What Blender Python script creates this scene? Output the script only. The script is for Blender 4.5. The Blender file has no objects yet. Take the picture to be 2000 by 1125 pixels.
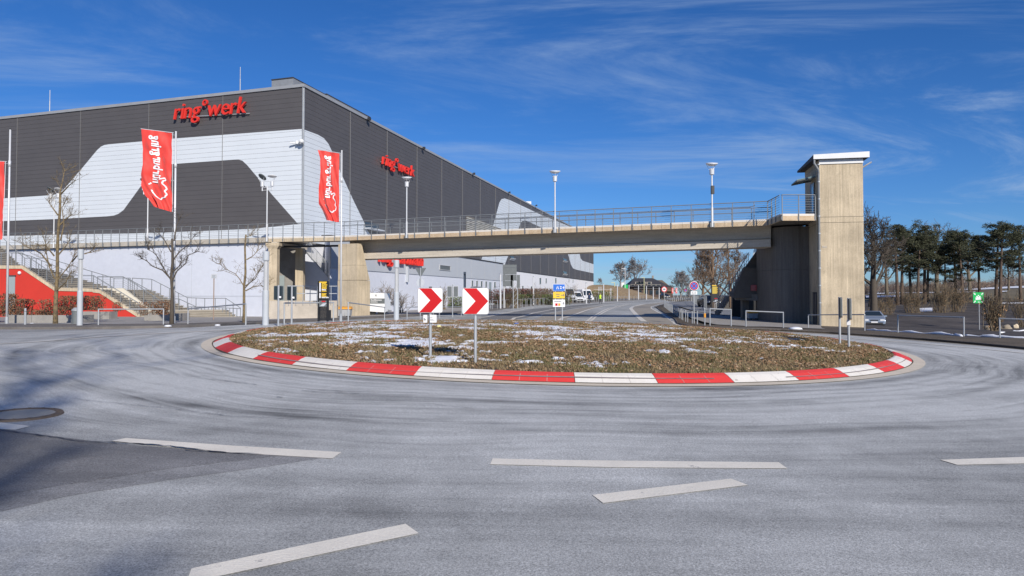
import bpy, bmesh, math, random
import numpy as np
from mathutils import Vector, Matrix, noise
SC = bpy.context.scene
COL = SC.collection
rnd = random.Random(7)
R_ = math.radians

# ---------------------------------------------------------------- camera, sky, sun, exposure
F, PITCH, HOR, EYE = 1400.0, R_(1.5), 578.0, 1.65
CYP = HOR - F * math.tan(PITCH)
cam_d = bpy.data.cameras.new("camera"); cam = bpy.data.objects.new("camera", cam_d); COL.objects.link(cam)
cam_d.sensor_width = 36.0; cam_d.lens = F / 2000 * 36; cam_d.shift_y = (CYP - 562.5) / 2000
cam_d.clip_end = 8000; cam_d.clip_start = 0.05
cam.location = (0, 0, EYE); cam.rotation_euler = (math.pi / 2 + PITCH, 0, 0)
SC.camera = cam
SC.view_settings.view_transform = 'Standard'; SC.view_settings.look = 'None'
SC.view_settings.exposure = 0.15; SC.view_settings.gamma = 1.0; SC.view_settings.use_curve_mapping = False
SUN_EL, SUN_AZ = R_(28.5), R_(23)          # sun stands behind the camera, 23 deg to its right
to_sun = Vector((math.sin(SUN_AZ) * math.cos(SUN_EL), -math.cos(SUN_AZ) * math.cos(SUN_EL), math.sin(SUN_EL)))
sun_d = bpy.data.lights.new("sun", 'SUN'); sun_d.energy = 4.5; sun_d.angle = R_(0.53); sun_d.color = (1.0, 0.93, 0.83)
sun = bpy.data.objects.new("sun", sun_d); COL.objects.link(sun)
sun.rotation_euler = to_sun.to_track_quat('Z', 'Y').to_euler(); sun.location = (20, -40, 60)
SC.cycles.max_bounces = 6; SC.cycles.diffuse_bounces = 3; SC.cycles.glossy_bounces = 3
SC.cycles.transparent_max_bounces = 12

world = bpy.data.worlds.new("World"); SC.world = world; world.use_nodes = True
nt = world.node_tree; nt.nodes.clear()
def N(nt, typ, **kw):
    n = nt.nodes.new(typ)
    for k, v in kw.items():
        if k.startswith('i_'):
            n.inputs[k[2:].replace('_', ' ')].default_value = v
        elif k.startswith('n_'):
            n.inputs[int(k[2:])].default_value = v
        else:
            setattr(n, k, v)
    return n
L = nt.links.new
sky = N(nt, 'ShaderNodeTexSky', sky_type='NISHITA', sun_disc=False, sun_elevation=SUN_EL,
        sun_rotation=math.atan2(to_sun.x, to_sun.y), altitude=600, air_density=1.0, dust_density=0.2, ozone_density=3.0)
bg = N(nt, 'ShaderNodeBackground'); bg.inputs['Strength'].default_value = 0.15
out = N(nt, 'ShaderNodeOutputWorld')
tc = N(nt, 'ShaderNodeTexCoord'); sep = N(nt, 'ShaderNodeSeparateXYZ'); L(tc.outputs['Generated'], sep.inputs[0])
mz = N(nt, 'ShaderNodeMath', operation='MAXIMUM'); mz.inputs[1].default_value = 0.0; L(sep.outputs['Z'], mz.inputs[0])
az = N(nt, 'ShaderNodeMath', operation='ADD'); az.inputs[1].default_value = 0.10; L(mz.outputs[0], az.inputs[0])
dx = N(nt, 'ShaderNodeMath', operation='DIVIDE'); L(sep.outputs['X'], dx.inputs[0]); L(az.outputs[0], dx.inputs[1])
dy = N(nt, 'ShaderNodeMath', operation='DIVIDE'); L(sep.outputs['Y'], dy.inputs[0]); L(az.outputs[0], dy.inputs[1])
cb = N(nt, 'ShaderNodeCombineXYZ'); L(dx.outputs[0], cb.inputs[0]); L(dy.outputs[0], cb.inputs[1])
mp = N(nt, 'ShaderNodeMapping'); mp.inputs['Rotation'].default_value = (0, 0, R_(-24)); mp.inputs['Scale'].default_value = (0.55, 1.15, 1)
mp.inputs['Location'].default_value = (0.35, 0.2, 0)
L(cb.outputs[0], mp.inputs[0])
n1 = N(nt, 'ShaderNodeTexNoise', i_Scale=0.8, i_Detail=11.0, i_Roughness=0.66, i_Distortion=1.5); L(mp.outputs[0], n1.inputs['Vector'])
mp2 = N(nt, 'ShaderNodeMapping'); mp2.inputs['Scale'].default_value = (0.16, 0.22, 1); mp2.inputs['Location'].default_value = (2.3, 0.2, 0); L(cb.outputs[0], mp2.inputs[0])
n2 = N(nt, 'ShaderNodeTexNoise', i_Scale=1.3, i_Detail=3.0, i_Roughness=0.5); L(mp2.outputs[0], n2.inputs['Vector'])
r1 = N(nt, 'ShaderNodeMapRange', interpolation_type='SMOOTHSTEP'); r1.inputs['From Min'].default_value = 0.44; r1.inputs['From Max'].default_value = 0.80; L(n1.outputs['Fac'], r1.inputs['Value'])
r2 = N(nt, 'ShaderNodeMapRange', interpolation_type='SMOOTHSTEP'); r2.inputs['From Min'].default_value = 0.36; r2.inputs['From Max'].default_value = 0.62; L(n2.outputs['Fac'], r2.inputs['Value'])
mm = N(nt, 'ShaderNodeMath', operation='MULTIPLY'); L(r1.outputs[0], mm.inputs[0]); L(r2.outputs[0], mm.inputs[1])
ms = N(nt, 'ShaderNodeMath', operation='MULTIPLY'); ms.inputs[1].default_value = 0.95; L(mm.outputs[0], ms.inputs[0])
sat = N(nt, 'ShaderNodeHueSaturation'); sat.inputs['Saturation'].default_value = 1.08; tint = N(nt, 'ShaderNodeMix', data_type='RGBA', blend_type='MULTIPLY'); tint.inputs['Factor'].default_value = 1.0; tint.inputs[7].default_value = (0.268, 0.39, 0.60, 1); L(sky.outputs[0], tint.inputs[6]); L(tint.outputs[2], sat.inputs['Color'])
mx = N(nt, 'ShaderNodeMix', data_type='RGBA'); L(ms.outputs[0], mx.inputs['Factor']); L(sat.outputs[0], mx.inputs[6])
mx.inputs[7].default_value = (2.2, 3.0, 4.3, 1)
L(mx.outputs[2], bg.inputs['Color']); L(bg.outputs[0], out.inputs[0])

# ---------------------------------------------------------------- photograph pixel <-> place
def ray(px, py):
    u, v = (px - 1000) / F, (CYP - py) / F
    return Vector((u, math.cos(PITCH) - v * math.sin(PITCH), math.sin(PITCH) + v * math.cos(PITCH)))
CAM = Vector((0, 0, EYE))
def P(px, py, Y):
    d = ray(px, py); return CAM + d * (Y / d.y)
def onplane(px, py, o, n):
    d = ray(px, py); return CAM + d * ((o - CAM).dot(n) / d.dot(n))

# ground height: thin-plate surface through surveyed points
CX, CY, RK = 1.2224, 21.5265, 9.405
KA, KB = -0.0194134, 0.0154806
PH0, DPH = 3.63757, 0.151132
ctrl = []
def plane_z(x, y): return KA * x + KB * y
for t in range(0, 360, 30): ctrl.append((CX + 9.4 * math.cos(R_(t)), CY + 9.4 * math.sin(R_(t)))); 
ctrl = [(x, y, plane_z(x, y)) for x, y in ctrl] + [(CX, CY, plane_z(CX, CY))]
for x, y in ((0, 0), (-8, 4), (8, 4), (0, 8), (-10, 10), (12, 10), (-25, 0), (25, 0), (0, -15), (-20, -20), (20, -20)):
    ctrl.append((x, y, plane_z(x, y)))
for px, py, Y in ((-150, 641, 31), (20, 640, 31.5), (192, 639, 32), (319, 638, 32.8), (338, 635.5, 34.5), (480, 633, 36), (555, 633, 36), (665, 628, 42), (751, 624, 47),
                  (690, 619, 59.5), (470, 624, 57), (270, 622, 53), (100, 631, 44), (-200, 625, 50),
                  (1362, 635, 41), (1457, 640, 43), (1530, 642, 41), (1600, 637.5, 43.5), (1690, 643, 42.3), (1754, 651, 32), (1883, 657, 30), (1953, 661, 28.5), (2200, 672, 27),
                  (1200, 617, 61), (978, 605, 85), (1043, 596, 112), (1144, 592, 135), (1204, 587.5, 180), (1262, 583.6, 205), (1288, 582.7, 245),
                  (1278, 600, 95), (1340, 588, 180), (1400, 600, 88), (1500, 618, 60),
                  (1710, 643, 60), (1850, 650, 36), (1912, 645, 45), (1800, 612, 90), (1850, 590, 125), (1705, 574, 155), (1850, 572, 160), (1990, 560, 160), (2150, 556, 160), (1960, 578, 130),
                  (-900, 600, 120), (600, 590, 160)):
    p = P(px, py, Y); ctrl.append((p.x, p.y, p.z))
for x, y, z in ((-150, 260, .8), (0, 300, .8), (150, 300, 2.0), (260, 200, 1), (-260, 60, 0), (260, 40, -.5), (0, -150, 0), (-180, -120, 0), (180, -120, 0)):
    ctrl.append((x, y, z))
ctrl = np.array(ctrl)
def _U(r2): return 0.5 * r2 * np.log(r2 + 1e-9)
_n = len(ctrl); _d2 = ((ctrl[:, None, :2] - ctrl[None, :, :2]) ** 2).sum(2)
_A = np.zeros((_n + 3, _n + 3)); _A[:_n, :_n] = _U(_d2) + np.eye(_n) * 1.5
_A[:_n, _n] = 1; _A[:_n, _n + 1:] = ctrl[:, :2]; _A[_n, :_n] = 1; _A[_n + 1:, :_n] = ctrl[:, :2].T
_w = np.linalg.solve(_A, np.concatenate([ctrl[:, 2], [0, 0, 0]]))
def ghv(x, y):
    x = np.asarray(x, float); y = np.asarray(y, float)
    z = np.zeros(x.shape)
    for i in range(_n):
        z += _w[i] * _U((x - ctrl[i, 0]) ** 2 + (y - ctrl[i, 1]) ** 2)
    z += _w[_n] + _w[_n + 1] * x + _w[_n + 2] * y
    r = np.sqrt(x * x + (y - 40) ** 2); k = np.clip((r - 220) / 130, 0, 1); k = k * k * (3 - 2 * k)
    z = z * (1 - k) + 0.6 * k
    # the roundabout itself is an exact tilted plane
    q = np.sqrt((x - CX) ** 2 + (y - CY) ** 2); k = np.clip((q - 10.2) / 5.0, 0, 1); k = k * k * (3 - 2 * k)
    return (KA * x + KB * y) * (1 - k) + z * k
def gh(x, y): return float(ghv(np.array([x]), np.array([y]))[0])
_gc = {}
def G(px, py, dz=0.0):
    k = (px, py)
    if k not in _gc:
        d = ray(px, py); ts = np.concatenate([np.arange(3, 60, .25), np.arange(60, 420, 1.0)])
        X = d.x * ts / d.y; Z = EYE + d.z * ts / d.y; dd = Z - ghv(X, ts)
        idx = np.where(dd < 0)[0]
        if len(idx) == 0: t = 300.0
        else:
            i = idx[0]; a = dd[i - 1]; b = dd[i]; t = ts[i - 1] + (ts[i] - ts[i - 1]) * a / (a - b)
        _gc[k] = (d.x * t / d.y, t)
    x, y = _gc[k]
    return Vector((x, y, gh(x, y) + dz))
def GY(px, Y, dz=0.0):
    x = (px - 1000) / F * Y; x *= 1.0
    return Vector((x, Y, gh(x, Y) + dz))

# ---------------------------------------------------------------- materials
MATS = {}
def mat(name, col, rough=0.8, col2=None, nscale=3.0, amt=0.5, bump=0.0, bscale=30.0, metal=0.0, stretch=(1, 1, 1), spec=0.5, detail=5.0, fine=0.0, fscale=60, emit=None):
    if name in MATS: return MATS[name]
    m = bpy.data.materials.new(name); m.use_nodes = True; t = m.node_tree; b = t.nodes['Principled BSDF']
    b.inputs['Roughness'].default_value = rough; b.inputs['Metallic'].default_value = metal
    b.inputs['Specular IOR Level'].default_value = spec
    b.inputs['Base Color'].default_value = (*col, 1)
    geo = t.nodes.new('ShaderNodeNewGeometry'); mp = t.nodes.new('ShaderNodeMapping'); mp.inputs['Scale'].default_value = stretch
    t.links.new(geo.outputs['Position'], mp.inputs[0])
    if col2 is not None:
        n = N(t, 'ShaderNodeTexNoise', i_Scale=nscale, i_Detail=detail, i_Roughness=0.62); t.links.new(mp.outputs[0], n.inputs['Vector'])
        r = N(t, 'ShaderNodeMapRange'); r.inputs['From Min'].default_value = 0.5 - amt / 2; r.inputs['From Max'].default_value = 0.5 + amt / 2
        t.links.new(n.outputs['Fac'], r.inputs['Value'])
        x = N(t, 'ShaderNodeMix', data_type='RGBA'); x.inputs[6].default_value = (*col, 1); x.inputs[7].default_value = (*col2, 1)
        t.links.new(r.outputs[0], x.inputs['Factor']); last = x.outputs[2]
        if fine:
            n3 = N(t, 'ShaderNodeTexNoise', i_Scale=fscale, i_Detail=2.0); t.links.new(geo.outputs['Position'], n3.inputs['Vector'])
            r3 = N(t, 'ShaderNodeMapRange'); r3.inputs['From Min'].default_value = 0.3; r3.inputs['From Max'].default_value = 0.7
            r3.inputs['To Min'].default_value = 1 - fine; r3.inputs['To Max'].default_value = 1 + fine; t.links.new(n3.outputs['Fac'], r3.inputs['Value'])
            v = N(t, 'ShaderNodeVectorMath', operation='SCALE'); t.links.new(last, v.inputs[0]); t.links.new(r3.outputs[0], v.inputs['Scale']); last = v.outputs[0]
        t.links.new(last, b.inputs['Base Color'])
    if bump:
        n2 = N(t, 'ShaderNodeTexNoise', i_Scale=bscale, i_Detail=4.0); t.links.new(mp.outputs[0], n2.inputs['Vector'])
        bp = N(t, 'ShaderNodeBump'); bp.inputs['Strength'].default_value = bump; bp.inputs['Distance'].default_value = 0.02
        t.links.new(n2.outputs['Fac'], bp.inputs['Height']); t.links.new(bp.outputs[0], b.inputs['Normal'])
    MATS[name] = m; return m

def asphalt(name, base, light, amount=0.6, swirl=1.0):
    m = bpy.data.materials.new(name); m.use_nodes = True; t = m.node_tree; b = t.nodes['Principled BSDF']; l = t.links.new
    geo = t.nodes.new('ShaderNodeNewGeometry'); sp = t.nodes.new('ShaderNodeSeparateXYZ'); l(geo.outputs['Position'], sp.inputs[0])
    def M(op, a, bb=None, c=None):
        n = t.nodes.new('ShaderNodeMath'); n.operation = op
        for i, q in enumerate((a, bb, c)):
            if q is None: continue
            if isinstance(q, (int, float)): n.inputs[i].default_value = q
            else: l(q, n.inputs[i])
        return n.outputs[0]
    X = M('SUBTRACT', sp.outputs['X'], CX); Y = M('SUBTRACT', sp.outputs['Y'], CY)
    r = M('SQRT', M('ADD', M('MULTIPLY', X, X), M('MULTIPLY', Y, Y)))
    # slow wobble so that the tyre lines are not perfect circles
    w = N(t, 'ShaderNodeTexNoise', i_Scale=0.09, i_Detail=2.0); l(geo.outputs['Position'], w.inputs['Vector'])
    rw = M('ADD', r, M('MULTIPLY', w.outputs['Fac'], 5.0))
    ang = M('ARCTAN2', Y, X)
    cv = t.nodes.new('ShaderNodeCombineXYZ'); l(M('MULTIPLY', rw, 2.2), cv.inputs[0]); l(M('MULTIPLY', M('SINE', ang), 1.6), cv.inputs[1]); l(M('MULTIPLY', M('COSINE', ang), 1.6), cv.inputs[2])
    s = N(t, 'ShaderNodeTexNoise', i_Scale=1.0, i_Detail=5.0, i_Roughness=0.66); l(cv.outputs[0], s.inputs['Vector'])
    cv2 = t.nodes.new('ShaderNodeCombineXYZ'); l(M('MULTIPLY', rw, 11.0), cv2.inputs[0]); l(M('MULTIPLY', M('SINE', ang), 3.0), cv2.inputs[1]); l(M('MULTIPLY', M('COSINE', ang), 3.0), cv2.inputs[2])
    s2 = N(t, 'ShaderNodeTexNoise', i_Scale=1.0, i_Detail=3.0, i_Roughness=0.6); l(cv2.outputs[0], s2.inputs['Vector'])
    big = N(t, 'ShaderNodeTexNoise', i_Scale=0.22, i_Detail=4.0); l(geo.outputs['Position'], big.inputs['Vector'])
    mid = N(t, 'ShaderNodeTexNoise', i_Scale=2.3, i_Detail=5.0); l(geo.outputs['Position'], mid.inputs['Vector'])
    fr = N(t, 'ShaderNodeMapRange'); fr.inputs['From Min'].default_value = 12.5; fr.inputs['From Max'].default_value = 16.5; l(r, fr.inputs['Value']); far_ = fr.outputs[0]
    near_ = M('SUBTRACT', 1.0, M('MULTIPLY', far_, 0.85))
    v = M('MULTIPLY', M('ADD', M('MULTIPLY', M('SUBTRACT', s.outputs['Fac'], 0.5), 1.3 * swirl), M('MULTIPLY', M('SUBTRACT', s2.outputs['Fac'], 0.5), 0.9 * swirl)), near_)
    v = M('ADD', v, M('MULTIPLY', M('SUBTRACT', big.outputs['Fac'], 0.5), 1.5)); v = M('ADD', v, M('MULTIPLY', M('SUBTRACT', mid.outputs['Fac'], 0.5), 0.55))
    # straight polishing along the approach lane
    lm = t.nodes.new('ShaderNodeMapping'); lm.inputs['Rotation'].default_value = (0, 0, R_(-22)); lm.inputs['Scale'].default_value = (0.12, 2.4, 1); l(geo.outputs['Position'], lm.inputs[0])
    ln_ = N(t, 'ShaderNodeTexNoise', i_Scale=1.0, i_Detail=5.0, i_Roughness=0.6); l(lm.outputs[0], ln_.inputs['Vector'])
    v = M('ADD', v, M('MULTIPLY', M('MULTIPLY', M('SUBTRACT', ln_.outputs['Fac'], 0.5), 1.1), far_))
    # wheel tracks round the island
    al = N(t, 'ShaderNodeTexNoise', i_Scale=0.35, i_Detail=3.0); l(geo.outputs['Position'], al.inputs['Vector'])
    rr_ = M('ADD', r, M('MULTIPLY', M('SUBTRACT', al.outputs['Fac'], 0.5), 0.5))
    for r0, w0, st in ((13.32, 0.17, 0.42), (13.02, 0.10, 0.22), (11.45, 0.16, 0.26), (11.1, 0.07, 0.22), (10.75, 0.07, 0.25), (10.4, 0.10, 0.3), (9.95, 0.22, 0.55), (12.3, 0.12, 0.16), (14.4, 0.3, 0.16)):
        d_ = M('DIVIDE', M('SUBTRACT', rr_, r0), w0); g_ = M('EXPONENT', M('MULTIPLY', M('MULTIPLY', d_, d_), -1.0))
        an_ = N(t, 'ShaderNodeTexNoise', i_Scale=0.22, i_Detail=2.0); of_ = N(t, 'ShaderNodeVectorMath', operation='ADD'); l(geo.outputs['Position'], of_.inputs[0]); of_.inputs[1].default_value = (r0 * 7.3, r0 * 3.1, 0); l(of_.outputs[0], an_.inputs['Vector'])
        am_ = N(t, 'ShaderNodeMapRange'); am_.inputs['From Min'].default_value = 0.38; am_.inputs['From Max'].default_value = 0.6; am_.inputs['To Min'].default_value = 0.15; l(an_.outputs['Fac'], am_.inputs['Value'])
        v = M('SUBTRACT', v, M('MULTIPLY', M('MULTIPLY', g_, st * 1.45 * swirl), am_.outputs[0]))
    v = M('SUBTRACT', M('ADD', v, amount), M('MULTIPLY', far_, 0.32)); cl = t.nodes.new('ShaderNodeClamp'); l(v, cl.inputs[0])
    x = N(t, 'ShaderNodeMix', data_type='RGBA'); x.inputs[6].default_value = (*base, 1); x.inputs[7].default_value = (*light, 1); l(cl.outputs[0], x.inputs['Factor'])
    vo = N(t, 'ShaderNodeTexVoronoi', i_Scale=95.0); l(geo.outputs['Position'], vo.inputs['Vector'])
    gr = N(t, 'ShaderNodeTexNoise', i_Scale=55.0, i_Detail=3.0, i_Roughness=0.8); l(geo.outputs['Position'], gr.inputs['Vector'])
    sc = M('ADD', -0.28, M('ADD', M('MULTIPLY', gr.outputs['Fac'], 1.85), M('MULTIPLY', M('SUBTRACT', vo.outputs['Distance'], 0.0), 0.75)))
    vs = N(t, 'ShaderNodeVectorMath', operation='SCALE'); l(x.outputs[2], vs.inputs[0]); l(sc, vs.inputs['Scale'])
    l(vs.outputs[0], b.inputs['Base Color']); b.inputs['Roughness'].default_value = 0.85; b.inputs['Specular IOR Level'].default_value = 0.35
    bp = N(t, 'ShaderNodeBump'); bp.inputs['Strength'].default_value = 0.18; bp.inputs['Distance'].default_value = 0.006; l(vo.outputs['Distance'], bp.inputs['Height']); l(bp.outputs[0], b.inputs['Normal'])
    MATS[name] = m; return m

M_asph = asphalt('asphalt', (0.128, 0.131, 0.130), (0.495, 0.503, 0.497), 0.88)
M_asph_far = asphalt('asphalt_far', (0.17, 0.175, 0.185), (0.32, 0.325, 0.34), 0.5, 0.3)
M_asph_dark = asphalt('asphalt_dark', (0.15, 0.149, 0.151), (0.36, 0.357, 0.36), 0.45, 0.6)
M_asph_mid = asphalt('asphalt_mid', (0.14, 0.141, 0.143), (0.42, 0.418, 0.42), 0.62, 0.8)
M_lot = asphalt('lot_asphalt', (0.045, 0.038, 0.034), (0.17, 0.148, 0.13), 0.5, 0.25)
M_pave = mat('paving', (0.25, 0.235, 0.22), 0.9, (0.36, 0.345, 0.33), 1.5, 0.5, 0.3, 25, fine=0.12)
M_walk = mat('pavement_dark', (0.10, 0.09, 0.082), 0.92, (0.19, 0.172, 0.158), 1.2, 0.5, 0.3, 25, fine=0.2)
M_median = mat('median_paving', (0.25, 0.225, 0.19), 0.92, (0.37, 0.335, 0.29), 0.9, 0.6, 0.3, 25, fine=0.15)
M_dirt = mat('soil', (0.055, 0.042, 0.028), 0.97, (0.13, 0.10, 0.068), 0.9, 0.5, 0.8, 12, fine=0.35, fscale=14)
M_field = mat('winter_field', (0.10, 0.085, 0.05), 0.97, (0.19, 0.155, 0.10), 0.06, 0.5, 0.5, 3, fine=0.3, fscale=2)
M_hill = mat('dry_slope', (0.23, 0.16, 0.085), 0.97, (0.33, 0.245, 0.145), 0.25, 0.5, 0.6, 2, fine=0.3, fscale=1.5)
def board_concrete():
    m = mat('board_concrete', (0.385, 0.318, 0.222), 0.92, (0.635, 0.53, 0.38), 1.3, 0.62, 0.5, 6, stretch=(8, 8, .22), fine=0.13, fscale=25)
    t = m.node_tree; b = t.nodes['Principled BSDF']; src_ = b.inputs['Base Color'].links[0].from_socket; geo = t.nodes.new('ShaderNodeNewGeometry')
    def layer(src_, scale, stretch, lo, hi, f0, f1, detail=4.0, off=0.0):
        mp = t.nodes.new('ShaderNodeMapping'); mp.inputs['Scale'].default_value = stretch; mp.inputs['Location'].default_value = (off, off, off); t.links.new(geo.outputs['Position'], mp.inputs[0])
        n = N(t, 'ShaderNodeTexNoise', i_Scale=scale, i_Detail=detail, i_Roughness=0.65); t.links.new(mp.outputs[0], n.inputs['Vector'])
        r = N(t, 'ShaderNodeMapRange'); r.inputs['From Min'].default_value = lo; r.inputs['From Max'].default_value = hi; r.inputs['To Min'].default_value = f0; r.inputs['To Max'].default_value = f1; t.links.new(n.outputs['Fac'], r.inputs['Value'])
        v = N(t, 'ShaderNodeVectorMath', operation='SCALE'); t.links.new(src_, v.inputs[0]); t.links.new(r.outputs[0], v.inputs['Scale']); return v.outputs[0]
    c = layer(src_, 0.55, (1, 1, 1), 0.35, 0.65, 0.82, 1.10)             # cloudy pours
    c = layer(c, 2.2, (1, 1, .8), 0.58, 0.72, 1.0, 0.80, 6.0, 3.0)          # damp spots
    c = layer(c, 1.0, (11, 11, .10), 0.60, 0.70, 1.0, 0.66, 3.0, 9.0)       # dark board joints and run marks
    c = layer(c, 1.0, (17, 17, .35), 0.30, 0.38, 1.18, 1.0, 2.0, 5.0)       # pale fins between boards
    t.links.new(c, b.inputs['Base Color']); return m
M_conc = board_concrete()
M_conc_h = mat('beam_concrete', (0.40, 0.35, 0.28), 0.9, (0.68, 0.62, 0.53), 1.2, 0.75, 0.4, 6, stretch=(.4, .4, 6), fine=0.12, fscale=20)
M_conc_g = mat('grey_concrete', (0.22, 0.21, 0.195), 0.92, (0.34, 0.325, 0.30), 2.0, 0.6, 0.4, 10, fine=0.15)
M_conc_dk = mat('dark_concrete', (0.10, 0.09, 0.08), 0.92, (0.22, 0.20, 0.175), 1.2, 0.7, 0.4, 6, stretch=(6, 6, .3), fine=0.12, fscale=20)  # on the curved support wall this dark tone includes its shade
M_fascia = mat('fascia_stone', (0.42, 0.30, 0.18), 0.92, (0.62, 0.50, 0.36), 2.5, 0.6, 0.4, 12, fine=0.2, fscale=25)
M_fwhite = mat('fascia_cap', (0.62, 0.58, 0.53), 0.85, (0.72, 0.68, 0.62), 2.0, 0.5)
M_steel = mat('galvanised_steel', (0.36, 0.38, 0.40), 0.5, (0.46, 0.48, 0.50), 3, 0.6, metal=0.35)
M_steel_d = mat('railing_steel', (0.16, 0.175, 0.19), 0.6, (0.22, 0.235, 0.25), 3, 0.6)
M_white = mat('white_paint', (0.74, 0.75, 0.76), 0.5, (0.66, 0.67, 0.68), 2, 0.5)
M_pole = mat('pole_white', (0.66, 0.67, 0.68), 0.4, (0.58, 0.59, 0.61), 4, 0.6, metal=0.15)
M_grey_p = mat('pole_grey', (0.42, 0.43, 0.44), 0.5, (0.5, 0.51, 0.52), 4, 0.6)
M_clad_d = mat('cladding_dark', (0.082, 0.077, 0.079), 0.55, (0.097, 0.091, 0.093), 0.5, 0.6)
M_clad_w = mat('cladding_white', (0.67, 0.71, 0.75), 0.42, (0.61, 0.65, 0.69), 0.4, 0.6)
M_joint = mat('joint_dark', (0.04, 0.04, 0.042), 0.7)
M_core = mat('wall_core', (0.11, 0.11, 0.115), 0.8)
M_joint_l = mat('joint_trim', (0.17, 0.17, 0.175), 0.5)
M_plaster = mat('plaster_white', (0.64, 0.67, 0.74), 0.8, (0.57, 0.60, 0.68), 0.35, 0.6, 0.1, 4, fine=0.03, fscale=3)
M_plaster_b = mat('plaster_bright', (0.74, 0.75, 0.78), 0.8, (0.69, 0.70, 0.74), 0.3, 0.6)
M_plaster_g = mat('plaster_grey', (0.42, 0.45, 0.49), 0.7, (0.47, 0.50, 0.54), 0.3, 0.6)
M_red = mat('red_sign', (0.72, 0.04, 0.03), 0.6, spec=0.3)
M_redwall = mat('red_wall', (0.56, 0.045, 0.032), 0.85, (0.47, 0.04, 0.03), 0.8, 0.6, spec=.2)
M_cream = mat('cream_wall', (0.66, 0.62, 0.52), 0.8, (0.58, 0.54, 0.45), 2, 0.6)
def flagmat():
    m = mat('flag_cloth', (0.78, 0.055, 0.04), 0.65, (0.66, 0.04, 0.03), 1.2, 0.7)
    b = m.node_tree.nodes['Principled BSDF']; b.inputs['Sheen Weight'].default_value = 0.3
    return m
M_flag = flagmat()
M_black = mat('black_panel', (0.012, 0.012, 0.014), 0.4)
M_yellow = mat('yellow_print', (0.80, 0.52, 0.03), 0.5)
M_orange = mat('orange_lid', (0.72, 0.33, 0.04), 0.55)
M_blue = mat('blue_sign', (0.02, 0.14, 0.55), 0.4)
M_green = mat('green_sign', (0.0, 0.42, 0.09), 0.4)
M_signback = mat('sign_back', (0.10, 0.115, 0.12), 0.55, (0.14, 0.155, 0.16), 3, 0.6)
M_signwhite = mat('sign_white', (0.80, 0.80, 0.81), 0.35)
M_signred = mat('sign_red', (0.50, 0.006, 0.010), 0.6, spec=0.25)
def worn(name, col, col2, under, thr=0.60, scale=7.0):
    m = mat(name, col, 0.7, col2, 3, 0.6, 0.25, 50, fine=0.08, fscale=90); t = m.node_tree; b = t.nodes['Principled BSDF']; src_ = b.inputs['Base Color'].links[0].from_socket
    geo = t.nodes.new('ShaderNodeNewGeometry'); n = N(t, 'ShaderNodeTexNoise', i_Scale=scale, i_Detail=9.0, i_Roughness=0.72); t.links.new(geo.outputs['Position'], n.inputs['Vector'])
    r = N(t, 'ShaderNodeMapRange'); r.inputs['From Min'].default_value = thr; r.inputs['From Max'].default_value = thr + 0.04; t.links.new(n.outputs['Fac'], r.inputs['Value'])
    x = N(t, 'ShaderNodeMix', data_type='RGBA'); x.inputs[7].default_value = (*under, 1); t.links.new(r.outputs[0], x.inputs['Factor']); t.links.new(src_, x.inputs[6]); t.links.new(x.outputs[2], b.inputs['Base Color']); return m
M_kred = worn('kerb_red', (0.74, 0.05, 0.045), (0.64, 0.045, 0.04), (0.42, 0.16, 0.14), 0.64)
M_kwhite = worn('kerb_white', (0.78, 0.75, 0.70), (0.66, 0.62, 0.56), (0.40, 0.37, 0.34), 0.63)
M_gutter = mat('gutter_concrete', (0.68, 0.60, 0.48), 0.85, (0.54, 0.48, 0.39), 2, 0.6, 0.3, 30, fine=0.1)
M_paint = worn('road_paint', (0.84, 0.79, 0.69), (0.68, 0.64, 0.56), (0.30, 0.29, 0.28), 0.63, 5.0)
M_paint_thin = mat('road_paint_far', (0.74, 0.70, 0.62), 0.7, (0.56, 0.53, 0.48), 2.5, 0.7)
M_snow = mat('snow_patch', (0.86, 0.88, 0.92), 0.6, (0.72, 0.74, 0.80), 4, 0.7, 0.4, 30)
M_grass = mat('dry_grass', (0.23, 0.17, 0.085), 0.95, (0.38, 0.29, 0.165), 3.0, 0.7)
M_grass_g = mat('green_grass', (0.11, 0.115, 0.04), 0.95, (0.19, 0.18, 0.075), 3.0, 0.7)
M_leaf = mat('brown_leaf', (0.26, 0.14, 0.07), 0.95, (0.38, 0.24, 0.14), 9.0, 0.8, spec=.15)
M_leaf_p = mat('pale_leaf', (0.50, 0.36, 0.24), 0.95, (0.34, 0.23, 0.14), 9.0, 0.8, spec=.15)
M_isl = mat('island_soil', (0.05, 0.038, 0.024), 0.97, (0.15, 0.11, 0.062), 1.3, 0.6, 0.9, 14, fine=0.45, fscale=18)
M_bark = mat('bark', (0.10, 0.078, 0.055), 0.95, (0.20, 0.165, 0.12), 6, 0.7, 0.5, 20)
M_bark_y = mat('lichen_bark', (0.075, 0.06, 0.045), 0.95, (0.27, 0.20, 0.10), 7, 0.45, 0.9, 25, fine=.3, fscale=30)
M_bark_d = mat('dark_bark', (0.06, 0.05, 0.04), 0.95, (0.11, 0.09, 0.07), 6, 0.7)
M_bark_p = mat('pine_bark', (0.055, 0.042, 0.034), 0.95, (0.16, 0.11, 0.08), 1.2, 0.6)
M_twig = mat('twig', (0.15, 0.115, 0.075), 0.95, (0.22, 0.17, 0.11), 3, 0.7)
M_needle = mat('pine_needles', (0.038, 0.044, 0.022), 0.9, (0.080, 0.084, 0.045), 0.8, 0.6)
M_hedge_b = mat('beech_leaves', (0.17, 0.085, 0.05), 0.95, (0.27, 0.155, 0.095), 5, 0.7, spec=.1)
M_hedge_g = mat('green_hedge', (0.07, 0.11, 0.03), 0.9, (0.14, 0.19, 0.055), 3, 0.7)
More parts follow.
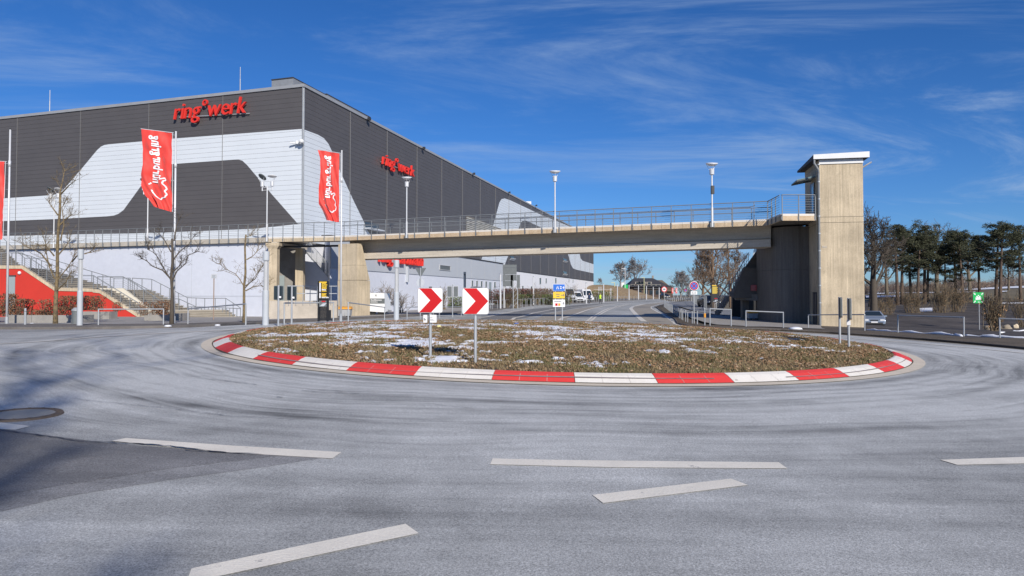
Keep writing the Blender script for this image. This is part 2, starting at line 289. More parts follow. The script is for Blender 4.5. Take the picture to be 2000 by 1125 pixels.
M_hedge_p = mat('purple_hedge', (0.13, 0.05, 0.045), 0.9, (0.20, 0.09, 0.07), 3, 0.7)
M_glass = mat('dark_glass', (0.02, 0.03, 0.04), 0.08, spec=0.8)
M_glass_g = mat('canopy_glass', (0.20, 0.30, 0.30), 0.15, spec=0.8)
M_tyre = mat('tyre_rubber', (0.02, 0.02, 0.02), 0.85)
M_chrome = mat('rim_metal', (0.5, 0.5, 0.52), 0.3, metal=0.8)
M_carwhite = mat('van_white', (0.78, 0.79, 0.80), 0.25)
M_carsilver = mat('car_silver', (0.36, 0.42, 0.50), 0.3, metal=0.5)
M_cardark = mat('car_dark', (0.02, 0.022, 0.028), 0.25)
M_lamp = mat('lamp_glass', (0.75, 0.76, 0.78), 0.3)
M_plastic = mat('bin_plastic', (0.34, 0.35, 0.36), 0.6, (0.42, 0.43, 0.44), 3, 0.5)
M_rock = mat('rock', (0.22, 0.18, 0.13), 0.95, (0.36, 0.31, 0.24), 3, 0.6, 0.6, 8)
M_slate = mat('dark_slate', (0.035, 0.035, 0.042), 0.7, (0.055, 0.055, 0.062), 2, 0.6)
M_wood_dk = mat('dark_wood', (0.07, 0.045, 0.035), 0.8, (0.10, 0.07, 0.055), 2, 0.6)
M_wood_lt = mat('pale_wall', (0.26, 0.24, 0.21), 0.8)
M_iron = mat('cast_iron', (0.10, 0.075, 0.055), 0.8, (0.17, 0.13, 0.10), 20, 0.7, 0.5, 60)
M_pavec = mat('manhole_concrete', (0.36, 0.35, 0.32), 0.9, (0.28, 0.27, 0.25), 12, 0.7)
M_hivis = mat('hivis_yellow', (0.55, 0.85, 0.05), 0.6)
M_cloth = mat('dark_cloth', (0.02, 0.025, 0.04), 0.9)
M_skin = mat('skin', (0.55, 0.33, 0.24), 0.6)
M_door = mat('door_grey', (0.28, 0.33, 0.34), 0.4)
M_redpale = mat('red_board', (0.45, 0.08, 0.08), 0.6)

# ---------------------------------------------------------------- mesh helpers
class MB:
    def __init__(s): s.v = []; s.f = []; s.m = []; s.T = None
    def add(s, vs, fs, mi=0):
        o = len(s.v)
        if s.T is not None: vs = [s.T @ Vector(q) for q in vs]
        s.v += [tuple(q) for q in vs]; s.f += [tuple(i + o for i in f) for f in fs]; s.m += [mi] * len(fs)
        return s
    def box(s, a, b, mi=0):
        x0, y0, z0 = a; x1, y1, z1 = b
        return s.add([(x0, y0, z0), (x1, y0, z0), (x1, y1, z0), (x0, y1, z0), (x0, y0, z1), (x1, y0, z1), (x1, y1, z1), (x0, y1, z1)],
                     [(0, 3, 2, 1), (4, 5, 6, 7), (0, 1, 5, 4), (1, 2, 6, 5), (2, 3, 7, 6), (3, 0, 4, 7)], mi)
    def cbox(s, c, sz, mi=0):
        return s.box([c[i] - sz[i] / 2 for i in range(3)], [c[i] + sz[i] / 2 for i in range(3)], mi)
    def prism(s, poly, z0, z1, mi=0):            # vertical prism; z0/z1 numbers or functions
        n = len(poly); f0 = z0 if callable(z0) else (lambda x, y: z0); f1 = z1 if callable(z1) else (lambda x, y: z1)
        vs = [(p[0], p[1], f0(p[0], p[1])) for p in poly] + [(p[0], p[1], f1(p[0], p[1])) for p in poly]
        return s.add(vs, [tuple(range(n))[::-1], tuple(range(n, 2 * n))] + [(i, (i + 1) % n, n + (i + 1) % n, n + i) for i in range(n)], mi)
    def slab(s, pts, off, mi=0):                 # extrude planar 3D polygon by vector
        n = len(pts); off = Vector(off); vs = [Vector(p) for p in pts]; vs += [p + off for p in vs]
        return s.add(vs, [tuple(range(n))[::-1], tuple(range(n, 2 * n))] + [(i, (i + 1) % n, n + (i + 1) % n, n + i) for i in range(n)], mi)
    def tube(s, pts, r, k=6, mi=0, cap=True, flat=1.0):
        pts = [Vector(p) for p in pts]; n = len(pts); rs = r if isinstance(r, (list, tuple)) else [r] * n
        vs = []; fs = []; ref = None
        for i, p in enumerate(pts):
            d = (pts[min(i + 1, n - 1)] - pts[max(i - 1, 0)]); d = d.normalized() if d.length > 1e-9 else Vector((0, 0, 1))
            if ref is None: ref = Vector((0, 0, 1)) if abs(d.z) < 0.9 else Vector((1, 0, 0))
            a = d.cross(ref); a = a.normalized() if a.length > 1e-6 else d.orthogonal().normalized(); b = a.cross(d); ref = b
            for j in range(k):
                t = 2 * math.pi * j / k + math.pi / k
                vs.append(p + a * (math.cos(t) * rs[i]) + b * (math.sin(t) * rs[i] * flat))
        for i in range(n - 1):
            for j in range(k):
                fs.append((i * k + j, i * k + (j + 1) % k, (i + 1) * k + (j + 1) % k, (i + 1) * k + j))
        if cap: fs += [tuple(range(k))[::-1], tuple((n - 1) * k + j for j in range(k))]
        return s.add(vs, fs, mi)
    def lathe(s, prof, c=(0, 0, 0), k=16, mi=0):     # prof [(r,z)]
        vs = []; fs = []; n = len(prof)
        for r, z in prof:
            for j in range(k): t = 2 * math.pi * j / k; vs.append((c[0] + r * math.cos(t), c[1] + r * math.sin(t), c[2] + z))
        for i in range(n - 1):
            for j in range(k): fs.append((i * k + j, i * k + (j + 1) % k, (i + 1) * k + (j + 1) % k, (i + 1) * k + j))
        if prof[0][0] > 1e-4: fs.append(tuple(range(k))[::-1])
        if prof[-1][0] > 1e-4: fs.append(tuple((n - 1) * k + j for j in range(k)))
        return s.add(vs, fs, mi)
    def mesh(s, name, mats, smooth=False):
        me = bpy.data.meshes.new(name); me.from_pydata(s.v, [], s.f)
        for m in (mats if isinstance(mats, (list, tuple)) else [mats]): me.materials.append(m)
        if any(s.m): me.polygons.foreach_set('material_index', s.m)
        if smooth: me.polygons.foreach_set('use_smooth', [True] * len(me.polygons))
        me.update(); return me
    def build(s, name, mats, parent=None, smooth=False, kind=None, world=True, **k):
        return link(name, s.mesh(name, mats, smooth), parent, kind, world, **k)
def wloc(o):
    l = Vector((0, 0, 0))
    while o is not None: l += o.location; o = o.parent
    return l
def link(name, me, parent=None, kind=None, world=True, loc=None, rotz=None, label=None, cat=None, group=None):
    o = bpy.data.objects.new(name, me); COL.objects.link(o)
    if parent is not None:
        o.parent = parent
        if world: o.location = -wloc(parent)
    if loc is not None: o.location = loc
    if rotz is not None: o.rotation_euler = (0, 0, rotz)
    tag(o, label, cat, group, kind); return o
def tag(o, label=None, cat=None, group=None, kind=None):
    if label: o['label'] = label
    if cat: o['category'] = cat
    if group: o['group'] = group
    if kind: o['kind'] = kind
    return o
def thing(name, loc, label, cat, group=None, rotz=0, kind=None):
    o = bpy.data.objects.new(name, None); COL.objects.link(o); o.location = loc; o.rotation_euler = (0, 0, rotz); o.empty_display_size = .2
    return tag(o, label, cat, group, kind)
def dup(root, loc=None, rotz=None, label=None, scale=None):
    r = root.copy(); COL.objects.link(r)
    if loc is not None: r.location = loc
    if rotz is not None: r.rotation_euler = (0, 0, rotz)
    if scale is not None: r.scale = scale
    if label: r['label'] = label
    for ch in list(root.children):
        c = ch.copy(); COL.objects.link(c); c.parent = r
        for g in list(ch.children):
            d = g.copy(); COL.objects.link(d); d.parent = c
    return r
def inst(o, loc, rotz=None):            # a copy of one part under the same parent
    c = o.copy(); COL.objects.link(c); c.location = loc
    if rotz is not None: c.rotation_euler = (0, 0, rotz)
    return c
def clip(poly, x0, y0, x1, y1):
    def cut(pl, ins, inter):
        o = []
        for i in range(len(pl)):
            a, b = pl[i - 1], pl[i]; ia, ib = ins(a), ins(b)
            if ib:
                if not ia: o.append(inter(a, b))
                o.append(b)
            elif ia: o.append(inter(a, b))
        return o
    def ix(v): return lambda a, b: (v, a[1] + (b[1] - a[1]) * (v - a[0]) / (b[0] - a[0]))
    def iy(v): return lambda a, b: (a[0] + (b[0] - a[0]) * (v - a[1]) / (b[1] - a[1]), v)
    p = cut(poly, lambda q: q[0] >= x0, ix(x0))
    if p: p = cut(p, lambda q: q[0] <= x1, ix(x1))
    if p: p = cut(p, lambda q: q[1] >= y0, iy(y0))
    if p: p = cut(p, lambda q: q[1] <= y1, iy(y1))
    return p
def area(p): return sum(p[i - 1][0] * p[i][1] - p[i][0] * p[i - 1][1] for i in range(len(p))) / 2
def sheet(name, poly, dz, m, cell=1.5, parent=None, kind='structure', skirt=0.0, **k):
    """a ground-hugging surface: polygon cut into cells, each vertex on the ground plus dz"""
    poly = [(p[0], p[1]) for p in poly]
    if area(poly) < 0: poly = poly[::-1]
    xs = [p[0] for p in poly]; ys = [p[1] for p in poly]; mb = MB(); pts = []; faces = []
    def grow(a, b):
        o = [a]
        while o[-1] < b:
            d = abs(o[-1] - 0); o.append(o[-1] + max(cell, cell * d / 30.0))
        return o
    gx = sorted(set([-q for q in grow(0, -min(xs))] + grow(0, max(xs)))) if min(xs) < 0 else grow(min(xs), max(xs))
    gy = grow(min(ys), max(ys))
    for i in range(len(gx) - 1):
        if gx[i + 1] < min(xs) or gx[i] > max(xs): continue
        for j in range(len(gy) - 1):
            c = clip(poly, gx[i], gy[j], gx[i + 1], gy[j + 1])
            if len(c) >= 3 and abs(area(c)) > 1e-6:
                faces.append(tuple(range(len(pts), len(pts) + len(c)))); pts += c
    P_ = np.array(pts); z = ghv(P_[:, 0], P_[:, 1]) + dz
    mb.v = [(float(a), float(b), float(c)) for (a, b), c in zip(pts, z)]; mb.f = faces; mb.m = [0] * len(faces)
    if skirt:
        n = len(poly); seg = []
        for i in range(n):
            a = Vector(poly[i - 1]); b = Vector(poly[i]); q = max(1, int((b - a).length / cell))
            for t in range(q): seg.append(a.lerp(b, t / q))
        zz = ghv(np.array([q.x for q in seg]), np.array([q.y for q in seg])); o = len(mb.v); n = len(seg)
        mb.v += [(q.x, q.y, float(z_) + dz) for q, z_ in zip(seg, zz)] + [(q.x, q.y, float(z_) + dz - skirt) for q, z_ in zip(seg, zz)]
        mb.f += [(o + i, o + n + i, o + n + (i + 1) % n, o + (i + 1) % n) for i in range(n)]; mb.m += [0] * n
    return mb.build(name, m, parent, kind=kind, **k)
def gpoly(pp): return [G(*p).xy for p in pp]

# lettering: every character its own mesh in a unit frame (x along the line, y up)
_fcache = {}
BOLD = [0.0]
def glyph(ch):
    if (ch, BOLD[0]) in _fcache: return _fcache[(ch, BOLD[0])]
    cu = bpy.data.curves.new('g', 'FONT'); cu.body = ch; cu.size = 1.0; cu.offset = BOLD[0]; cu.resolution_u = 3
    ob = bpy.data.objects.new('g', cu); COL.objects.link(ob); dg = bpy.context.evaluated_depsgraph_get(); dg.update()
    me = bpy.data.meshes.new_from_object(ob.evaluated_get(dg)); COL.objects.unlink(ob); bpy.data.objects.remove(ob)
    vs = [(v.co.x, v.co.y) for v in me.vertices]; fs = [tuple(p.vertices) for p in me.polygons]
    x0 = min(v[0] for v in vs); x1 = max(v[0] for v in vs)
    _fcache[(ch, BOLD[0])] = (vs, fs, x0, x1); bpy.data.meshes.remove(me); return (vs, fs, x0, x1)
def layout(text, gap=0.05, space=0.3):
    x = 0.0; o = []
    for ch in text:
        if ch == ' ': x += space; continue
        vs, fs, x0, x1 = glyph(ch)
        o.append(([(a - x0 + x, b) for a, b in vs], fs)); x += x1 - x0 + gap
    return o, x - gap
def textmb(mb, text, o, ux, uz, width, height, nrm=None, depth=0.0, mi=0, shear=0.0, gap=0.05):
    """flat print (or raised by depth) of text with cap height `height`, fitted to `width`, starting at o"""
    o = Vector(o); ux = Vector(ux).normalized(); uz = Vector(uz).normalized(); nrm = Vector(nrm) if nrm is not None else ux.cross(uz)
    ls, W = layout(text, gap)
    for vs, fs in ls: glyph3d(mb, vs, fs, o, ux, uz, width / W, height / 0.72, nrm, depth, mi, shear)
    return mb
def glyph3d(mb, vs, fs, o, ux, uz, sx, sz, nrm, depth, mi=0, shear=0.0):
    q = [o + ux * ((a + shear * b) * sx) + uz * (b * sz) for a, b in vs]
    if depth <= 0: mb.add(q, fs, mi); return
    n = len(q); ed = {}
    for f in fs:
        for i in range(len(f)): a, b = f[i - 1], f[i]; ed[(a, b)] = ed.get((a, b), 0) + 1
    bd = [e for e in ed if (e[1], e[0]) not in ed]
    mb.add([p + nrm * depth for p in q] + q, list(fs) + [(a, n + a, n + b, b) for a, b in bd], mi)

def illegible(mb, text, o, ux, uz, width, height, nrm=None, depth=0.0, mi=0, shear=0.0, gap=0.05):
    """writing too small to read in the photograph: one stroke block per character, same extent and colour"""
    r = random.Random(len(text) * 7 + int(width * 1000)); o = Vector(o); ux = Vector(ux).normalized(); uz = Vector(uz).normalized(); nrm = Vector(nrm) if nrm is not None else ux.cross(uz)
    cw = width / len(text)
    for i, ch in enumerate(text):
        if ch == ' ': continue
        h = height * (.72 + .28 * (i == 0 or r.random() < .25)); a = o + ux * (cw * i + cw * .08); b = a + ux * (cw * .78)
        mb.add([a + nrm * depth, b + nrm * depth, b + uz * h + nrm * depth, a + uz * h + nrm * depth], [(0, 1, 2, 3)])
    return mb
# ================================================================ GROUND
def axis(lim, c0, s0, g):
    o = [0.0]; s = s0
    while o[-1] < lim:
        s = s0 if o[-1] < c0 else s * g
        o.append(o[-1] + s)
    return o
ax = axis(3000, 40, 1.0, 1.07); gx = np.array([-q for q in ax[:0:-1]] + ax)
ay = axis(3500, 70, 1.0, 1.06); ayn = axis(300, 20, 1.0, 1.12); gy = np.array([-q for q in ayn[:0:-1]] + ay)
XX, YY = np.meshgrid(gx, gy); ZZ = ghv(XX.ravel(), YY.ravel()) - 0.05
nx, ny = len(gx), len(gy)
mb = MB(); mb.v = list(zip(XX.ravel().tolist(), YY.ravel().tolist(), ZZ.tolist()))
mb.f = [(j * nx + i, j * nx + i + 1, (j + 1) * nx + i + 1, (j + 1) * nx + i) for j in range(ny - 1) for i in range(nx - 1)]; mb.m = [0] * len(mb.f)
mb.build('ground', M_field, kind='structure', smooth=True)

# kerb lines, from the left round to the right
KL = [(-150, 647), (0, 643.5), (200, 643), (330, 640.5), (430, 637), (500, 633.5), (560, 630.5), (620, 627.8), (690, 624), (760, 621), (850, 615.5), (940, 610), (978, 605), (1043, 597), (1090, 594.5), (1144, 592), (1204, 588), (1262, 585), (1288, 584)]
KR = [(1330, 589), (1300, 593), (1278, 600), (1290, 607), (1303, 614), (1320, 625), (1339, 637), (1352, 641), (1372, 643.5), (1430, 644.5), (1525, 647), (1620, 652), (1700, 657.5), (1800, 665), (1900, 673.5), (2000, 683), (2150, 699)]
WL = gpoly(KL); WR = gpoly(KR)
road = [Vector((-75, -22)), Vector((75, -22)), Vector((75, 18))] + WR[::-1] + WL[::-1] + [Vector((-75, WL[0].y + 1))]
sheet('road', road, 0.0, M_asph, 1.0)
# older dark asphalt patch, front left
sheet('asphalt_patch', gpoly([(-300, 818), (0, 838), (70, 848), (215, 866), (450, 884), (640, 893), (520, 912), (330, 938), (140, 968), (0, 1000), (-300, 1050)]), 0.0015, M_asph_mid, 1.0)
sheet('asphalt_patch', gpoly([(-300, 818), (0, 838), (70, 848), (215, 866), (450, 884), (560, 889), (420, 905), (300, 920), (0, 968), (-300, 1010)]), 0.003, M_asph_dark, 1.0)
# exit road behind the island
sheet('carriageway', gpoly([(940, 619), (1043, 603), (1144, 595), (1225, 590.5), (1300, 587.5), (1265, 588), (1210, 591), (1150, 598), (1100, 606), (1060, 613), (1010, 623), (1000, 627.5), (940, 628)]), 0.006, M_asph_dark, 1.0)
sheet('median', gpoly([(1013, 627), (1062, 614), (1100, 607.5), (1150, 600), (1180, 597), (1150, 606), (1110, 620), (1098, 627.5)]), 0.012, M_median, 1.0)
sheet('turning_lane', gpoly([(1300, 590.5), (1258, 594.5), (1238, 598.5), (1234, 603), (1240, 611), (1256, 628), (1330, 636), (1318, 630), (1300, 617), (1272, 604), (1270, 599.5), (1292, 593.5)]), 0.012, M_median, 1.0)
# pavements and verges
pl = WL + [Vector((-20, 262)), Vector((-45, 200)), Vector((-120, 120)), Vector((-120, WL[0].y))]
sheet('pavement', pl, 0.10, M_walk, 1.5, skirt=0.14)
sheet('plaza', gpoly([(-150, 641.5), (0, 637.8), (200, 637.5), (360, 636), (460, 632.5), (560, 626.5), (640, 624), (720, 621), (800, 616), (880, 611), (960, 603), (960, 598), (850, 600), (700, 610), (520, 616), (300, 618), (100, 618), (-150, 620)]), 0.108, M_pave, 1.5)
vr = WR[:] + [Vector((60, 24)), Vector((60, 36)), Vector((31, 34))] + gpoly([(1900, 664), (1800, 655.5), (1690, 648.8), (1600, 646), (1530, 643.5), (1450, 640), (1392, 637), (1360, 630), (1340, 622), (1318, 609), (1300, 601), (1310, 594), (1345, 590)])
sheet('verge', vr, 0.07, M_dirt, 0.8, skirt=0.12)
sheet('kerb_strip', [p for p in WR[2:]] + [p + Vector((-.02, .16)) * 1.0 for p in WR[:1:-1]], 0.085, M_walk, 0.8, skirt=0.1)
sheet('roadside_strip', [p + Vector((0, -.1)) for p in WR[8:]] + [p + Vector((0.1, -.95)) for p in WR[:7:-1]], 0.004, M_median, 0.8)
sheet('footpath', gpoly([(1330, 603), (1390, 616), (1450, 622), (1600, 634), (1612, 646), (1530, 643), (1450, 639), (1400, 636.5), (1374, 631), (1345, 621), (1322, 609), (1308, 602)]), 0.09, M_pave, 1.0)
sheet('access_road', gpoly([(1300, 597), (1312, 592), (1345, 588.5), (1372, 590), (1370, 596), (1395, 605), (1470, 612), (1490, 618), (1560, 625), (1500, 625), (1400, 617), (1345, 606)]), 0.10, M_asph_far, 1.5)
lot = [G(1560, 640).xy, G(1610, 646.5).xy, G(1690, 649).xy, G(1800, 655.5).xy, G(1900, 664).xy, Vector((31, 34)), Vector((60, 36)), Vector((95, 60)), Vector((95, 118)), Vector((70, 122)), G(1850, 592).xy, G(1700, 588).xy, Vector((45, 115)), Vector((30, 90)), Vector((26, 55))]
sheet('parking_lot', lot, 0.05, M_lot, 1.5)

# ---- road markings
def marking(pp, dz=0.006, m=None, name='road_marking', cell=0.8):
    sheet(name, gpoly(pp), dz, m or M_paint, cell)
marking([(218, 862), (246, 856.5), (450, 871), (667, 884), (649, 896.5), (430, 884)])
marking([(962, 896.5), (1100, 899.5), (1521, 904), (1538, 916), (1200, 914), (957, 908)])
marking([(1157, 968), (1428, 936), (1461, 948.5), (1178, 984)])
marking([(374, 1112), (792, 1024.5), (818, 1043), (424, 1128), (368, 1128)])
marking([(-120, 819), (0, 826), (60, 833), (30, 840.5), (-120, 832)])
marking([(1836, 899), (2160, 888), (2160, 903), (1870, 909)])
def line(pp, w, name='road_line', m=None, dz=0.014):
    pts = gpoly(pp); l = []; r = []
    for i in range(len(pts)):
        d = (pts[min(i + 1, len(pts) - 1)] - pts[max(i - 1, 0)]).normalized(); n = Vector((-d.y, d.x)) * w / 2
        l.append(pts[i] + n); r.append(pts[i] - n)
    mb = MB(); k = 0
    for i in range(len(pts) - 1):
        q = max(1, int((pts[i + 1] - pts[i]).length / 1.5))
        for t in range(q):
            a, b = t / q, (t + 1) / q
            for p in (l[i].lerp(l[i + 1], a), r[i].lerp(r[i + 1], a), r[i].lerp(r[i + 1], b), l[i].lerp(l[i + 1], b)):
                mb.v.append((p.x, p.y, gh(p.x, p.y) + dz))
            mb.f.append((k, k + 1, k + 2, k + 3)); mb.m.append(0); k += 4
    mb.build(name, m or M_paint_thin, kind='structure')
line([(930, 622), (978, 613), (1043, 600.5), (1090, 597), (1144, 594.5), (1204, 590.8)], .22)
line([(985, 627.5), (1005, 621), (1040, 612), (1080, 604.5), (1140, 598.5), (1200, 592.5)], .25)
line([(1075, 628), (1098, 621), (1140, 608), (1175, 598.5), (1204, 593.5), (1262, 588.5), (1290, 587)], .25)
line([(1143, 628), (1156, 619), (1178, 607), (1205, 598), (1225, 594)], .18)
line([(1150, 628), (1163, 619), (1185, 607), (1212, 598), (1232, 594)], .18)
line([(1258, 628), (1248, 620), (1238, 610), (1232, 603), (1236, 598.8), (1258, 594), (1290, 590.5)], .4)
line([(1330, 640), (1316, 630), (1294, 614), (1272, 602.5), (1272, 599), (1290, 593.5)], .15)
line([(0, 672), (60, 669), (200, 658), (330, 650.5), (430, 646), (500, 641)], .14, dz=.01)
line([(1520, 652), (1620, 658), (1700, 664), (1800, 671.5), (1900, 680), (2000, 690)], .16, dz=.01)

# ---- manhole cover in the road
mc = G(42, 811); mh = thing('manhole_cover', mc, 'round concrete-filled manhole cover in the asphalt with rusty iron rim', 'manhole cover')
b = MB(); sx = Matrix(((1, 0, KA), (0, 1, KB), (-KA, -KB, 1))).to_4x4()
tilt = Matrix(((1, 0, 0, 0), (0, 1, 0, 0), (KA, KB, 1, 0), (0, 0, 0, 1)))
b.T = tilt
b.lathe([(.34, .012), (.345, .02), (.42, .02), (.43, .0)], k=36); b.build('rim', M_iron, mh, world=False)
b = MB(); b.T = tilt; b.lathe([(.34, .013), (.0001, .015)], k=36); b.build('lid', M_pavec, mh, world=False)
b = MB(); b.T = tilt
for j in range(16):
    t = j * math.pi / 8; b.cbox((.38 * math.cos(t), .38 * math.sin(t), .022), (.035, .035, .008))
b.build('rim_studs', M_iron, mh, world=False)

# ---- cracks sealed in the asphalt
def crack(pp, w, seed):
    r = random.Random(seed); pts = gpoly(pp); o = []
    for i in range(len(pts) - 1):
        q = max(2, int((pts[i + 1] - pts[i]).length / 0.07))
        for t in range(q): o.append(pts[i].lerp(pts[i + 1], t / q))
    off = 0; mb = MB(); k = 0; prev = None
    for i, p in enumerate(o[:-1]):
        d = (o[i + 1] - p).normalized(); n = Vector((-d.y, d.x)); off = off * .93 + r.uniform(-.016, .016)
        ww = w * r.uniform(.25, 1.4); a = p + n * (off + ww / 2); c = p + n * (off - ww / 2)
        if prev is not None:
            for q in (prev[0], prev[1], c, a): mb.v.append((q.x, q.y, gh(q.x, q.y) + 0.016))
            mb.f.append((k, k + 1, k + 2, k + 3)); mb.m.append(0); k += 4
        prev = (a, c)
    mb.build('asphalt_crack', M_joint, kind='structure')
crack([(0, 842), (60, 850), (150, 862), (218, 866), (330, 874), (400, 882), (470, 889)], .022, 1)
crack([(360, 882), (450, 888), (540, 892)], .016, 2)
crack([(590, 764), (640, 768), (700, 771), (715, 774)], .02, 3)
crack([(600, 762), (650, 763), (690, 768)], .014, 31)
crack([(400, 740), (450, 746), (510, 755)], .02, 4)
crack([(540, 777), (570, 780)], .02, 5)
crack([(140, 780), (300, 797), (460, 815), (600, 824)], .010, 6)
crack([(830, 790), (900, 796), (950, 799)], .014, 7)

# ================================================================ ROUNDABOUT
def n2(x, y, z=0): return noise.noise(Vector((x, y, z)))
PH = 0.16
gut = MB(); kk = 168
for i in range(kk):
    t0, t1 = 2 * math.pi * i / kk, 2 * math.pi * (i + 1) / kk
    for r, dz in ((RK - .03, .014), (RK + .32, .010)):
        pass
def ring_pt(r, t, dz):
    x = CX + r * math.cos(t); y = CY + r * math.sin(t); return (x, y, KA * x + KB * y + dz)
for i in range(kk):
    t0 = 2 * math.pi * i / kk; t1 = t0 + 2 * math.pi / kk
    gut.add([ring_pt(RK - .05, t0, .022), ring_pt(RK + .27, t0, .014), ring_pt(RK + .27, t1, .014), ring_pt(RK - .05, t1, .022)], [(0, 1, 2, 3)])
gut.build('gutter', M_gutter, kind='structure')
kerb = thing('roundabout_kerb', (CX, CY, plane_z(CX, CY)), None, None, kind='structure'); kerb.name = 'kerb'
nseg = 41; prof = [(RK + .0, -.04), (RK - .005, .03), (RK - .22, .125), (RK - .33, .155), (RK - .38, .15), (RK - .38, -.05)]
M_kline = mat('kerb_joint', (0.50, 0.46, 0.42), 0.8)
for s in range(-5, nseg - 4):
    a0 = PH0 + DPH * s; a1 = a0 + DPH
    if s == nseg - 5: a1 = PH0 + DPH * -5 + 2 * math.pi
    mb = MB(); q = 6; red = (s % 2 == 0)
    for i in range(q + 1):
        t = a0 + (a1 - a0) * i / q + (0.0006 if i == 0 else 0) - (0.0006 if i == q else 0)
        for r, dz in prof: mb.v.append(ring_pt(r, t, dz))
    n = len(prof)
    for i in range(q):
        for j in range(n - 1): mb.f.append((i * n + j, i * n + j + 1, (i + 1) * n + j + 1, (i + 1) * n + j))
    mb.f += [tuple(range(n)), tuple((q * n + j) for j in range(n))[::-1]]; mb.m = [0] * len(mb.f)
    mb.build('kerb_stone', M_kred if red else M_kwhite, kerb)
    mb = MB()                                   # open joints and the tyre rub
    for i in (2, 4):
        t = a0 + (a1 - a0) * i / q
        mb.add([ring_pt(RK - .003, t - .0003, .034), ring_pt(RK - .221, t - .0003, .129), ring_pt(RK - .221, t + .0003, .129), ring_pt(RK - .003, t + .0003, .034)], [(0, 1, 2, 3)])
    if abs(s) < 16: mb.build('joint', M_kline, kerb)
M_rub = mat('tyre_rub', (0.13, 0.11, 0.115), 0.8, (0.32, 0.27, 0.27), 3, 0.5)
mb = MB(); rr = random.Random(4)
for i in range(150):
    t0 = PH0 + .30 + i * .0125; t1 = t0 + .0125
    f = lambda t: .105 + .02 * math.sin(t * 9) ; w = .004 + .016 * max(0, n2(t0 * 3.1, 8) + .35)
    if n2(t0 * 2.3, 2) < -.22: continue
    mb.add([ring_pt(RK - .115 - w - .02 * math.sin(t0 * 7), t0, .092 + w * .45 + .009 * math.sin(t0 * 7)), ring_pt(RK - .115 + w - .02 * math.sin(t0 * 7), t0, .092 - w * .45 + .009 * math.sin(t0 * 7)),
            ring_pt(RK - .115 + w - .02 * math.sin(t1 * 7), t1, .092 - w * .45 + .009 * math.sin(t1 * 7)), ring_pt(RK - .115 - w - .02 * math.sin(t1 * 7), t1, .092 + w * .45 + .009 * math.sin(t1 * 7))], [(0, 1, 2, 3)])
mb.build('tyre_marks', M_rub, kerb, kind='stuff')

# dirt washed into the joint between kerb and gutter
mb = MB()
for i in range(kk * 3):
    t0 = 2 * math.pi * i / (kk * 3); t1 = t0 + 2 * math.pi / (kk * 3); w = .012 + .05 * max(0, n2(t0 * 6, 3) + .25) * (1.6 if 3.3 < t0 < 4.3 else .7); w2 = .012 + .05 * max(0, n2(t1 * 6, 3) + .25) * (1.6 if 3.3 < t1 < 4.3 else .7)
    mb.add([ring_pt(RK - .004, t0, .030), ring_pt(RK + w, t0, .027), ring_pt(RK + w2, t1, .027), ring_pt(RK - .004, t1, .030)], [(0, 1, 2, 3)])
mb.build('kerb_dirt', M_dirt, kind='structure')
# island surface
RI = RK - .36
def isl_z(x, y):
    d = math.hypot(x - CX, y - CY) / RI
    base = KA * x + KB * y + .11 + .20 * (1 - min(1, d) ** 2)
    return base + .025 * n2(x * 1.3, y * 1.3) + .02 * n2(x * 4, y * 4, 3) + .008 * n2(x * 13, y * 13, 5)
mb = MB(); nr = 60; na = 200
mb.v.append((CX, CY, isl_z(CX, CY)))
for i in range(1, nr + 1):
    r = RI * i / nr
    for j in range(na):
        t = 2 * math.pi * j / na; x = CX + r * math.cos(t); y = CY + r * math.sin(t); mb.v.append((x, y, isl_z(x, y)))
for j in range(na): mb.f.append((0, 1 + j, 1 + (j + 1) % na))
for i in range(nr - 1):
    for j in range(na):
        a = 1 + i * na; mb.f.append((a + j, a + na + j, a + na + (j + 1) % na, a + (j + 1) % na))
mb.m = [0] * len(mb.f); mb.build('island_soil', M_isl, kind='structure', smooth=True)
def snow_f(x, y):
    """> 0 where old snow still lies; more of it towards the middle and the left rear"""
    dxx, dyy = x - CX, y - CY
    f = n2(x * .38 + 3, y * .75 + 7, 1) * .7 + n2(x * 1.1, y * 2.4, 4) * .75 + n2(x * 2.8, y * 5.5, 9) * .62 + n2(x * 7, y * 12, 2) * .42
    bias = -.45 + .13 * min(1.2, max(-1, (dyy + 3.0) / 4)) - .022 * dxx
    bias += .40 * math.exp(-(((x + 3.2) / 2.2) ** 2 + ((y - 17.4) / 1.3) ** 2)) + .34 * math.exp(-(((x - 3.0) / 6) ** 2 + ((y - 20.5) / 3) ** 2))
    d = math.hypot(dxx, dyy) / RI
    return f + bias - max(0, d - .93) * 6
cell = .065; snx = int(2 * RI / cell); gxs = [CX - RI + cell * i for i in range(snx + 1)]; gys = [CY - RI + cell * i for i in range(snx + 1)]
val = {}
mb = MB(); idx = {}
def sv(i, j):
    k = (i, j)
    if k not in val: val[k] = snow_f(gxs[i], gys[j])
    return val[k]
def sidx(i, j):
    k = (i, j)
    if k not in idx:
        s = sv(i, j); x, y = gxs[i], gys[j]; h = -.02 + max(0, min(1, (s + .04) / .16)) * .055 + .006 * n2(x * 9, y * 9)
        idx[k] = len(mb.v); mb.v.append((x, y, isl_z(x, y) + h))
    return idx[k]
for i in range(snx):
    for j in range(snx):
        x = gxs[i]; y = gys[j]
        if math.hypot(x - CX, y - CY) > RI - .12: continue
        if max(sv(i, j), sv(i + 1, j), sv(i, j + 1), sv(i + 1, j + 1)) > -.04:
            mb.f.append((sidx(i, j), sidx(i + 1, j), sidx(i + 1, j + 1), sidx(i, j + 1)))
mb.m = [0] * len(mb.f); mb.build('snow', M_snow, kind='stuff', smooth=True)
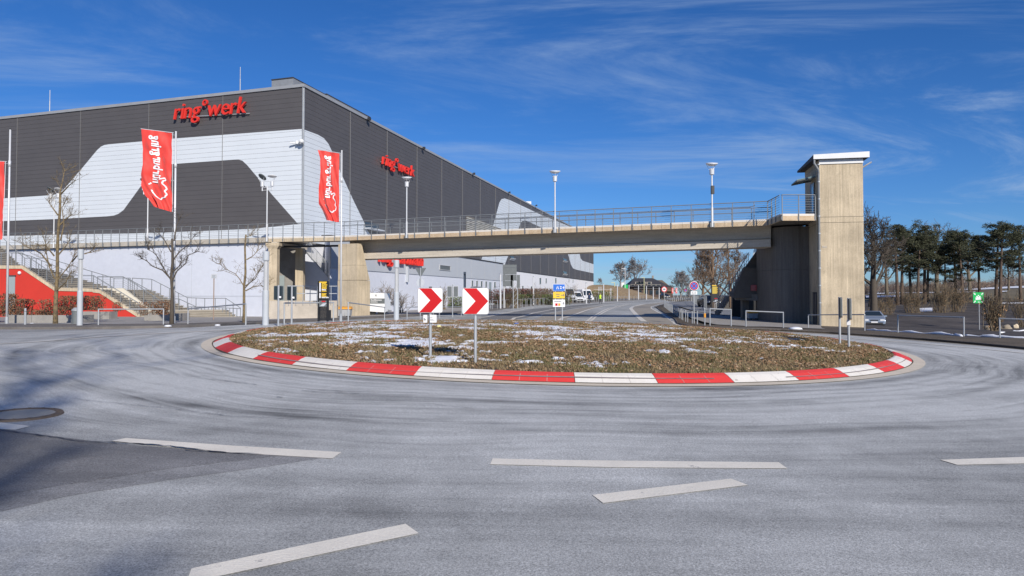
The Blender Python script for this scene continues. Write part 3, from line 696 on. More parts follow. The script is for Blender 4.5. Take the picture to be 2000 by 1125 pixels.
tag(bpy.data.objects['snow'], 'thin patches of old snow lying on the roundabout island', 'snow')
# grass and leaves: small blades and curled leaf cards
rg = random.Random(21)
def scatter(name, m, count, kind, seed, label, cat):
    rg = random.Random(seed); V = []; Fc = []
    done = 0
    while done < count:
        r = RI * math.sqrt(rg.random()) * .995; t = rg.random() * 2 * math.pi; x = CX + r * math.cos(t); y = CY + r * math.sin(t)
        if y > CY + 3 and rg.random() < .35: continue
        s = snow_f(x, y)
        if s > .05 and rg.random() < .93: continue
        g = n2(x * .8, y * .8, 11)
        if kind == 'green' and g < rg.uniform(-.1, .35): continue
        if kind == 'leaf' and n2(x * 1.2, y * 1.2, 17) < rg.uniform(-.5, .3): continue
        z = isl_z(x, y); o = len(V)
        if kind == 'leaf':
            a = rg.random() * 6.28; w = rg.uniform(.010, .025); l = w * rg.uniform(1.1, 1.7); tx = rg.uniform(-.5, .5); ty = rg.uniform(-.6, .6)
            ca, sa = math.cos(a), math.sin(a); zz = z + rg.uniform(.01, .06)
            for u, v in ((-l, 0), (0, -w), (l, 0), (0, w)):
                V.append((x + ca * u - sa * v, y + sa * u + ca * v, zz + u * tx + v * ty + (.012 if v == 0 else 0)))
            Fc += [(o, o + 1, o + 3), (o + 1, o + 2, o + 3)]
        else:
            n = 4
            for q in range(n):
                a = rg.random() * 6.28; h = rg.uniform(.025, .075); ln = rg.uniform(.4, 1.6); w = .007; dx_, dy_ = math.cos(a), math.sin(a)
                bx = x + rg.uniform(-.05, .05); by = y + rg.uniform(-.05, .05); o = len(V)
                V += [(bx - dy_ * w, by + dx_ * w, z - .01), (bx + dy_ * w, by - dx_ * w, z - .01), (bx + dx_ * h * ln, by + dy_ * h * ln, z + h)]
                Fc.append((o, o + 1, o + 2))
        done += 1
    me = bpy.data.meshes.new(name); me.from_pydata(V, [], Fc); me.materials.append(m); me.update()
    link(name, me, kind='stuff', label=label, cat=cat)
scatter('grass', M_grass, 42000, 'dry', 1, 'flattened dry winter grass covering the roundabout island', 'grass')
scatter('green_grass', M_grass_g, 17000, 'green', 2, 'greener grass tufts among the dry grass of the island', 'grass')
scatter('fallen_leaves', M_leaf, 22000, 'leaf', 3, 'brown fallen leaves strewn over the island grass', 'leaves')
scatter('pale_leaves', M_leaf_p, 11000, 'leaf', 4, 'pale dry leaves strewn over the island grass', 'leaves')

# ================================================================ HILL behind the road
mb = MB(); hx = []
for px, top in ((1120, 556), (1150, 556), (1185, 556), (1205, 558.5), (1225, 563), (1245, 569.5), (1262, 574.5), (1278, 580), (1292, 585.5), (1300, 588)):
    hx.append((px, top))
rows = []
for Y, k in ((206, 0), (214, .25), (224, .6), (236, .9), (246, 1.0), (262, 1.0), (330, .4)):
    rows.append([(Vector(((px - 1000) / F * min(Y, 250), Y, 0)), px, top, k) for px, top in hx])
for rw in rows:
    for p, px, top, k in rw:
        base = gh(p.x, p.y) - .1; zt = P(px, top, 246).z; mb.v.append((p.x, p.y, base + (max(zt, base) - base) * k + (.15 * n2(p.x * .3, p.y * .3) if k > 0 else 0)))
n = len(hx)
mb.f = [(i * n + j, i * n + j + 1, (i + 1) * n + j + 1, (i + 1) * n + j) for i in range(len(rows) - 1) for j in range(n - 1)]; mb.m = [0] * len(mb.f)
mb.build('hill', M_hill, kind='structure', smooth=False)
# snowed knolls among the pines, far right
def patch(pp, dz, m, name, **k): sheet(name, gpoly(pp), dz, m, 1.2, **k)
for pp in ([(1692, 572), (1760, 571.5), (1840, 570.5), (1838, 572.5), (1700, 576)], [(1690, 578), (1765, 577.5), (1766, 580.5), (1692, 582)],
           [(1868, 563.5), (1930, 561.5), (2060, 558), (2060, 561), (1945, 565), (1870, 568)], [(1796, 603), (1822, 602), (1821, 609), (1797, 610)],
           [(1950, 569), (1968, 568.5), (1966, 570.5), (1950, 571)], [(1955, 592), (2060, 591.2), (2060, 593.5), (1955, 594)], [(1870, 570), (1905, 569.3), (1905, 571.5), (1870, 572.3)]):
    patch(pp, .09, M_snow, 'snow_patch', kind='structure')
# line of ploughed snow along the far kerb, right
for pp in ([(1692, 646.6), (1760, 650.5), (1850, 656), (1880, 659.5)], [(1884, 657.5), (1960, 662), (2060, 668)], [(1955, 652.5), (1990, 648), (2060, 643)]):
    pts = [G(*p) for p in pp]; q = []
    for i in range(len(pts) - 1):
        for t in range(8): q.append(pts[i].lerp(pts[i + 1], t / 8) + Vector((0, rg.uniform(-.06, .06), rg.uniform(.03, .09))))
    q.append(pts[-1]); MB().tube(q, [rg.uniform(.04, .10) for _ in q], 6, flat=.8).build('snow_ridge', M_snow, kind='structure', smooth=True)
for px, py, s in ((425, 640.5, .10), (62, 635.5, .12), (328, 642, .13), (1554, 646.5, .30)):
    p = G(px, py, .1); b = MB(); b.lathe([(s, -.02), (s * .8, s * .12), (s * .35, s * .22), (.001, s * .25)], p, 9); b.build('snow_lump', M_snow, kind='structure', smooth=True)
# ================================================================ ARENA BUILDING
C0 = Vector((-.2929 * 67, 67, 0)); UL = Vector((-.9488, .3158, 0)); UR = Vector((.258, .9661, 0))
NL = Vector((-.3158, -.9488, 0)); NR = Vector((.9661, -.258, 0))
ZROOF = P(590, 170, 67).z; ZD = 5.9
arena = thing('arena_building', (C0.x, C0.y, 0), 'huge arena hall clad in dark grey and white panels with red roof-edge lettering', 'building')
def fpix(px, py, u, n, off=0.0, o=C0):
    p = onplane(px, py, o + n * off, n); return ((p - o).dot(u), p.z)
def fpt(o, u, n, s, z, d=0.0): 
    p = o + u * s + n * d; return Vector((p.x, p.y, z))
LEN_L, LEN_R = 92.0, 184.0
BAY, ROW = 9.2, 0.46
zc_low = fpix(1160, 549, UR, NR)[1]          # lower edge of the cladding on the long side
# core behind the cladding
mb = MB(); back = C0 + UL * LEN_L + UR * LEN_R
core = [C0 - NL * .02 - NR * .02, C0 + UR * LEN_R - NR * .02, back, C0 + UL * LEN_L - NL * .02]
mb.prism([(p.x, p.y) for p in core], -3, ZROOF - .15); mb.build('core', M_core, arena)
wl_poly = [fpix(*q, UL, NL) for q in [(590, 252), (344, 270.5), (230, 280.5), (213, 282), (204, 283.5), (197, 287), (190, 293.5), (163, 326), (134, 360), (122, 373), (112, 379), (98, 381.5), (0, 388), (-200, 401), (-200, 443),
           (0, 432), (115, 427.6), (210, 422.5), (223, 421), (232, 417.5), (242, 410), (271, 370), (300, 331), (310, 324), (322, 321.5), (344.6, 320), (456.5, 312), (466, 311.6), (474, 314), (484, 323.5), (530, 378), (582, 437), (590, 437)]]
wl_low = [fpix(*q, UL, NL) for q in [(590, 437), (500, 446.5), (320, 454.5), (0, 461), (-200, 467), (-200, 540), (590, 540)]]
wr_poly = [fpix(*q, UR, NR) for q in [(590.2, 252), (620, 263), (632, 270), (641, 281), (648, 296), (657, 320), (690, 392), (712, 437), (716, 449), (731, 470), (740, 500), (590.2, 540)]]
wr2 = [fpix(*q, UR, NR) for q in [(935, 521), (963, 440), (975, 396), (979, 389), (985, 387.5), (996, 391), (1060, 421), (1122, 446), (1132, 497), (1134, 505), (1138, 509.5), (1160.2, 516.5), (1160.2, 534), (1125, 526.5), (1119, 524), (1115, 517), (1108, 492), (1095, 462), (1033, 433.5), (1025, 430.5), (1020, 431.5), (1016, 437), (984, 521)]]
def make_face(u, n, length, zlow, whites, single_bays, o=C0, outward_first=True):
    flip = u.cross(Vector((0, 0, 1))).dot(n) < 0
    nb = int(math.ceil(length / BAY)); nrw = int(math.ceil((ZROOF - zlow) / ROW))
    std = None; joined = {}
    def pv(s, z, d): return fpt(Vector((0, 0, 0)), u, n, s, z, d)
    def panel(mb, s0, s1, z0, z1, shift):
        # a shallow cassette: front face with a bevelled lower lip
        q = [pv(s0 + .012, z0 + .002, .0), pv(s1 - .012, z0 + .002, .0), pv(s1 - .012, z1 - .002, .0), pv(s0 + .012, z1 - .002, .0)]
        f = [pv(s0 + .013, z0 + .010, .034), pv(s1 - .013, z0 + .010, .034), pv(s1 - .013, z1 - .003, .026), pv(s0 + .013, z1 - .003, .026)]
        q = [p + shift for p in q]; f = [p + shift for p in f]
        fs = [(4, 5, 6, 7), (0, 1, 5, 4), (1, 2, 6, 5), (2, 3, 7, 6), (3, 0, 4, 7)]
        mb.add(q + f, fs if not flip else [t[::-1] for t in fs], 0)
    for b in range(nb):
        s0 = b * BAY; s1 = min(length, s0 + BAY)
        for r in range(nrw):
            z1 = ZROOF - r * ROW; z0 = z1 - ROW
            if z0 < zlow - .01: z0 = zlow
            over = []
            for w in whites:
                c = clip(w, s0 + .014, z0 + .010, s1 - .014, z1 - .0035)
                if len(c) >= 3 and abs(area(c)) > .002: over.append(c)
            single = b < single_bays
            if single and not over and abs(s1 - s0 - BAY) < .01 and abs(z1 - z0 - ROW) < .01:
                if std is None:
                    m_ = MB(); panel(m_, 0, BAY, 0, ROW, Vector((0, 0, 0))); std = m_.mesh('cladding_panel', [M_clad_d, M_clad_w])
                ob = link('cladding_panel', std, arena, world=False); p = fpt(o, u, n, s0, z0); ob.location = p - wloc(arena); continue
            m_ = MB() if single else joined.setdefault(b, MB())
            base = fpt(o, u, n, 0, 0); panel(m_, s0, s1, z0, z1, base)
            for c in over:
                if area(c) < 0: c = c[::-1]
                # drop doubled points left by the clipping
                cc = [q for i, q in enumerate(c) if abs(q[0] - c[i - 1][0]) + abs(q[1] - c[i - 1][1]) > 1e-5]
                if len(cc) < 3: continue
                vs = [fpt(o, u, n, s, z, .039 - .008 * (z - z0) / ROW) for s, z in cc]; f = tuple(range(len(cc)))
                m_.add(vs, [f if not flip else f[::-1]], 1)
            if single: m_.build('cladding_panel', [M_clad_d, M_clad_w], arena)
    if joined:
        t = MB()
        for m_ in joined.values(): t.add([Vector(v) for v in m_.v], []); o_ = len(t.v) - len(m_.v); t.f += [tuple(i + o_ for i in f) for f in m_.f]; t.m += m_.m
        t.build('far_cladding', [M_clad_d, M_clad_w], arena, kind='stuff')
    t = MB()
    for b in range(0, nb):
        s = b * BAY; m_ = MB(); w = .035 if u is UR else .018
        pts = [fpt(o, u, n, s - w, zlow, .03), fpt(o, u, n, s + w, zlow, .03), fpt(o, u, n, s + w, ZROOF, .03), fpt(o, u, n, s - w, ZROOF, .03)]
        if b == 0: continue
        m_.slab(pts, n * .05); m_.build('joint_trim', M_joint_l, arena)
make_face(UL, NL, LEN_L, ZD, [wl_poly, wl_low], 5)
make_face(UR, NR, LEN_R, zc_low, [wr_poly, wr2], 3)
# corner trim and roof edge
MB().slab([fpt(C0, UL, NL, .0, 1, .0), fpt(C0, UL, NL, .07, 1, 0), fpt(C0, UL, NL, .07, ZROOF, 0), fpt(C0, UL, NL, .0, ZROOF, 0)], NL * .085).slab([fpt(C0, UR, NR, .0, 1, .0), fpt(C0, UR, NR, .07, 1, 0), fpt(C0, UR, NR, .07, ZROOF, 0), fpt(C0, UR, NR, .0, ZROOF, 0)], NR * .085).build('corner_trim', M_steel, arena)
cp = MB()
for u, n, ln in ((UL, NL, LEN_L), (UR, NR, LEN_R)):
    cp.slab([fpt(C0, u, n, -.1, ZROOF, .14), fpt(C0, u, n, ln, ZROOF, .14), fpt(C0, u, n, ln, ZROOF + .30, .10), fpt(C0, u, n, -.1, ZROOF + .30, .10)], -n * .5)
cp.build('roof_edge', mat('roof_trim', (0.38, 0.39, 0.40), .45, (0.30, 0.31, 0.32), 1, .6, metal=.2), arena)
MB().prism([(p.x, p.y) for p in core], ZROOF - .1, ZROOF + .1).build('roof', M_conc_g, arena)
# low white wall under the cladding
MB().slab([fpt(C0, UR, NR, 0, -4, -.2), fpt(C0, UR, NR, LEN_R, -4, -.2), fpt(C0, UR, NR, LEN_R, zc_low + .3, -.2), fpt(C0, UR, NR, 0, zc_low + .3, -.2)], NR * .2).build('base_wall', M_plaster_b, arena)
MB().slab([fpt(C0, UR, NR, 0, zc_low - .16, 0), fpt(C0, UR, NR, LEN_R, zc_low - .16, 0), fpt(C0, UR, NR, LEN_R, zc_low, 0), fpt(C0, UR, NR, 0, zc_low, 0)], NR * .09).build('drip_edge', M_joint, arena)
def fwin(px0, px1, py0, py1, u, n, o, mglass=M_glass, parent=arena, name='window', recess=True, base=0.0):
    s0, za = fpix((px0 + px1) / 2, py0, u, n, base, o); _, zb = fpix((px0 + px1) / 2, py1, u, n, base, o)
    a = fpix(px0, (py0 + py1) / 2, u, n, base, o)[0]; c = fpix(px1, (py0 + py1) / 2, u, n, base, o)[0]
    m_ = MB()
    def fr(s_0, s_1, z_0, z_1): m_.slab([fpt(o, u, n, s_0, z_0, base + .002), fpt(o, u, n, s_1, z_0, base + .002), fpt(o, u, n, s_1, z_1, base + .002), fpt(o, u, n, s_0, z_1, base + .002)], n * .09)
    t = .07
    fr(a, c, zb, zb + t); fr(a, c, za - t, za); fr(a, a + t, zb + t + .002, za - t - .002); fr(c - t, c, zb + t + .002, za - t - .002)
    w = m_.build(name, M_grey_p, parent)
    MB().slab([fpt(o, u, n, a + t, zb + t, base + .003), fpt(o, u, n, c - t, zb + t, base + .003), fpt(o, u, n, c - t, za - t, base + .003), fpt(o, u, n, a + t, za - t, base + .003)], n * .03).build('pane', mglass, w)
for q in ((1019, 1022, 558, 568), (1036, 1039, 559, 569), (1053, 1056.5, 542.5, 555), (1065, 1067.5, 543.5, 553), (1083.5, 1086.5, 543, 553), (1110, 1111.5, 545, 551), (1118, 1119.5, 546, 552)):
    fwin(*q, UR, NR, C0)
for px0, px1, y0, y1 in ((994, 1003, 499.5, 504.5), (1098, 1106, 504, 510), (1098, 1106, 529.5, 535)):
    a, za = fpix(px0, y0, UR, NR); c, zb = fpix(px1, y1, UR, NR)
    MB().slab([fpt(C0, UR, NR, a, za, .07), fpt(C0, UR, NR, c, za, .07), fpt(C0, UR, NR, c, zb, .07), fpt(C0, UR, NR, (a + c) / 2, zb - .1, .07)], NR * .03).build('vent_window', M_glass, arena)
    MB().slab([fpt(C0, UR, NR, a, zb - .55, .12), fpt(C0, UR, NR, c, zb - .55, .12), fpt(C0, UR, NR, c, zb - .15, .5), fpt(C0, UR, NR, a, zb - .15, .5)], Vector((0, 0, .06))).build('vent_flap', M_clad_w, arena)
# slit window with flap near the deck, and the slatted grille further along
a, za = fpix(711, 433, UR, NR); c, zb = fpix(738, 444, UR, NR)
MB().slab([fpt(C0, UR, NR, a, za, .07), fpt(C0, UR, NR, a + .2, zb - .35, .07), fpt(C0, UR, NR, c, zb - .35, .07), fpt(C0, UR, NR, c, zb + .35, .07)], NR * .02).build('slit_window', M_glass, arena)
MB().slab([fpt(C0, UR, NR, a, zb - .5, .1), fpt(C0, UR, NR, c, zb - .5, .1), fpt(C0, UR, NR, c, zb - .5, .9), fpt(C0, UR, NR, a, zb - .5, .9)], Vector((0, 0, .12))).build('slit_flap', M_clad_w, arena)
ga = [fpix(*q, UR, NR) for q in ((910, 420), (978, 447), (978, 480), (910, 480))]
gr = MB().slab([fpt(C0, UR, NR, s, z, .07) for s, z in ga], NR * .02).build('grille', M_conc_dk, arena)
gm = MB()
s0, s1 = ga[0][0], ga[1][0]; z0 = ga[3][1]; zt = ga[0][1]
for k in range(16):
    zz = zt - k * (zt - z0) / 16
    for j in range(26):
        sa = s0 + (s1 - s0) * j / 26; sb = sa + (s1 - s0) / 26 * .82
        ztop = zt + (ga[1][1] - zt) * (sa - s0) / (s1 - s0)
        if zz < ztop: gm.slab([fpt(C0, UR, NR, sa, zz - .16, .1), fpt(C0, UR, NR, sb, zz - .16, .1), fpt(C0, UR, NR, sb, zz, .1), fpt(C0, UR, NR, sa, zz, .1)], NR * .05)
gm.build('grille_slats', mat('slat_pale', (.45, .45, .42), .6), gr, kind='stuff')
# roof plant, masts
def roofbox(name, o, a, b, h, m, z=ZROOF):
    r = MB().prism([((o + a * i + b * j).x, (o + a * i + b * j).y) for i, j in ((0, 0), (1, 0), (1, 1), (0, 1))], z, z + h).build(name, m, arena)
    MB().prism([((o + a * i + b * j).x, (o + a * i + b * j).y) for i, j in ((-.01, -.01), (1.01, -.01), (1.01, 1.01), (-.01, 1.01))], z + h, z + h + .1).build('plant_lid', M_joint, r); return r
M_plant = mat('roof_plant_metal', (.26, .27, .28), .5, (.36, .38, .40), 1.2, .5, metal=.3)
o = C0 - NL * 4.5 - NR * 4.0
r = roofbox('roof_plant', o + UL * .2, UL * 2.6, UR * 6.5, 2.5, M_plant)
for k in range(3):
    MB().slab([fpt(C0, UL, NL, 4.7 + k * .72, ZROOF + .3, -4.47), fpt(C0, UL, NL, 5.2 + k * .72, ZROOF + .3, -4.47), fpt(C0, UL, NL, 5.2 + k * .72, ZROOF + 2.3, -4.47), fpt(C0, UL, NL, 4.7 + k * .72, ZROOF + 2.3, -4.47)], NL * .05).build('louvre', (M_joint, M_steel, M_joint)[k], r)
roofbox('roof_plant', C0 + UR * 7 - NR * 1.5 , -NR * 2.5, UR * 10, 1.3, M_plant)
roofbox('roof_plant', C0 + UL * 43 - NL * 5, UL * 10, UR * 6, 1.5, M_plant)
for s in (8.2, 33.6):
    q = fpt(C0, UL, NL, s, ZROOF, -1.2); MB().tube([q, q + Vector((0, 0, 1.9))], .05, 5).tube([q + Vector((0, 0, 1.9)), q + Vector((0, 0, 3.1))], .035, 5).build('lightning_rod', M_steel, arena)
for px, py in ((714, 238), (822, 294), (921, 343), (991, 379), (1044, 404)):
    s, z = fpix(px, py, UR, NR); q = fpt(C0, UR, NR, s, z + .3, .15); MB().cbox(q + NR * .3, (.35, .35, .3)).tube([q - NR * .1, q + NR * .3], .05, 5).build('floodlight', M_black, arena)
q = fpt(C0, UR, NR, fpix(1049, 401, UR, NR)[0], ZROOF, -2); MB().cbox(q + Vector((0, 0, .9)), (1.2, 1.6, 1.6)).build('chimney', M_white, arena)
# camera housing on the corner
q = C0 + Vector((0, 0, P(590, 279, 67).z)); MB().tube([q, q + NL * .5 + NR * .1], .05, 6).lathe([(.22, -.1), (.26, .05), (.16, .2), (.01, .24)], q + NL * .5 + NR * .15, 12).cbox(q + UL * .7 + NL * .3, (.9, .12, .12)).cbox(q + NL * .35 + UL * .35, (.3, .2, .3)).build('security_camera', M_white, arena)

def wallsign(text, pa, pb, hpx, u, n, o, m, shear, depth, off, parent=arena, name='letter', gap=.06):
    """raised letters between two baseline pixels; hpx = height of a tall letter in pixels at the first"""
    n = Vector(n); A = onplane(*pa, o + n * off, n); B = onplane(*pb, o + n * off, n)
    T = onplane(pa[0], pa[1] - hpx, o + n * off, n); H = T.z - A.z; u = (B - A); W = u.length; u = Vector((u.x, u.y, 0)).normalized()
    ls, w = layout(text, gap); w += shear * .7
    for i, (vs, fs) in enumerate(ls):
        mb = MB(); glyph3d(mb, vs, fs, A, u, Vector((0, 0, 1)), W / w, H / 0.74, n, depth, 0, shear)
        mb.build(name, m, parent)
    return A, B, H
u_ = -UL
A, B, H = wallsign('ring°werk', (341, 234), (486, 226), 33, u_, NL, C0, M_red, .2, .2, .28)
MB().tube([A - NL * .1 + Vector((0, 0, .25)) + u_ * .5, B - NL * .1 + Vector((0, 0, .25))], .05, 4).build('sign_rail', M_steel, arena)
A, B, H = wallsign('ring°werk', (745, 320), (808, 342), 24, UR, NR, C0, M_red, .12, .22, .28)
MB().tube([A - NR * .1 + Vector((0, 0, .25)), B - NR * .1 + Vector((0, 0, .25))], .05, 4).build('sign_rail', M_steel, arena)

# ---------------------------------------------------------------- low kart hall in front of the long side
K0 = C0 + NR * 4.0; kx0 = fpix(700, 560, UR, NR, 0, K0)[0]; kx1 = fpix(982, 560, UR, NR, 0, K0)[0]; zk = fpix(980, 515.5, UR, NR, 0, K0)[1]
kart = thing('kart_hall', (K0.x, K0.y, 0), 'low white hall with red lettering under its roof edge, seen beneath the footbridge', 'building')
kx0 = -2.0
MB().prism([((K0 + UR * s + NR * d).x, (K0 + UR * s + NR * d).y) for s, d in ((kx0, 0), (kx1, 0), (kx1, -3.95), (kx0 + 6, -3.95))], -4, zk).build('wall', M_plaster, kart)
zband = fpix(973, 548, UR, NR, 0, K0)[1]
MB().slab([fpt(K0, UR, NR, kx0, zband, .004), fpt(K0, UR, NR, kx1 - .3, zband, .004), fpt(K0, UR, NR, kx1 - .3, zk - .1, .004), fpt(K0, UR, NR, kx0, zk - .1, .004)], NR * .08).build('upper_cladding', M_plaster_g, kart)
for s in np.arange(kx0 + 3, kx1 - 1, 6.2):
    MB().slab([fpt(K0, UR, NR, s, zband, .085), fpt(K0, UR, NR, s + .05, zband, .085), fpt(K0, UR, NR, s + .05, zk - .1, .085), fpt(K0, UR, NR, s, zk - .1, .085)], NR * .01).build('cladding_joint', M_grey_p, kart)
MB().slab([fpt(K0, UR, NR, kx0, zk, .12), fpt(K0, UR, NR, kx1, zk, .12), fpt(K0, UR, NR, kx1, zk + .16, .12), fpt(K0, UR, NR, kx0, zk + .16, .12)], -NR * 1.0).build('roof_edge', M_joint, kart)
wallsign('ring°kartbahn', (738, 511), (823, 519.5), 27, UR, NR, K0, M_red, .12, .35, .2, kart)
for q in ((858, 879, 518, 528),): fwin(*q, UR, NR, K0, M_signback, kart, 'louvre_window', base=.09)
for px in (920, 929, 938, 947, 964): fwin(px, px + 3.6, 547.5 + (px - 920) * .07, 560 + (px - 920) * .05, UR, NR, K0, M_glass, kart)
s_, z_ = fpix(957, 551, UR, NR, 0, K0)
MB().slab([fpt(K0, UR, NR, s_ - .6, -1, .01), fpt(K0, UR, NR, s_ + .6, -1, .01), fpt(K0, UR, NR, s_ + .6, z_, .01), fpt(K0, UR, NR, s_ - .6, z_, .01)], NR * .05).build('door', M_door, kart)
q = onplane(793, 519, K0, NR); q2 = onplane(793, 551, K0, NR); MB().slab([q - UR * .16, q + UR * .16, q2 + UR * .16, q2 - UR * .16], NR * .3).build('downpipe', M_plaster_g, kart)

# ================================================================ WALKWAY IN FRONT OF THE LEFT FACE, WITH THE WHITE WALL BELOW
N0 = P(525, 473, 61.0); N1 = P(666, 474, 59.5); N2 = P(1503, 442, 46.5)
ZB = N0.z; ZDK = ZB + .42                              # underside / top of the fascia
N0 = Vector((N0.x, N0.y, 0)); N1 = Vector((N1.x, N1.y, 0)); N2 = Vector((N2.x, N2.y, 0))
LW = 62.0; W0 = N0; W1 = N0 + UL * LW
terr = thing('terrace_walkway', (N0.x, N0.y, 0), 'raised terrace along the arena front with white retaining wall below', 'terrace')
MB().slab([Vector((p.x, p.y, ZDK - .12)) for p in (W0, W1, W1 - NL * 6.6, W0 - NL * 6.6 + UR * .4)], Vector((0, 0, .12))).build('deck', M_conc_g, terr)
MB().slab([fpt(N0, UL, NL, 0, -4, -.25), fpt(N0, UL, NL, LW, -4, -.25), fpt(N0, UL, NL, LW, ZB, -.25), fpt(N0, UL, NL, 0, ZB, -.25)], -NL * .4).build('retaining_wall', M_plaster, terr)
MB().slab([fpt(N0, UL, NL, 0, 1.62, -.249), fpt(N0, UL, NL, 24, 1.62, -.249), fpt(N0, UL, NL, 24, 1.66, -.249), fpt(N0, UL, NL, 0, 1.66, -.249)], NL * .02).build('wall_joint', M_plaster_g, terr)
for s in (8.3,): MB().slab([fpt(N0, UL, NL, s, -2, -.249), fpt(N0, UL, NL, s + .03, -2, -.249), fpt(N0, UL, NL, s + .03, ZB, -.249), fpt(N0, UL, NL, s, ZB, -.249)], NL * .012).build('wall_joint', M_plaster_g, terr)
for k in range(26):
    s = k * 2.4; MB().slab([fpt(N0, UL, NL, s + .01, ZB, -.05), fpt(N0, UL, NL, s + 2.39, ZB, -.05), fpt(N0, UL, NL, s + 2.39, ZDK - .02, -.05), fpt(N0, UL, NL, s + .01, ZDK - .02, -.05)], NL * .1).build('edge_stone', mat('edge_grey', (.36, .33, .28), .9, (.52, .48, .42), 1.5, .6), terr)

def post_mesh(h=1.15, drop=.42):
    m_ = MB(); m_.box((-.022, -.045, -drop), (.022, .0, h - .12)); m_.tube([(0, -.02, h - .14), (0, .0, h - .05), (0, .06, h)], .026, 5)
    m_.box((-.05, .0, -drop + .02), (.05, .06, -.1)); m_.box((-.075, -.012, -drop + .06), (-.024, .03, -drop + .26)); return m_.mesh('railing_post', M_steel_d)
POST = post_mesh()
def railing(parent, pts, spacing, h=1.15, wires=7, m=M_steel_d, post=POST, side=1, phase=0.0, handrail=True):
    """posts are copies of one mesh; rail and wires are one object each"""
    pts = [Vector(p) for p in pts]
    for i in range(len(pts) - 1):
        a, b = pts[i], pts[i + 1]; d = b - a; ln = math.hypot(d.x, d.y); n = max(1, round(ln / spacing)); rz = math.atan2(d.y, d.x)
        for k in range(n + (1 if i == len(pts) - 2 else 0)):
            p = a + d * ((k + phase) / n)
            if (k + phase) / n > 1: continue
            o_ = link('railing_post', post, parent, world=False); o_.location = p - wloc(parent); o_.rotation_euler = (0, 0, rz)
    up = lambda z: [p + Vector((0, 0, z)) for p in pts]
    link('handrail', MB().tube(up(h), .03, 6).mesh('handrail', m), parent)
    for w in range(wires): link('rail_wire', MB().tube(up(.12 + w * (h - .24) / max(1, wires - 1) if wires > 1 else h * .5), .011 if wires > 2 else .02, 4).mesh('rail_wire', m), parent)
def Z(p, z): return Vector((p.x, p.y, z))
railing(terr, [Z(W1 + NL * .12, ZDK), Z(W0 + NL * .12, ZDK)], 1.02)

# ================================================================ FOOTBRIDGE
br = thing('footbridge', (0.0, 53.0, 0), 'long concrete footbridge with steel cable railing spanning the road', 'footbridge')
DW = 3.2
dn = (N2 - N1).normalized(); nb_ = Vector((-dn.y, dn.x, 0))     # pointing away from the camera
if nb_.y < 0: nb_ = -nb_
MB().slab([Z(N0, ZDK - .25), Z(N1, ZDK - .25), Z(N1 + nb_ * DW, ZDK - .25), Z(N0 - NL * 3.2, ZDK - .25)], Vector((0, 0, .2))).slab([Z(N1, ZDK - .25), Z(N2, ZDK - .25), Z(N2 + nb_ * DW, ZDK - .25), Z(N1 + nb_ * DW, ZDK - .25)], Vector((0, 0, .2))).build('deck', M_conc_h, br)
def beam(off, name):
    a = N1 + nb_ * off - dn * .2; b = N2 + nb_ * off + dn * .0; q = []
    zt = ZDK - .25; zb_l = P(700, 506, 60.0).z; zb_r = P(1500, 482, 47.6).z; zf = lambda t: zb_l + (zb_r - zb_l) * t
    for i in range(2):
        p = (a, b)[i]; zb = zf(i); w = .55
        prof = [(0, zb), (0, zb + .50), (.34, zb + .60), (.34, zt), (w + .1, zt), (w + .1, zb + .42), (w + .1, zb)]
        q.append([Z(p + nb_ * s, z) for s, z in prof])
    n = 7; m_ = MB(); m_.add(q[0] + q[1], [tuple(range(n)), tuple(range(n, 2 * n))[::-1]] + [(i, i + n, (i + 1) % n + n, (i + 1) % n) for i in range(n)])
    return m_.build(name, M_conc_h, br)
beam(1.15, 'girder'); beam(DW - .9, 'girder')
# drain pipe under the first bay
MB().tube([Z(N0 + nb_ * .8, ZB - .35), Z(N1 + nb_ * .8, ZB - .35)], .09, 8).build('drain_pipe', M_black, br)
def fascia(a, b, nrm, n, z0, z1, parent, cap=.13, m=M_fascia):
    d = (b - a) / n
    for k in range(n):
        p, q = a + d * (k + .006), a + d * (k + .994)
        MB().slab([Z(p, z0), Z(q, z0), Z(q, z1 - cap), Z(p, z1 - cap)], nrm * .12).build('fascia_stone', m, parent)
        MB().slab([Z(p, z1 - cap + .004), Z(q, z1 - cap + .004), Z(q, z1), Z(p, z1)], nrm * .10).build('fascia_cap', M_fwhite, parent)
nf = -nb_
fascia(N0, N1, ((N1 - N0).normalized().cross(Vector((0, 0, 1)))), 6, ZB, ZDK, br, m=M_conc)
fascia(N1 + dn * .1, N2, nf, 24, ZB, ZDK, br)
fascia(N1 + nb_ * DW, N2 + nb_ * DW, nb_, 12, ZB, ZDK, br)
railing(br, [Z(N0 + nf * .12, ZDK), Z(N1 + nf * .12, ZDK)], 1.02, phase=.5)
railing(br, [Z(N1 + nf * .12, ZDK), Z(N2 + nf * .12, ZDK)], 1.36, phase=.3)
railing(br, [Z(N2 + nb_ * (DW + .1), ZDK), Z(N1 + nb_ * (DW + .1), ZDK)], 1.36)
MB().tube([Z(N1 + nb_ * (DW), ZDK + .85), Z(N2 + nb_ * (DW), ZDK + .85), Z(N2 + nb_ * (DW - .1) - dn * .0, ZDK + .55)], .03, 6).build('inner_handrail', M_steel_d, br)
MB().tube([Z(N1 + nb_ * .15, ZDK + .85), Z(N2 + nb_ * .15 - dn * 1.2, ZDK + .85), Z(N2 + nb_ * .15 - dn * .9, ZDK + .95)], .025, 6).build('inner_handrail', M_steel_d, br)
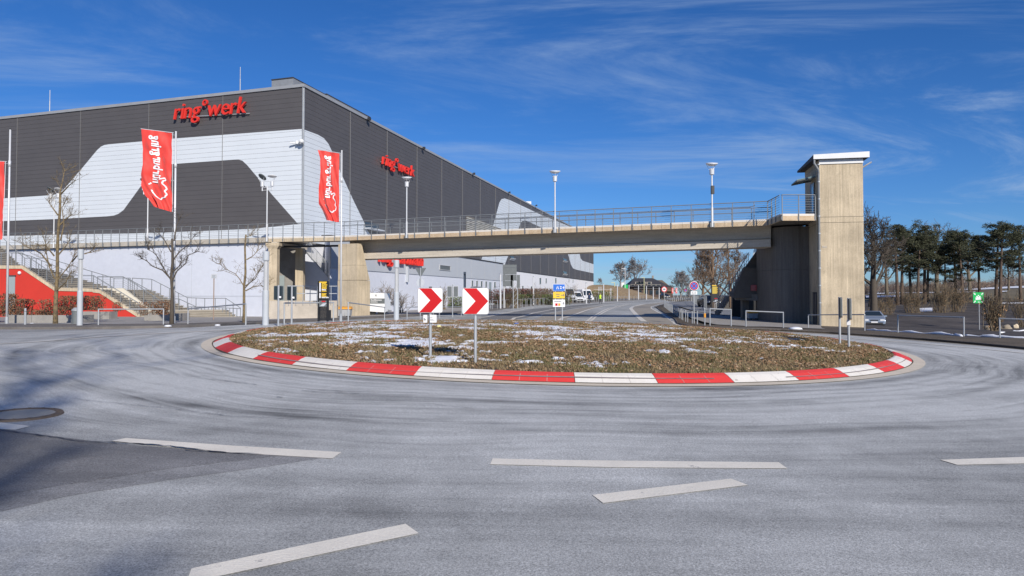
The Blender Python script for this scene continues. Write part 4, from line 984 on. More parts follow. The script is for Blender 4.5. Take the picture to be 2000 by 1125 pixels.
# left pier
pa, pb, pc = P(660, 600, 59.3), P(697, 600, 58.6), P(722, 600, 60.2)
pa, pb, pc = [Vector((q.x, q.y, 0)) for q in (pa, pb, pc)]; pd = pc + Vector((-.7, 1.3, 0)); pe = pa + nb_ * 2.4
pier = thing('bridge_pier', (pb.x, pb.y, gh(pb.x, pb.y)), 'pale concrete pier carrying the left end of the footbridge', 'pier')
def grow(ps, k):
    c = sum(ps, Vector()) / len(ps); return [c + (p - c) * k for p in ps]
ps = [pa, pb, pc, pd, pe]; z1, z2 = P(690, 547, 59).z, P(690, 518, 59).z
pb2 = [pa, pb, pb + (pc - pb) * .35, pd + (pb - pc) * .5, pe]
MB().prism([(p.x, p.y) for p in grow(ps, 1.02)], -1, z1 - .03).build('lower_shaft', M_conc, pier)
lo = [(p.x, p.y, z1 + .0) for p in ps]; hi = [(p.x, p.y, ZB - .28) for p in pb2]; n = 5
MB().add([lo[i] for i in range(n)] + [(lo[i][0] + (hi[i][0] - lo[i][0]) * .42, lo[i][1] + (hi[i][1] - lo[i][1]) * .42, z2 - .012) for i in range(n)], [tuple(range(n))[::-1], tuple(range(n, 2 * n))] + [(i, (i + 1) % n, n + (i + 1) % n, n + i) for i in range(n)]).build('middle_shaft', M_conc, pier)
MB().add([(lo[i][0] + (hi[i][0] - lo[i][0]) * .42, lo[i][1] + (hi[i][1] - lo[i][1]) * .42, z2) for i in range(n)] + hi, [tuple(range(n))[::-1], tuple(range(n, 2 * n))] + [(i, (i + 1) % n, n + (i + 1) % n, n + i) for i in range(n)]).build('upper_shaft', M_conc, pier)
# two slim columns and the cross-beam at the start of the bridge
def column(px0, px1, Y, top, label, cap=True, dep=.7):
    a, b = P(px0, 600, Y), P(px1, 600, Y); g = gh(a.x, Y); t = thing('concrete_column', ((a.x + b.x) / 2, Y + dep / 2, g), label, 'column', 'columns under the terrace corner')
    MB().box((a.x, Y, g - .3), (b.x, Y + dep, top)).build('shaft', M_conc, t)
    if cap: MB().add([(a.x, Y, top), (b.x, Y, top), (b.x, Y + dep, top), (a.x, Y + dep, top), (a.x - .2, Y - .1, top + .25), (b.x + .2, Y - .1, top + .25), (b.x + .2, Y + dep, top + .25), (a.x - .2, Y + dep, top + .25)], [(0, 1, 5, 4), (1, 2, 6, 5), (2, 3, 7, 6), (3, 0, 4, 7), (4, 5, 6, 7)]).box((a.x - .2, Y - .1, top + .25), (b.x + .2, Y + dep, top + .48)).build('capital', M_conc, t)
    return t
column(523, 540, 60.2, ZB - .6, 'pale concrete column with flared head at the end of the white wall')
column(576, 591, 64.0, ZB - .3, 'second concrete column further back, half in the shade of the bridge', False)
MB().slab([Z(P(530, 480, 60.4), ZB - .34), Z(P(541, 480, 60.3), ZB - .34), Z(P(600, 480, 66), ZB - .34), Z(P(588, 480, 66), ZB - .34)], Vector((0, 0, .3))).build('cross_beam', M_conc_h, br)
# low concrete parapet wall in front, with its railing
lw = thing('parapet_wall', G(600, 625.5), 'low stained concrete parapet wall between the columns and the pier', 'wall')
a, b = G(526, 626), G(658, 623.5); zt = P(590, 587.5, a.y).z
MB().slab([(a.x, a.y, -1), (b.x, b.y, -1), (b.x, b.y, zt), (a.x, a.y, zt)], Vector((0, .4, 0))).build('wall', mat('parapet_concrete', (.36, .32, .27), .9, (.56, .50, .42), .9, .5, .4, 8, fine=.15), lw)
for k in range(8):
    p = a.lerp(b, .28 + k * .105); MB().tube([Z(p + Vector((0, -.05, 0)), zt - .3), Z(p + Vector((0, -.05, 0)), zt + 1.0)], .028, 5).build('railing_post', M_steel, lw)
p, q = a.lerp(b, .26), b
for h in (.5, 1.02): MB().tube([Z(p + Vector((0, -.05, 0)), zt + h), Z(q + Vector((0, -.05, 0)), zt + h)], .03, 5).build('handrail', M_steel, lw)
# back wall with doorway, and the outer stair climbing to the terrace behind the columns
bw = thing('service_wall', G(560, 612), 'grey service wall with glazed door behind the terrace columns', 'wall')
a = P(528, 600, 64.0); b = P(578, 600, 66.0); MB().slab([(a.x, a.y, -1), (b.x, b.y, -1), (b.x, b.y, ZB), (a.x, a.y, ZB)], Vector((0, .3, 0))).build('wall', M_conc_g, bw)
d0, d1 = P(539, 538, 64.3), P(556, 538, 64.9)
dr = MB().slab([(d0.x, d0.y - .03, 0.0), (d1.x, d1.y - .03, 0.0), (d1.x, d1.y - .03, d1.z), (d0.x, d0.y - .03, d0.z)], Vector((0, -.06, 0))).build('door', M_door, bw)
mdx = d0.lerp(d1, .08); mdy = d0.lerp(d1, .45); MB().slab([(mdx.x, mdx.y - .10, .3), (mdy.x, mdy.y - .10, .3), (mdy.x, mdy.y - .10, d0.z - .2), (mdx.x, mdx.y - .10, d0.z - .2)], Vector((0, -.02, 0))).build('pane', M_glass_g, dr)
os_ = thing('outer_stair', G(650, 612), 'narrow outer stair with mesh railing behind the left bridge pier', 'stairs')
a = P(596, 490, 66.5); b = P(668, 574, 66.5)
MB().slab([(a.x, 66.5, a.z), (b.x, 66.5, b.z), (b.x, 66.5, -1), (a.x - 3.5, 66.8, -1), (a.x - 3.5, 66.8, ZB)], Vector((0, .3, 0))).build('side_wall', M_plaster, os_)
for k in range(7):
    t = (k + .3) / 7; p = a.lerp(b, t); MB().tube([p + Vector((0, -.1, 0)), p + Vector((0, -.1, 1.3))], .03, 5).build('railing_post', M_steel, os_)
for h in (1.3, .08): MB().tube([a + Vector((0, -.1, h)), b + Vector((0, -.1, h))], .035, 5).build('handrail', M_steel, os_)
mh_ = MB()
for k in range(60): p = a.lerp(b, k / 60); mh_.tube([p + Vector((0, -.1, .1)), p + Vector((0, -.1, 1.3))], .007, 3)
for k in range(9): mh_.tube([a + Vector((0, -.1, .15 + k * .13)), b + Vector((0, -.1, .15 + k * .13))], .007, 3)
mh_.build('mesh_infill', M_steel, os_, kind='stuff')

# ================================================================ LIFT TOWER
TA = P(1603, 600, 43.5); TA = Vector((TA.x, TA.y, 0)); tu = Vector((.980, -.199, 0)); tv = Vector((.199, .980, 0)); tn = -tv
TW, TD = 2.47, 4.3
tw = thing('lift_tower', (TA.x, TA.y, gh(TA.x, TA.y)), 'tall board-marked concrete lift tower with white roof edge', 'tower')
def tp(s, d, z): q = TA + tu * s + tv * d; return Vector((q.x, q.y, z))
zj = [P(1645, y, 43.3).z for y in (700, 434.5, 423.5, 320)]
def tbox(s0, s1, d0, d1, z0, z1): 
    v = [tp(s0, d0, z0), tp(s1, d0, z0), tp(s1, d1, z0), tp(s0, d1, z0), tp(s0, d0, z1), tp(s1, d0, z1), tp(s1, d1, z1), tp(s0, d1, z1)]
    return v, [(0, 3, 2, 1), (4, 5, 6, 7), (0, 1, 5, 4), (1, 2, 6, 5), (2, 3, 7, 6), (3, 0, 4, 7)]
for i in range(3):
    z0, z1 = zj[i] + .012, zj[i + 1] - .012; e = .0 if i != 1 else .004
    MB().add(*tbox(-e, TW + e, -e, TD, z0, z1)).build('shaft_section', M_conc, tw)
MB().add(*tbox(.02, TW - .02, .02, TD - .02, -1, zj[3] + .1)).build('shaft_core', M_conc_dk, tw)
MB().add(*tbox(.0, TW, -.03, TD, zj[3], zj[3] + .28)).build('band_core', M_conc, tw); MB().add(*tbox(-.01, TW + .01, -.06, -.031, zj[3], zj[3] + .28)).build('white_band', M_white, tw)
zt = zj[3] + .283
rf = MB().add([tp(-.45, TD + .2, zt - .02), tp(-.38, -.27, zt), tp(TW + .28, -.27, zt), tp(TW + .35, TD + .3, zt), tp(-.45, TD + .2, zt + .10), tp(-.38, -.27, zt + .27), tp(TW + .28, -.27, zt + .34), tp(TW + .35, TD + .3, zt + .3)],
        [(0, 3, 2, 1), (4, 5, 6, 7), (0, 1, 5, 4), (1, 2, 6, 5), (2, 3, 7, 6), (3, 0, 4, 7)]).build('roof', M_slate, tw)
MB().add([tp(-.38, -.275, zt + .0), tp(TW + .3, -.275, zt + .0), tp(TW + .3, -.275, zt + .35), tp(-.38, -.275, zt + .28), tp(-.38, -.31, zt + .0), tp(TW + .3, -.31, zt + .0), tp(TW + .3, -.31, zt + .35), tp(-.38, -.31, zt + .28)],
   [(0, 1, 2, 3), (4, 7, 6, 5), (0, 4, 5, 1), (1, 5, 6, 2), (2, 6, 7, 3), (3, 7, 4, 0)]).build('roof_trim', M_white, rf)
MB().tube([tp(TW, .5, zt - .55), tp(TW + .3, .3, zt - .35), tp(TW + .55, .2, zt - .2)], .05, 6).build('wall_bracket', M_pole, tw)
# downpipe on the left corner, with clips
dpz = [(-.32, -.2, zt - .02), (-.32, -.22, zt - .25), (-.1, -.2, zt - .62), (-.06, -.12, zt - .85), (-.06, -.12, gh(TA.x, TA.y) + .05)]
dpp = MB().tube([tp(*q) for q in dpz], .065, 8).build('downpipe', M_steel_d, tw)
for k in range(9): MB().tube([tp(-.06, -.12, 1.2 + k * 1.05), tp(-.06, -.12, 1.27 + k * 1.05)], .085, 8).build('pipe_clip', M_steel, dpp)
MB().tube([tp(-.17, -.03, zt - .8), tp(-.17, -.03, gh(TA.x, TA.y))], .028, 6).build('cable_pipe', mat('brass_pipe', (.45, .36, .22), .5), tw)
# upper door with glass canopy, lower door
zdk = ZDK
MB().add([tp(-.02, 1.3, zdk), tp(-.02, 2.6, zdk), tp(-.02, 2.6, zdk + 2.15), tp(-.02, 1.3, zdk + 2.15)], [(0, 1, 2, 3)]).build('door_recess', M_black, tw)
d_ = MB().add([tp(-.04, 1.35, zdk), tp(-.04, 2.1, zdk), tp(-.04, 2.1, zdk + 2.1), tp(-.04, 1.35, zdk + 2.1)], [(0, 1, 2, 3)]).build('upper_door', M_door, tw)
MB().add([tp(-.05, 1.55, zdk + .3), tp(-.05, 1.95, zdk + .3), tp(-.05, 1.95, zdk + 1.9), tp(-.05, 1.55, zdk + 1.9)], [(0, 1, 2, 3)]).build('pane', M_glass_g, d_)
MB().slab([tp(-.0, .5, zdk + 2.38), tp(-.0, 2.4, zdk + 2.38), tp(-1.2, 2.4, zdk + 2.16), tp(-1.2, .5, zdk + 2.16)], Vector((0, 0, .05))).build('canopy', M_glass_g, tw)
for d in (.55, 2.35): MB().tube([tp(0, d, zdk + 2.35), tp(-1.2, d, zdk + 2.12)], .035, 5).build('canopy_arm', M_steel_d, tw)
gz = gh(TA.x, TA.y)
MB().add([tp(-.02, .9, gz), tp(-.02, 2.2, gz), tp(-.02, 2.2, gz + 2.1), tp(-.02, .9, gz + 2.1)], [(0, 1, 2, 3)]).build('lower_door', M_slate, tw)
for d in (1.05, 1.55): MB().slab([tp(-.03, d, gz + .1), tp(-.03, d + .25, gz + .1), tp(-.03, d + .25, gz + 2.0), tp(-.03, d, gz + 2.0)], -tu * .02).build('door_leaf', M_conc_dk, tw)
b = MB(); illegible(b, '19601', tp(.10, -.02, P(1612, 484, 43.4).z), tu, (0, 0, 1), .30, .13, tn, .01); b.build('cast_number', M_conc_h, tw)
MB().add(*tbox(.07, .47, -.012, .0, P(1612, 487, 43.4).z, P(1612, 478, 43.4).z)).build('number_plate', M_conc_dk if False else M_conc, tw)

# landing platform between bridge and tower
plat = thing('bridge_landing', (N2.x, N2.y, 0), 'concrete landing joining the footbridge to the lift tower', 'platform')
Q1 = P(1527, 430, 43.6); Q1 = Vector((Q1.x, Q1.y, 0)); Q2 = TA - tu * .22 + tv * .05; Q3 = TA + tv * TD - tu * .02; Q4 = N2 + nb_ * (DW + 1.5)
MB().prism([(q.x, q.y) for q in (N2, Q1, Q2, Q3, Q4)], ZDK - .32, ZDK - .06).build('slab', M_conc_dk, plat)
fascia(N2 + dn * .02, Q1, -(Q1 - N2).normalized().cross(Vector((0, 0, -1))), 3, ZB, ZDK, plat, m=M_conc)
fascia(Q1, Q2, tn, 2, ZB, ZDK, plat)
e1 = (Q1 - N2).normalized().cross(Vector((0, 0, 1))); e1 = e1 if e1.dot(Vector((-1, -.3, 0))) > 0 else -e1
railing(plat, [Z(N2 + e1 * .12, ZDK), Z(Q1 + e1 * .12, ZDK)], .95, phase=.1)
railing(plat, [Z(Q1 + tn * .12, ZDK), Z(Q2 + tn * .12 - tu * .05, ZDK)], 1.15)
# curved support wall
sw = thing('support_wall', GY(1530, 48), 'dark curved concrete support wall beside the lift tower', 'pier')
sc_ = Vector((N2.x + 1.35, 48.0, 0)); x0 = P(1498, 600, 49).x; x1 = TA.x + .85
poly = []
for k in range(13):
    t = math.pi + math.pi * k / 12 * .5; poly.append((x0 + 1.55 + 1.55 * math.cos(t), 48.3 + 1.55 * math.sin(t)))
poly += [(x1, 46.6), (x1 + .3, 49.5), (x0 + .5, 52.0), (x0, 51.0)]
zs1 = P(1500, 527, 48).z
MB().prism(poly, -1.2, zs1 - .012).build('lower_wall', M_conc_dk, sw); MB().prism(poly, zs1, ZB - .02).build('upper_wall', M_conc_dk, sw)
for px0, px1, y0, y1 in ((1487.5, 1497, 493, 506), (1499, 1503, 490, 503)):
    pass
# ---- stair behind the support wall, climbing to the landing
bs = thing('tower_stair', GY(1440, 55), 'dark concrete staircase climbing to the footbridge behind the lift tower', 'stairs')
def bsp(px, py, Y=53): return P(px, py, Y)
a = P(1492, 476, 52); flights = [((1489, 478), (1480, 520)), ((1462, 522), (1432, 574)), ((1424, 578), (1402, 612))]
for i, ((ax_, ay_), (bx_, by_)) in enumerate(flights):
    A, B = P(ax_, ay_, 52 + i * 2), P(bx_, by_, 54 + i * 2); n = 9
    m_ = MB()
    for k in range(n):
        t0, t1 = k / n, (k + 1) / n; p, q = A.lerp(B, t0), A.lerp(B, t1)
        m_.slab([(p.x, p.y, p.z), (q.x, q.y, p.z), (q.x, q.y, p.z - .45), (p.x, p.y, p.z - .45)], Vector((.3, 1.9, 0)))
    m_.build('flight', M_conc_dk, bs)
    rl = [A + Vector((0, 0, 1.1)), B + Vector((0, 0, 1.1))]
    MB().tube(rl, .035, 5).build('handrail', M_steel, bs); MB().tube([q - Vector((0, 0, .45)) for q in rl], .02, 4).build('handrail', M_steel, bs)
    for k in range(8): p = A.lerp(B, k / 7); MB().tube([p, p + Vector((0, 0, 1.1))], .02, 4).build('railing_post', M_steel, bs)
    for k in range(8): p = A.lerp(B, k / 7) + Vector((.3, 1.9, 0)); MB().tube([p, p + Vector((0, 0, 1.1))], .02, 4).build('railing_post', M_steel, bs)
for nm, pp, Y in (('side_wall', [(1490, 476), (1500, 476), (1500, 526), (1455, 524), (1461, 516)], 51.5), ('side_wall', [(1454, 522), (1500, 525), (1500, 582), (1430, 582)], 51.0),):
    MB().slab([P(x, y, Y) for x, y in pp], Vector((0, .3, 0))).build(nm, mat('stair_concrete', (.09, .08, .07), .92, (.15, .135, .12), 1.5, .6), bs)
MB().slab([P(1434, 577, 51.5), P(1500, 573, 50.5), P(1500, 588, 50.5), P(1437, 586, 51.5)], Vector((.6, 2.2, 0))).build('landing_beam', M_conc_dk, bs)
for px in (1456, 1486): p = P(px, 600, 52); MB().box((p.x - .2, 52, -1.5), (p.x + .25, 52.5, P(px, 580, 52).z)).build('support_column', M_conc_dk, bs)
MB().box((P(1432, 600, 55).x, 55.2, -1.5), (P(1495, 600, 55).x, 55.5, P(1460, 580, 55).z)).build('shade_backing', M_black, bs)  # added black backing, painted to stand for the shade under the stair
sg = thing('notice_board', P(1472, 561, 50.9), 'faded red notice board on the dark staircase wall', 'sign')
MB().slab([P(1466.5, 556.5, 50.9), P(1477.5, 556.5, 50.9), P(1477.5, 568, 50.9), P(1466.5, 568, 50.9)], Vector((0, -.03, 0))).build('board', M_redpale, sg)
b = MB()
for k in range(5): b.slab([P(1467.5, 558.2 + k * 2, 50.86), P(1476 - (k % 2) * 2, 558.2 + k * 2, 50.86), P(1476 - (k % 2) * 2, 558.9 + k * 2, 50.86), P(1467.5, 558.9 + k * 2, 50.86)], Vector((0, -.01, 0)))
b.build('print', mat('pale_print', (.55, .3, .3), .6), sg)

# ================================================================ GRAND STAIR ON THE LEFT
st = thing('grand_staircase', G(200, 626), 'wide concrete staircase with red and cream side walls below the arena', 'stairs')
YN, YF = 54.5, 60.5
def zy(py, Y): return P(0, py, Y).z
zs = [ZDK, zy(522, YN), zy(565, YN), zy(622, YN) + .75, zy(622, YN)]
nearx = {}
def lerp(a, b, t): return a + (b - a) * t
# profile: (z, px near, px far)
prof = [(zs[0], -150, -25), (zs[1], -62, 47), (zs[1], 42, 92), (zs[2], 107, 222), (zs[2] - .1, 190, 296), (zs[2] - 2.0 + .35, 262, 366), (zs[2] - 2.05 + .35, 266, 441), (zs[4] - .35, 292, 472)]
def sp(z, px, Y, dy=0): q = P(px, 578, Y); return Vector((q.x, Y + dy, z))
M_step = mat('step_concrete', (.34, .31, .26), .9, (.47, .43, .36), 1.5, .6, .3, 20, fine=.15)
M_riser = mat('shaded_riser', (.21, .19, .155), .9, (.32, .285, .235), 1.5, .6, .3, 20, fine=.15)  # step concrete darkened, so shade on the risers is in the colour
for i in range(len(prof) - 1):
    (za, na_, fa), (zb, nb2, fb) = prof[i], prof[i + 1]
    rise = za - zb; k = max(1, round(rise / .165)) if rise > .12 else 1
    for j in range(k):
        t0, t1 = j / k, (j + 1) / k; z = lerp(za, zb, t0) if k > 1 else za
        A0, A1 = sp(z, lerp(na_, nb2, t0), YN), sp(z, lerp(na_, nb2, t1), YN); B0, B1 = sp(z, lerp(fa, fb, t0), YF), sp(z, lerp(fa, fb, t1), YF)
        rs = .03 * (j % 2)
        nz = Vector((.045, 0, 0)); dz_ = Vector((0, 0, -.045))
        m_ = MB().slab([A0, A1 + nz, B1 + nz, B0], dz_).slab([A0 + dz_ * 1.05, A1 + dz_ * 1.05, B1 + dz_ * 1.05, B0 + dz_ * 1.05], Vector((0, 0, -.4)), 1)
        m_.build('step', [M_step, M_riser], st)
# side walls under the near edge
def sidewall(pts, Y, m, name, depth=.25, cap=True):
    base = [(px, z) for px, z in pts]; poly = [sp(z, px, Y) for px, z in base]
    gz = min(gh(q.x, q.y) for q in poly) - .3
    MB().slab(poly + [Vector((poly[-1].x, Y, gz)), Vector((poly[0].x, Y, gz))], Vector((0, depth, 0))).build(name, m, st)
    if cap:
        for k in range(len(poly) - 1):
            a, b = poly[k], poly[k + 1]; MB().slab([a + Vector((0, -.06, .004)), b + Vector((0, -.06, .004)), b + Vector((0, -.06, .25)), a + Vector((0, -.06, .25))], Vector((0, .35, 0))).build('wall_cap', M_conc, st)
sidewall([(-200, zs[1] - .12), (42, zs[1] - .12), (107, zs[2] - .12)], YN - .05, M_redwall, 'red_wall')
sidewall([(107, zs[2] - .12), (182, zs[2] - .2)], YN - .03, M_redwall, 'red_wall')
sidewall([(182, zs[2] - .25), (195, zs[2] - .3), (274, zs[4] + .0)], YN - .05, M_redwall, 'red_wall', cap=True)
sidewall([(192, zy(563, 56)), (240, zy(563, 56)), (318, zy(624, 56))], 56, M_cream, 'cream_wall', cap=False)
# door and lamp in the red wall
a, b = P(15, 540, YN - .06), P(30, 540, YN - .06)
dd = MB().slab([(a.x, a.y, gh(a.x, a.y)), (b.x, b.y, gh(a.x, a.y)), (b.x, b.y, b.z), (a.x, a.y, a.z)], Vector((0, -.03, 0))).build('side_door', M_door, st)
MB().slab([(a.x - .1, a.y, a.z), (b.x + .05, b.y, a.z), (b.x + .05, b.y, a.z + .1), (a.x - .1, a.y, a.z + .1)], Vector((0, -.06, 0))).build('door_lintel', M_slate, dd)
q = P(38, 533, YN - .1); MB().lathe([(.001, -.13), (.09, -.1), (.13, 0), (.09, .1), (.001, .13)], q, 12).build('wall_lamp', M_lamp, st, smooth=True)
# stair railings
SPOST = MB().box((-.022, -.022, -.15), (.022, .022, 1.0)).mesh('railing_post', M_steel_d)
def srail(pp, Y, spacing=.95, double=True, wires=5):
    pts = [sp(z, px, Y) for px, z in pp]
    for i in range(len(pts) - 1):
        a, b = pts[i], pts[i + 1]; n = max(1, round((b - a).length / spacing))
        for k in range(n + (1 if i == len(pts) - 2 else 0)):
            o_ = link('railing_post', SPOST, st, world=False); o_.location = a.lerp(b, k / n) - wloc(st)
    up = lambda h: [p + Vector((0, 0, h)) for p in pts]
    MB().tube(up(1.0), .03, 6).build('handrail', M_steel_d, st)
    for w in range(wires): MB().tube(up(.12 + .8 * w / max(1, wires - 1)), .010, 4).build('rail_wire', M_steel_d, st)
srail([(-60, zs[1] + .1), (42, zs[1] + .1), (107, zs[2] + .1), (182, zs[2] + .05), (272, zs[4] + .15)], YN, .85, wires=6)
srail([(-25, zs[0]), (47, zs[1]), (92, zs[1]), (222, zs[2]), (254, zs[2])], YF - .1, .95, wires=1)
srail([(258, zs[2]), (296, zs[2] - .1), (366, zs[2] - 1.65), (400, zs[2] - 1.7)], YF - .1, .95, wires=1)
srail([(400, zs[2] - 1.7), (441, zs[2] - 1.7), (470, zs[4] - .3)], YF - .15, .85, wires=1)
srail([(190, zs[2]), (240, zs[2]), (262, zs[2] - .5), (318, zs[4] + .2)], 56.1, .9, wires=6)
srail([(30, zs[1] + .3), (60, zs[1]), (160, zs[2])], 57.5, .95, wires=1)
srail([(250, zs[2] - .1), (320, zs[2] - 1.7), (350, zs[2] - 1.75), (385, zs[4] - .2)], 58.5, .9, wires=1)
# lower gate-like rails at the foot
srail([(368, zs[4] - .2), (400, zs[4] - .2), (470, zs[4] - .35)], 60, .3, wires=0)
# ================================================================ LAMPS
def bridge_lamp(px, Y, ztop, label, box=False):
    a, b = N1, N2
    p = onplane(px, 450, Z(a + nf * .02, 0), nb_); base = Vector((p.x, p.y, 0)) + nf * .22
    t = thing('street_lamp', (base.x, base.y, ZDK - .4), label, 'street lamp', 'lamps standing on the footbridge')
    H = ztop
    MB().tube([(0, 0, 0), (0, 0, 1.3)], .075, 8).tube([(0, 0, 1.3), (0, 0, H - .75)], .05, 8).build('pole', M_pole, t, world=False)
    MB().box((-.14, -.06, -.02), (.14, .14, .28)).build('bracket', M_steel_d, t, world=False)
    MB().lathe([(.001, H - .78), (.15, H - .76), (.16, H - .42), (.13, H - .36), (.001, H - .36)], k=12).build('lamp_head', M_pole, t, world=False)
    m_ = MB()
    for k in range(3):
        an = k * 2.094 + .6; m_.tube([(.13 * math.cos(an), .13 * math.sin(an), H - .5), (.22 * math.cos(an), .22 * math.sin(an), H - .3), (.36 * math.cos(an), .36 * math.sin(an), H - .06)], .012, 4)
    m_.build('arm', M_pole, t, world=False)
    r_ = MB(); r_.T = Matrix.Translation((0, 0, H)) @ Matrix.Rotation(R_(10), 4, 'X') @ Matrix.Translation((0, 0, -H))
    r_.lathe([(.001, H - .2), (.16, H - .185), (.30, H - .12), (.40, H - .03), (.41, H), (.36, H + .025), (.001, H + .05)], k=20); r_.build('reflector', M_lamp, t, world=False, smooth=True)
    if box: MB().box((-.06, -.1, 2.2), (.14, .1, 2.75)).build('control_box', M_black, t, world=False)
    return t
def lamp_h(px, ytop): p = onplane(px, ytop, Z(N1, 0), nb_); return p.z - ZDK + .4
bridge_lamp(797, 0, lamp_h(797, 347), 'single lamp nearest the left pier on the footbridge edge')
bridge_lamp(1086, 0, lamp_h(1086, 335), 'single lamp on the middle of the footbridge edge')
bridge_lamp(1392, 0, lamp_h(1392, 320), 'single lamp with small black box on its pole, nearest the lift tower', True)
def double_lamp(px, ytop, label):
    p = onplane(px, 460, N0 + NL * .2, NL); t = thing('street_lamp', (p.x, p.y, ZDK - .4), label, 'street lamp', 'twin lamps on the terrace edge', rotz=math.atan2(UL.y, UL.x))
    q = onplane(px, ytop, N0 + NL * .2, NL); H = q.z - ZDK + .4
    MB().tube([(0, 0, 0), (0, 0, 1.5)], .075, 8).tube([(0, 0, 1.5), (0, 0, H - .5)], .05, 8).build('pole', M_pole, t, world=False)
    for h in (H - .85, H - .62): MB().tube([(-.52, 0, h), (.52, 0, h)], .025, 5).build('cross_arm', M_pole, t, world=False)
    for s in (-1, 1):
        MB().lathe([(.001, -.5), (.05, -.5), (.05, -.15), (.15, -.13), (.155, .25), (.12, .3), (.001, .3)], (.5 * s, 0, H - .4), 12).build('lamp_head', M_pole, t, world=False)
        m_ = MB()
        for k in range(3):
            an = k * 2.094 + .5; m_.tube([(.5 * s + .12 * math.cos(an), .12 * math.sin(an), H - .2), (.5 * s + .36 * math.cos(an), .36 * math.sin(an), H + .22)], .014, 4)
        m_.build('arm', M_pole, t, world=False)
        r_ = MB(); r_.T = Matrix.Translation((.5 * s, 0, H + .3)) @ Matrix.Rotation(R_(-14 if s > 0 else 4), 4, 'Y') @ Matrix.Rotation(R_(38 if s > 0 else 8), 4, 'X')
        r_.lathe([(.001, -.05), (.3, -.03), (.38, 0), (.36, .03), (.001, .05)], k=20); r_.build('reflector', M_lamp if s < 0 else M_signback, t, world=False, smooth=True)
    return t
double_lamp(521, 352, 'twin-headed lamp on the terrace corner beside the white cladding stripe')
double_lamp(288, 360, 'twin-headed lamp on the terrace, partly behind the middle flag')
double_lamp(105, 376, 'twin-headed lamp on the terrace behind the tall leftmost tree')
M_colgrey = mat('column_grey', (.42, .45, .48), .5, (.48, .51, .54), 3, .6)
def column_light(px, py, ytop, label, fat=.115):
    p = G(px, py); q = P(px, ytop, p.y); H = q.z - p.z; t = thing('column_light', p, label, 'column light', 'column lights along the pavement'); M_pole = M_colgrey
    MB().lathe([(fat, -.1), (fat, H * .46), (fat * .92, H * .47)], k=16).build('base', M_pole, t, world=False)
    m_ = MB()
    for k in range(3):
        an = k * 2.094; m_.tube([(fat * .8 * math.cos(an), fat * .8 * math.sin(an), H * .46), (fat * .8 * math.cos(an), fat * .8 * math.sin(an), H * .9)], .016, 5)
    m_.build('rods', M_steel, t, world=False)
    MB().lathe([(fat * .62, H * .46), (fat * .62, H * .88)], k=10).build('lamp_tube', M_grey_p, t, world=False)
    MB().lathe([(fat, H * .875), (fat * 1.05, H * .89), (fat * 1.05, H - .03), (fat * .9, H), (.001, H)], k=16).build('cap', M_pole, t, world=False)
    return t
column_light(155.5, 640, 487, 'thick grey column light with glass upper half beside the hedge')
column_light(518.5, 635, 491, 'tall column light in front of the end of the white wall')
column_light(774, 627, 508, 'column light right of the white trailer')
for px, py, yt, lb in ((977.5, 604, 536, 'white pole closest to the dark sign backs on the far pavement'), (1042, 596, 541, 'white pole on the far pavement left of the blue and yellow direction sign'), (1145, 593, 553, 'white pole in front of the white van'), (1179, 590.6, 555, 'white pole in front of the near foot of the brown slope'), (1206, 588.6, 555.7, 'white pole before the steepest part of the brown slope'),
                       (1228.6, 587, 557, 'white pole just right of the green container'), (1247, 585.8, 557.6, 'white pole in front of the left half of the dark house'), (1262.7, 585, 559, 'white pole in front of the middle of the dark house'), (1276, 584.5, 561, 'white pole in front of the right half of the dark house'), (1287.5, 584, 562, 'white pole farthest along the road, by the round width sign')):
    p = G(px, py); H = P(px, yt, p.y).z - p.z; t = thing('light_pole', p, lb, 'light pole', 'white light poles along the road'); w = .09 + .0002 * p.y
    MB().lathe([(w, -.1), (w, H * .45), (w * .85, H * .46), (w * .85, H)], k=8).build('pole', M_pole, t, world=False); MB().lathe([(w, H), (w, H + .12), (.001, H + .13)], k=8).build('cap', M_steel, t, world=False)

# ================================================================ TUBE BARRIERS
BH = .8
def barrier(a, b, label, grp='tube barriers along the kerb', h=None, m=M_steel, r=.028):
    h = h or BH; d = b - a; t = thing('tube_barrier', a, label, 'barrier', grp); d = Vector((d.x, d.y, d.z))
    for q in (Vector((0, 0, 0)), d): MB().tube([q - Vector((0, 0, .2)), q + Vector((0, 0, h - .02))], r, 7).build('post', m, t, world=False)
    MB().tube([Vector((0, 0, h)) - d.normalized() * .02, d + Vector((0, 0, h)) + d.normalized() * .02], r, 7).build('top_rail', m, t, world=False)
    return t
for x0, y0, x1, y1, lb in ((192, 639, 319, 638, 'tube barrier in front of the red and cream stair walls'), (367, 637, 480, 634.5, 'tube barrier at the foot of the lowest steps'),
    (555, 633, 651, 629.5, 'tube barrier in front of the black information board'), (680, 628, 751, 625.5, 'tube barrier in front of the bridge pier and trailer'),
    (795, 624, 846, 621.5, 'tube barrier behind the left chevron sign'), (858, 621, 901, 618, 'tube barrier between the two chevron signs'),
    (1386.7, 639, 1428, 640, 'tube barrier in front of the right information board'), (1457, 641, 1530, 643, 'tube barrier in front of the curved dark wall'),
    (1579, 643, 1689, 648.5, 'tube barrier in front of the lift tower'), (1754, 651.5, 1883, 659, 'tube barrier at the edge of the parking lot, left of the green sign'), (1953, 662.5, 2080, 670, 'tube barrier at the right edge, in front of the boulders'),
    (1362, 636, 1376.5, 638.5, 'short tube barrier with orange reflector beside the no-stopping sign')):
    t_ = barrier(G(x0, y0), G(x1, y1), lb)
p = G(1376.5, 638.5, .5); t = tag(MB().lathe([(.05, -.09), (.05, .09)], p, 8).build('reflector_band', M_orange), 'orange reflector band round the barrier post beside the no-stopping sign', 'reflector')
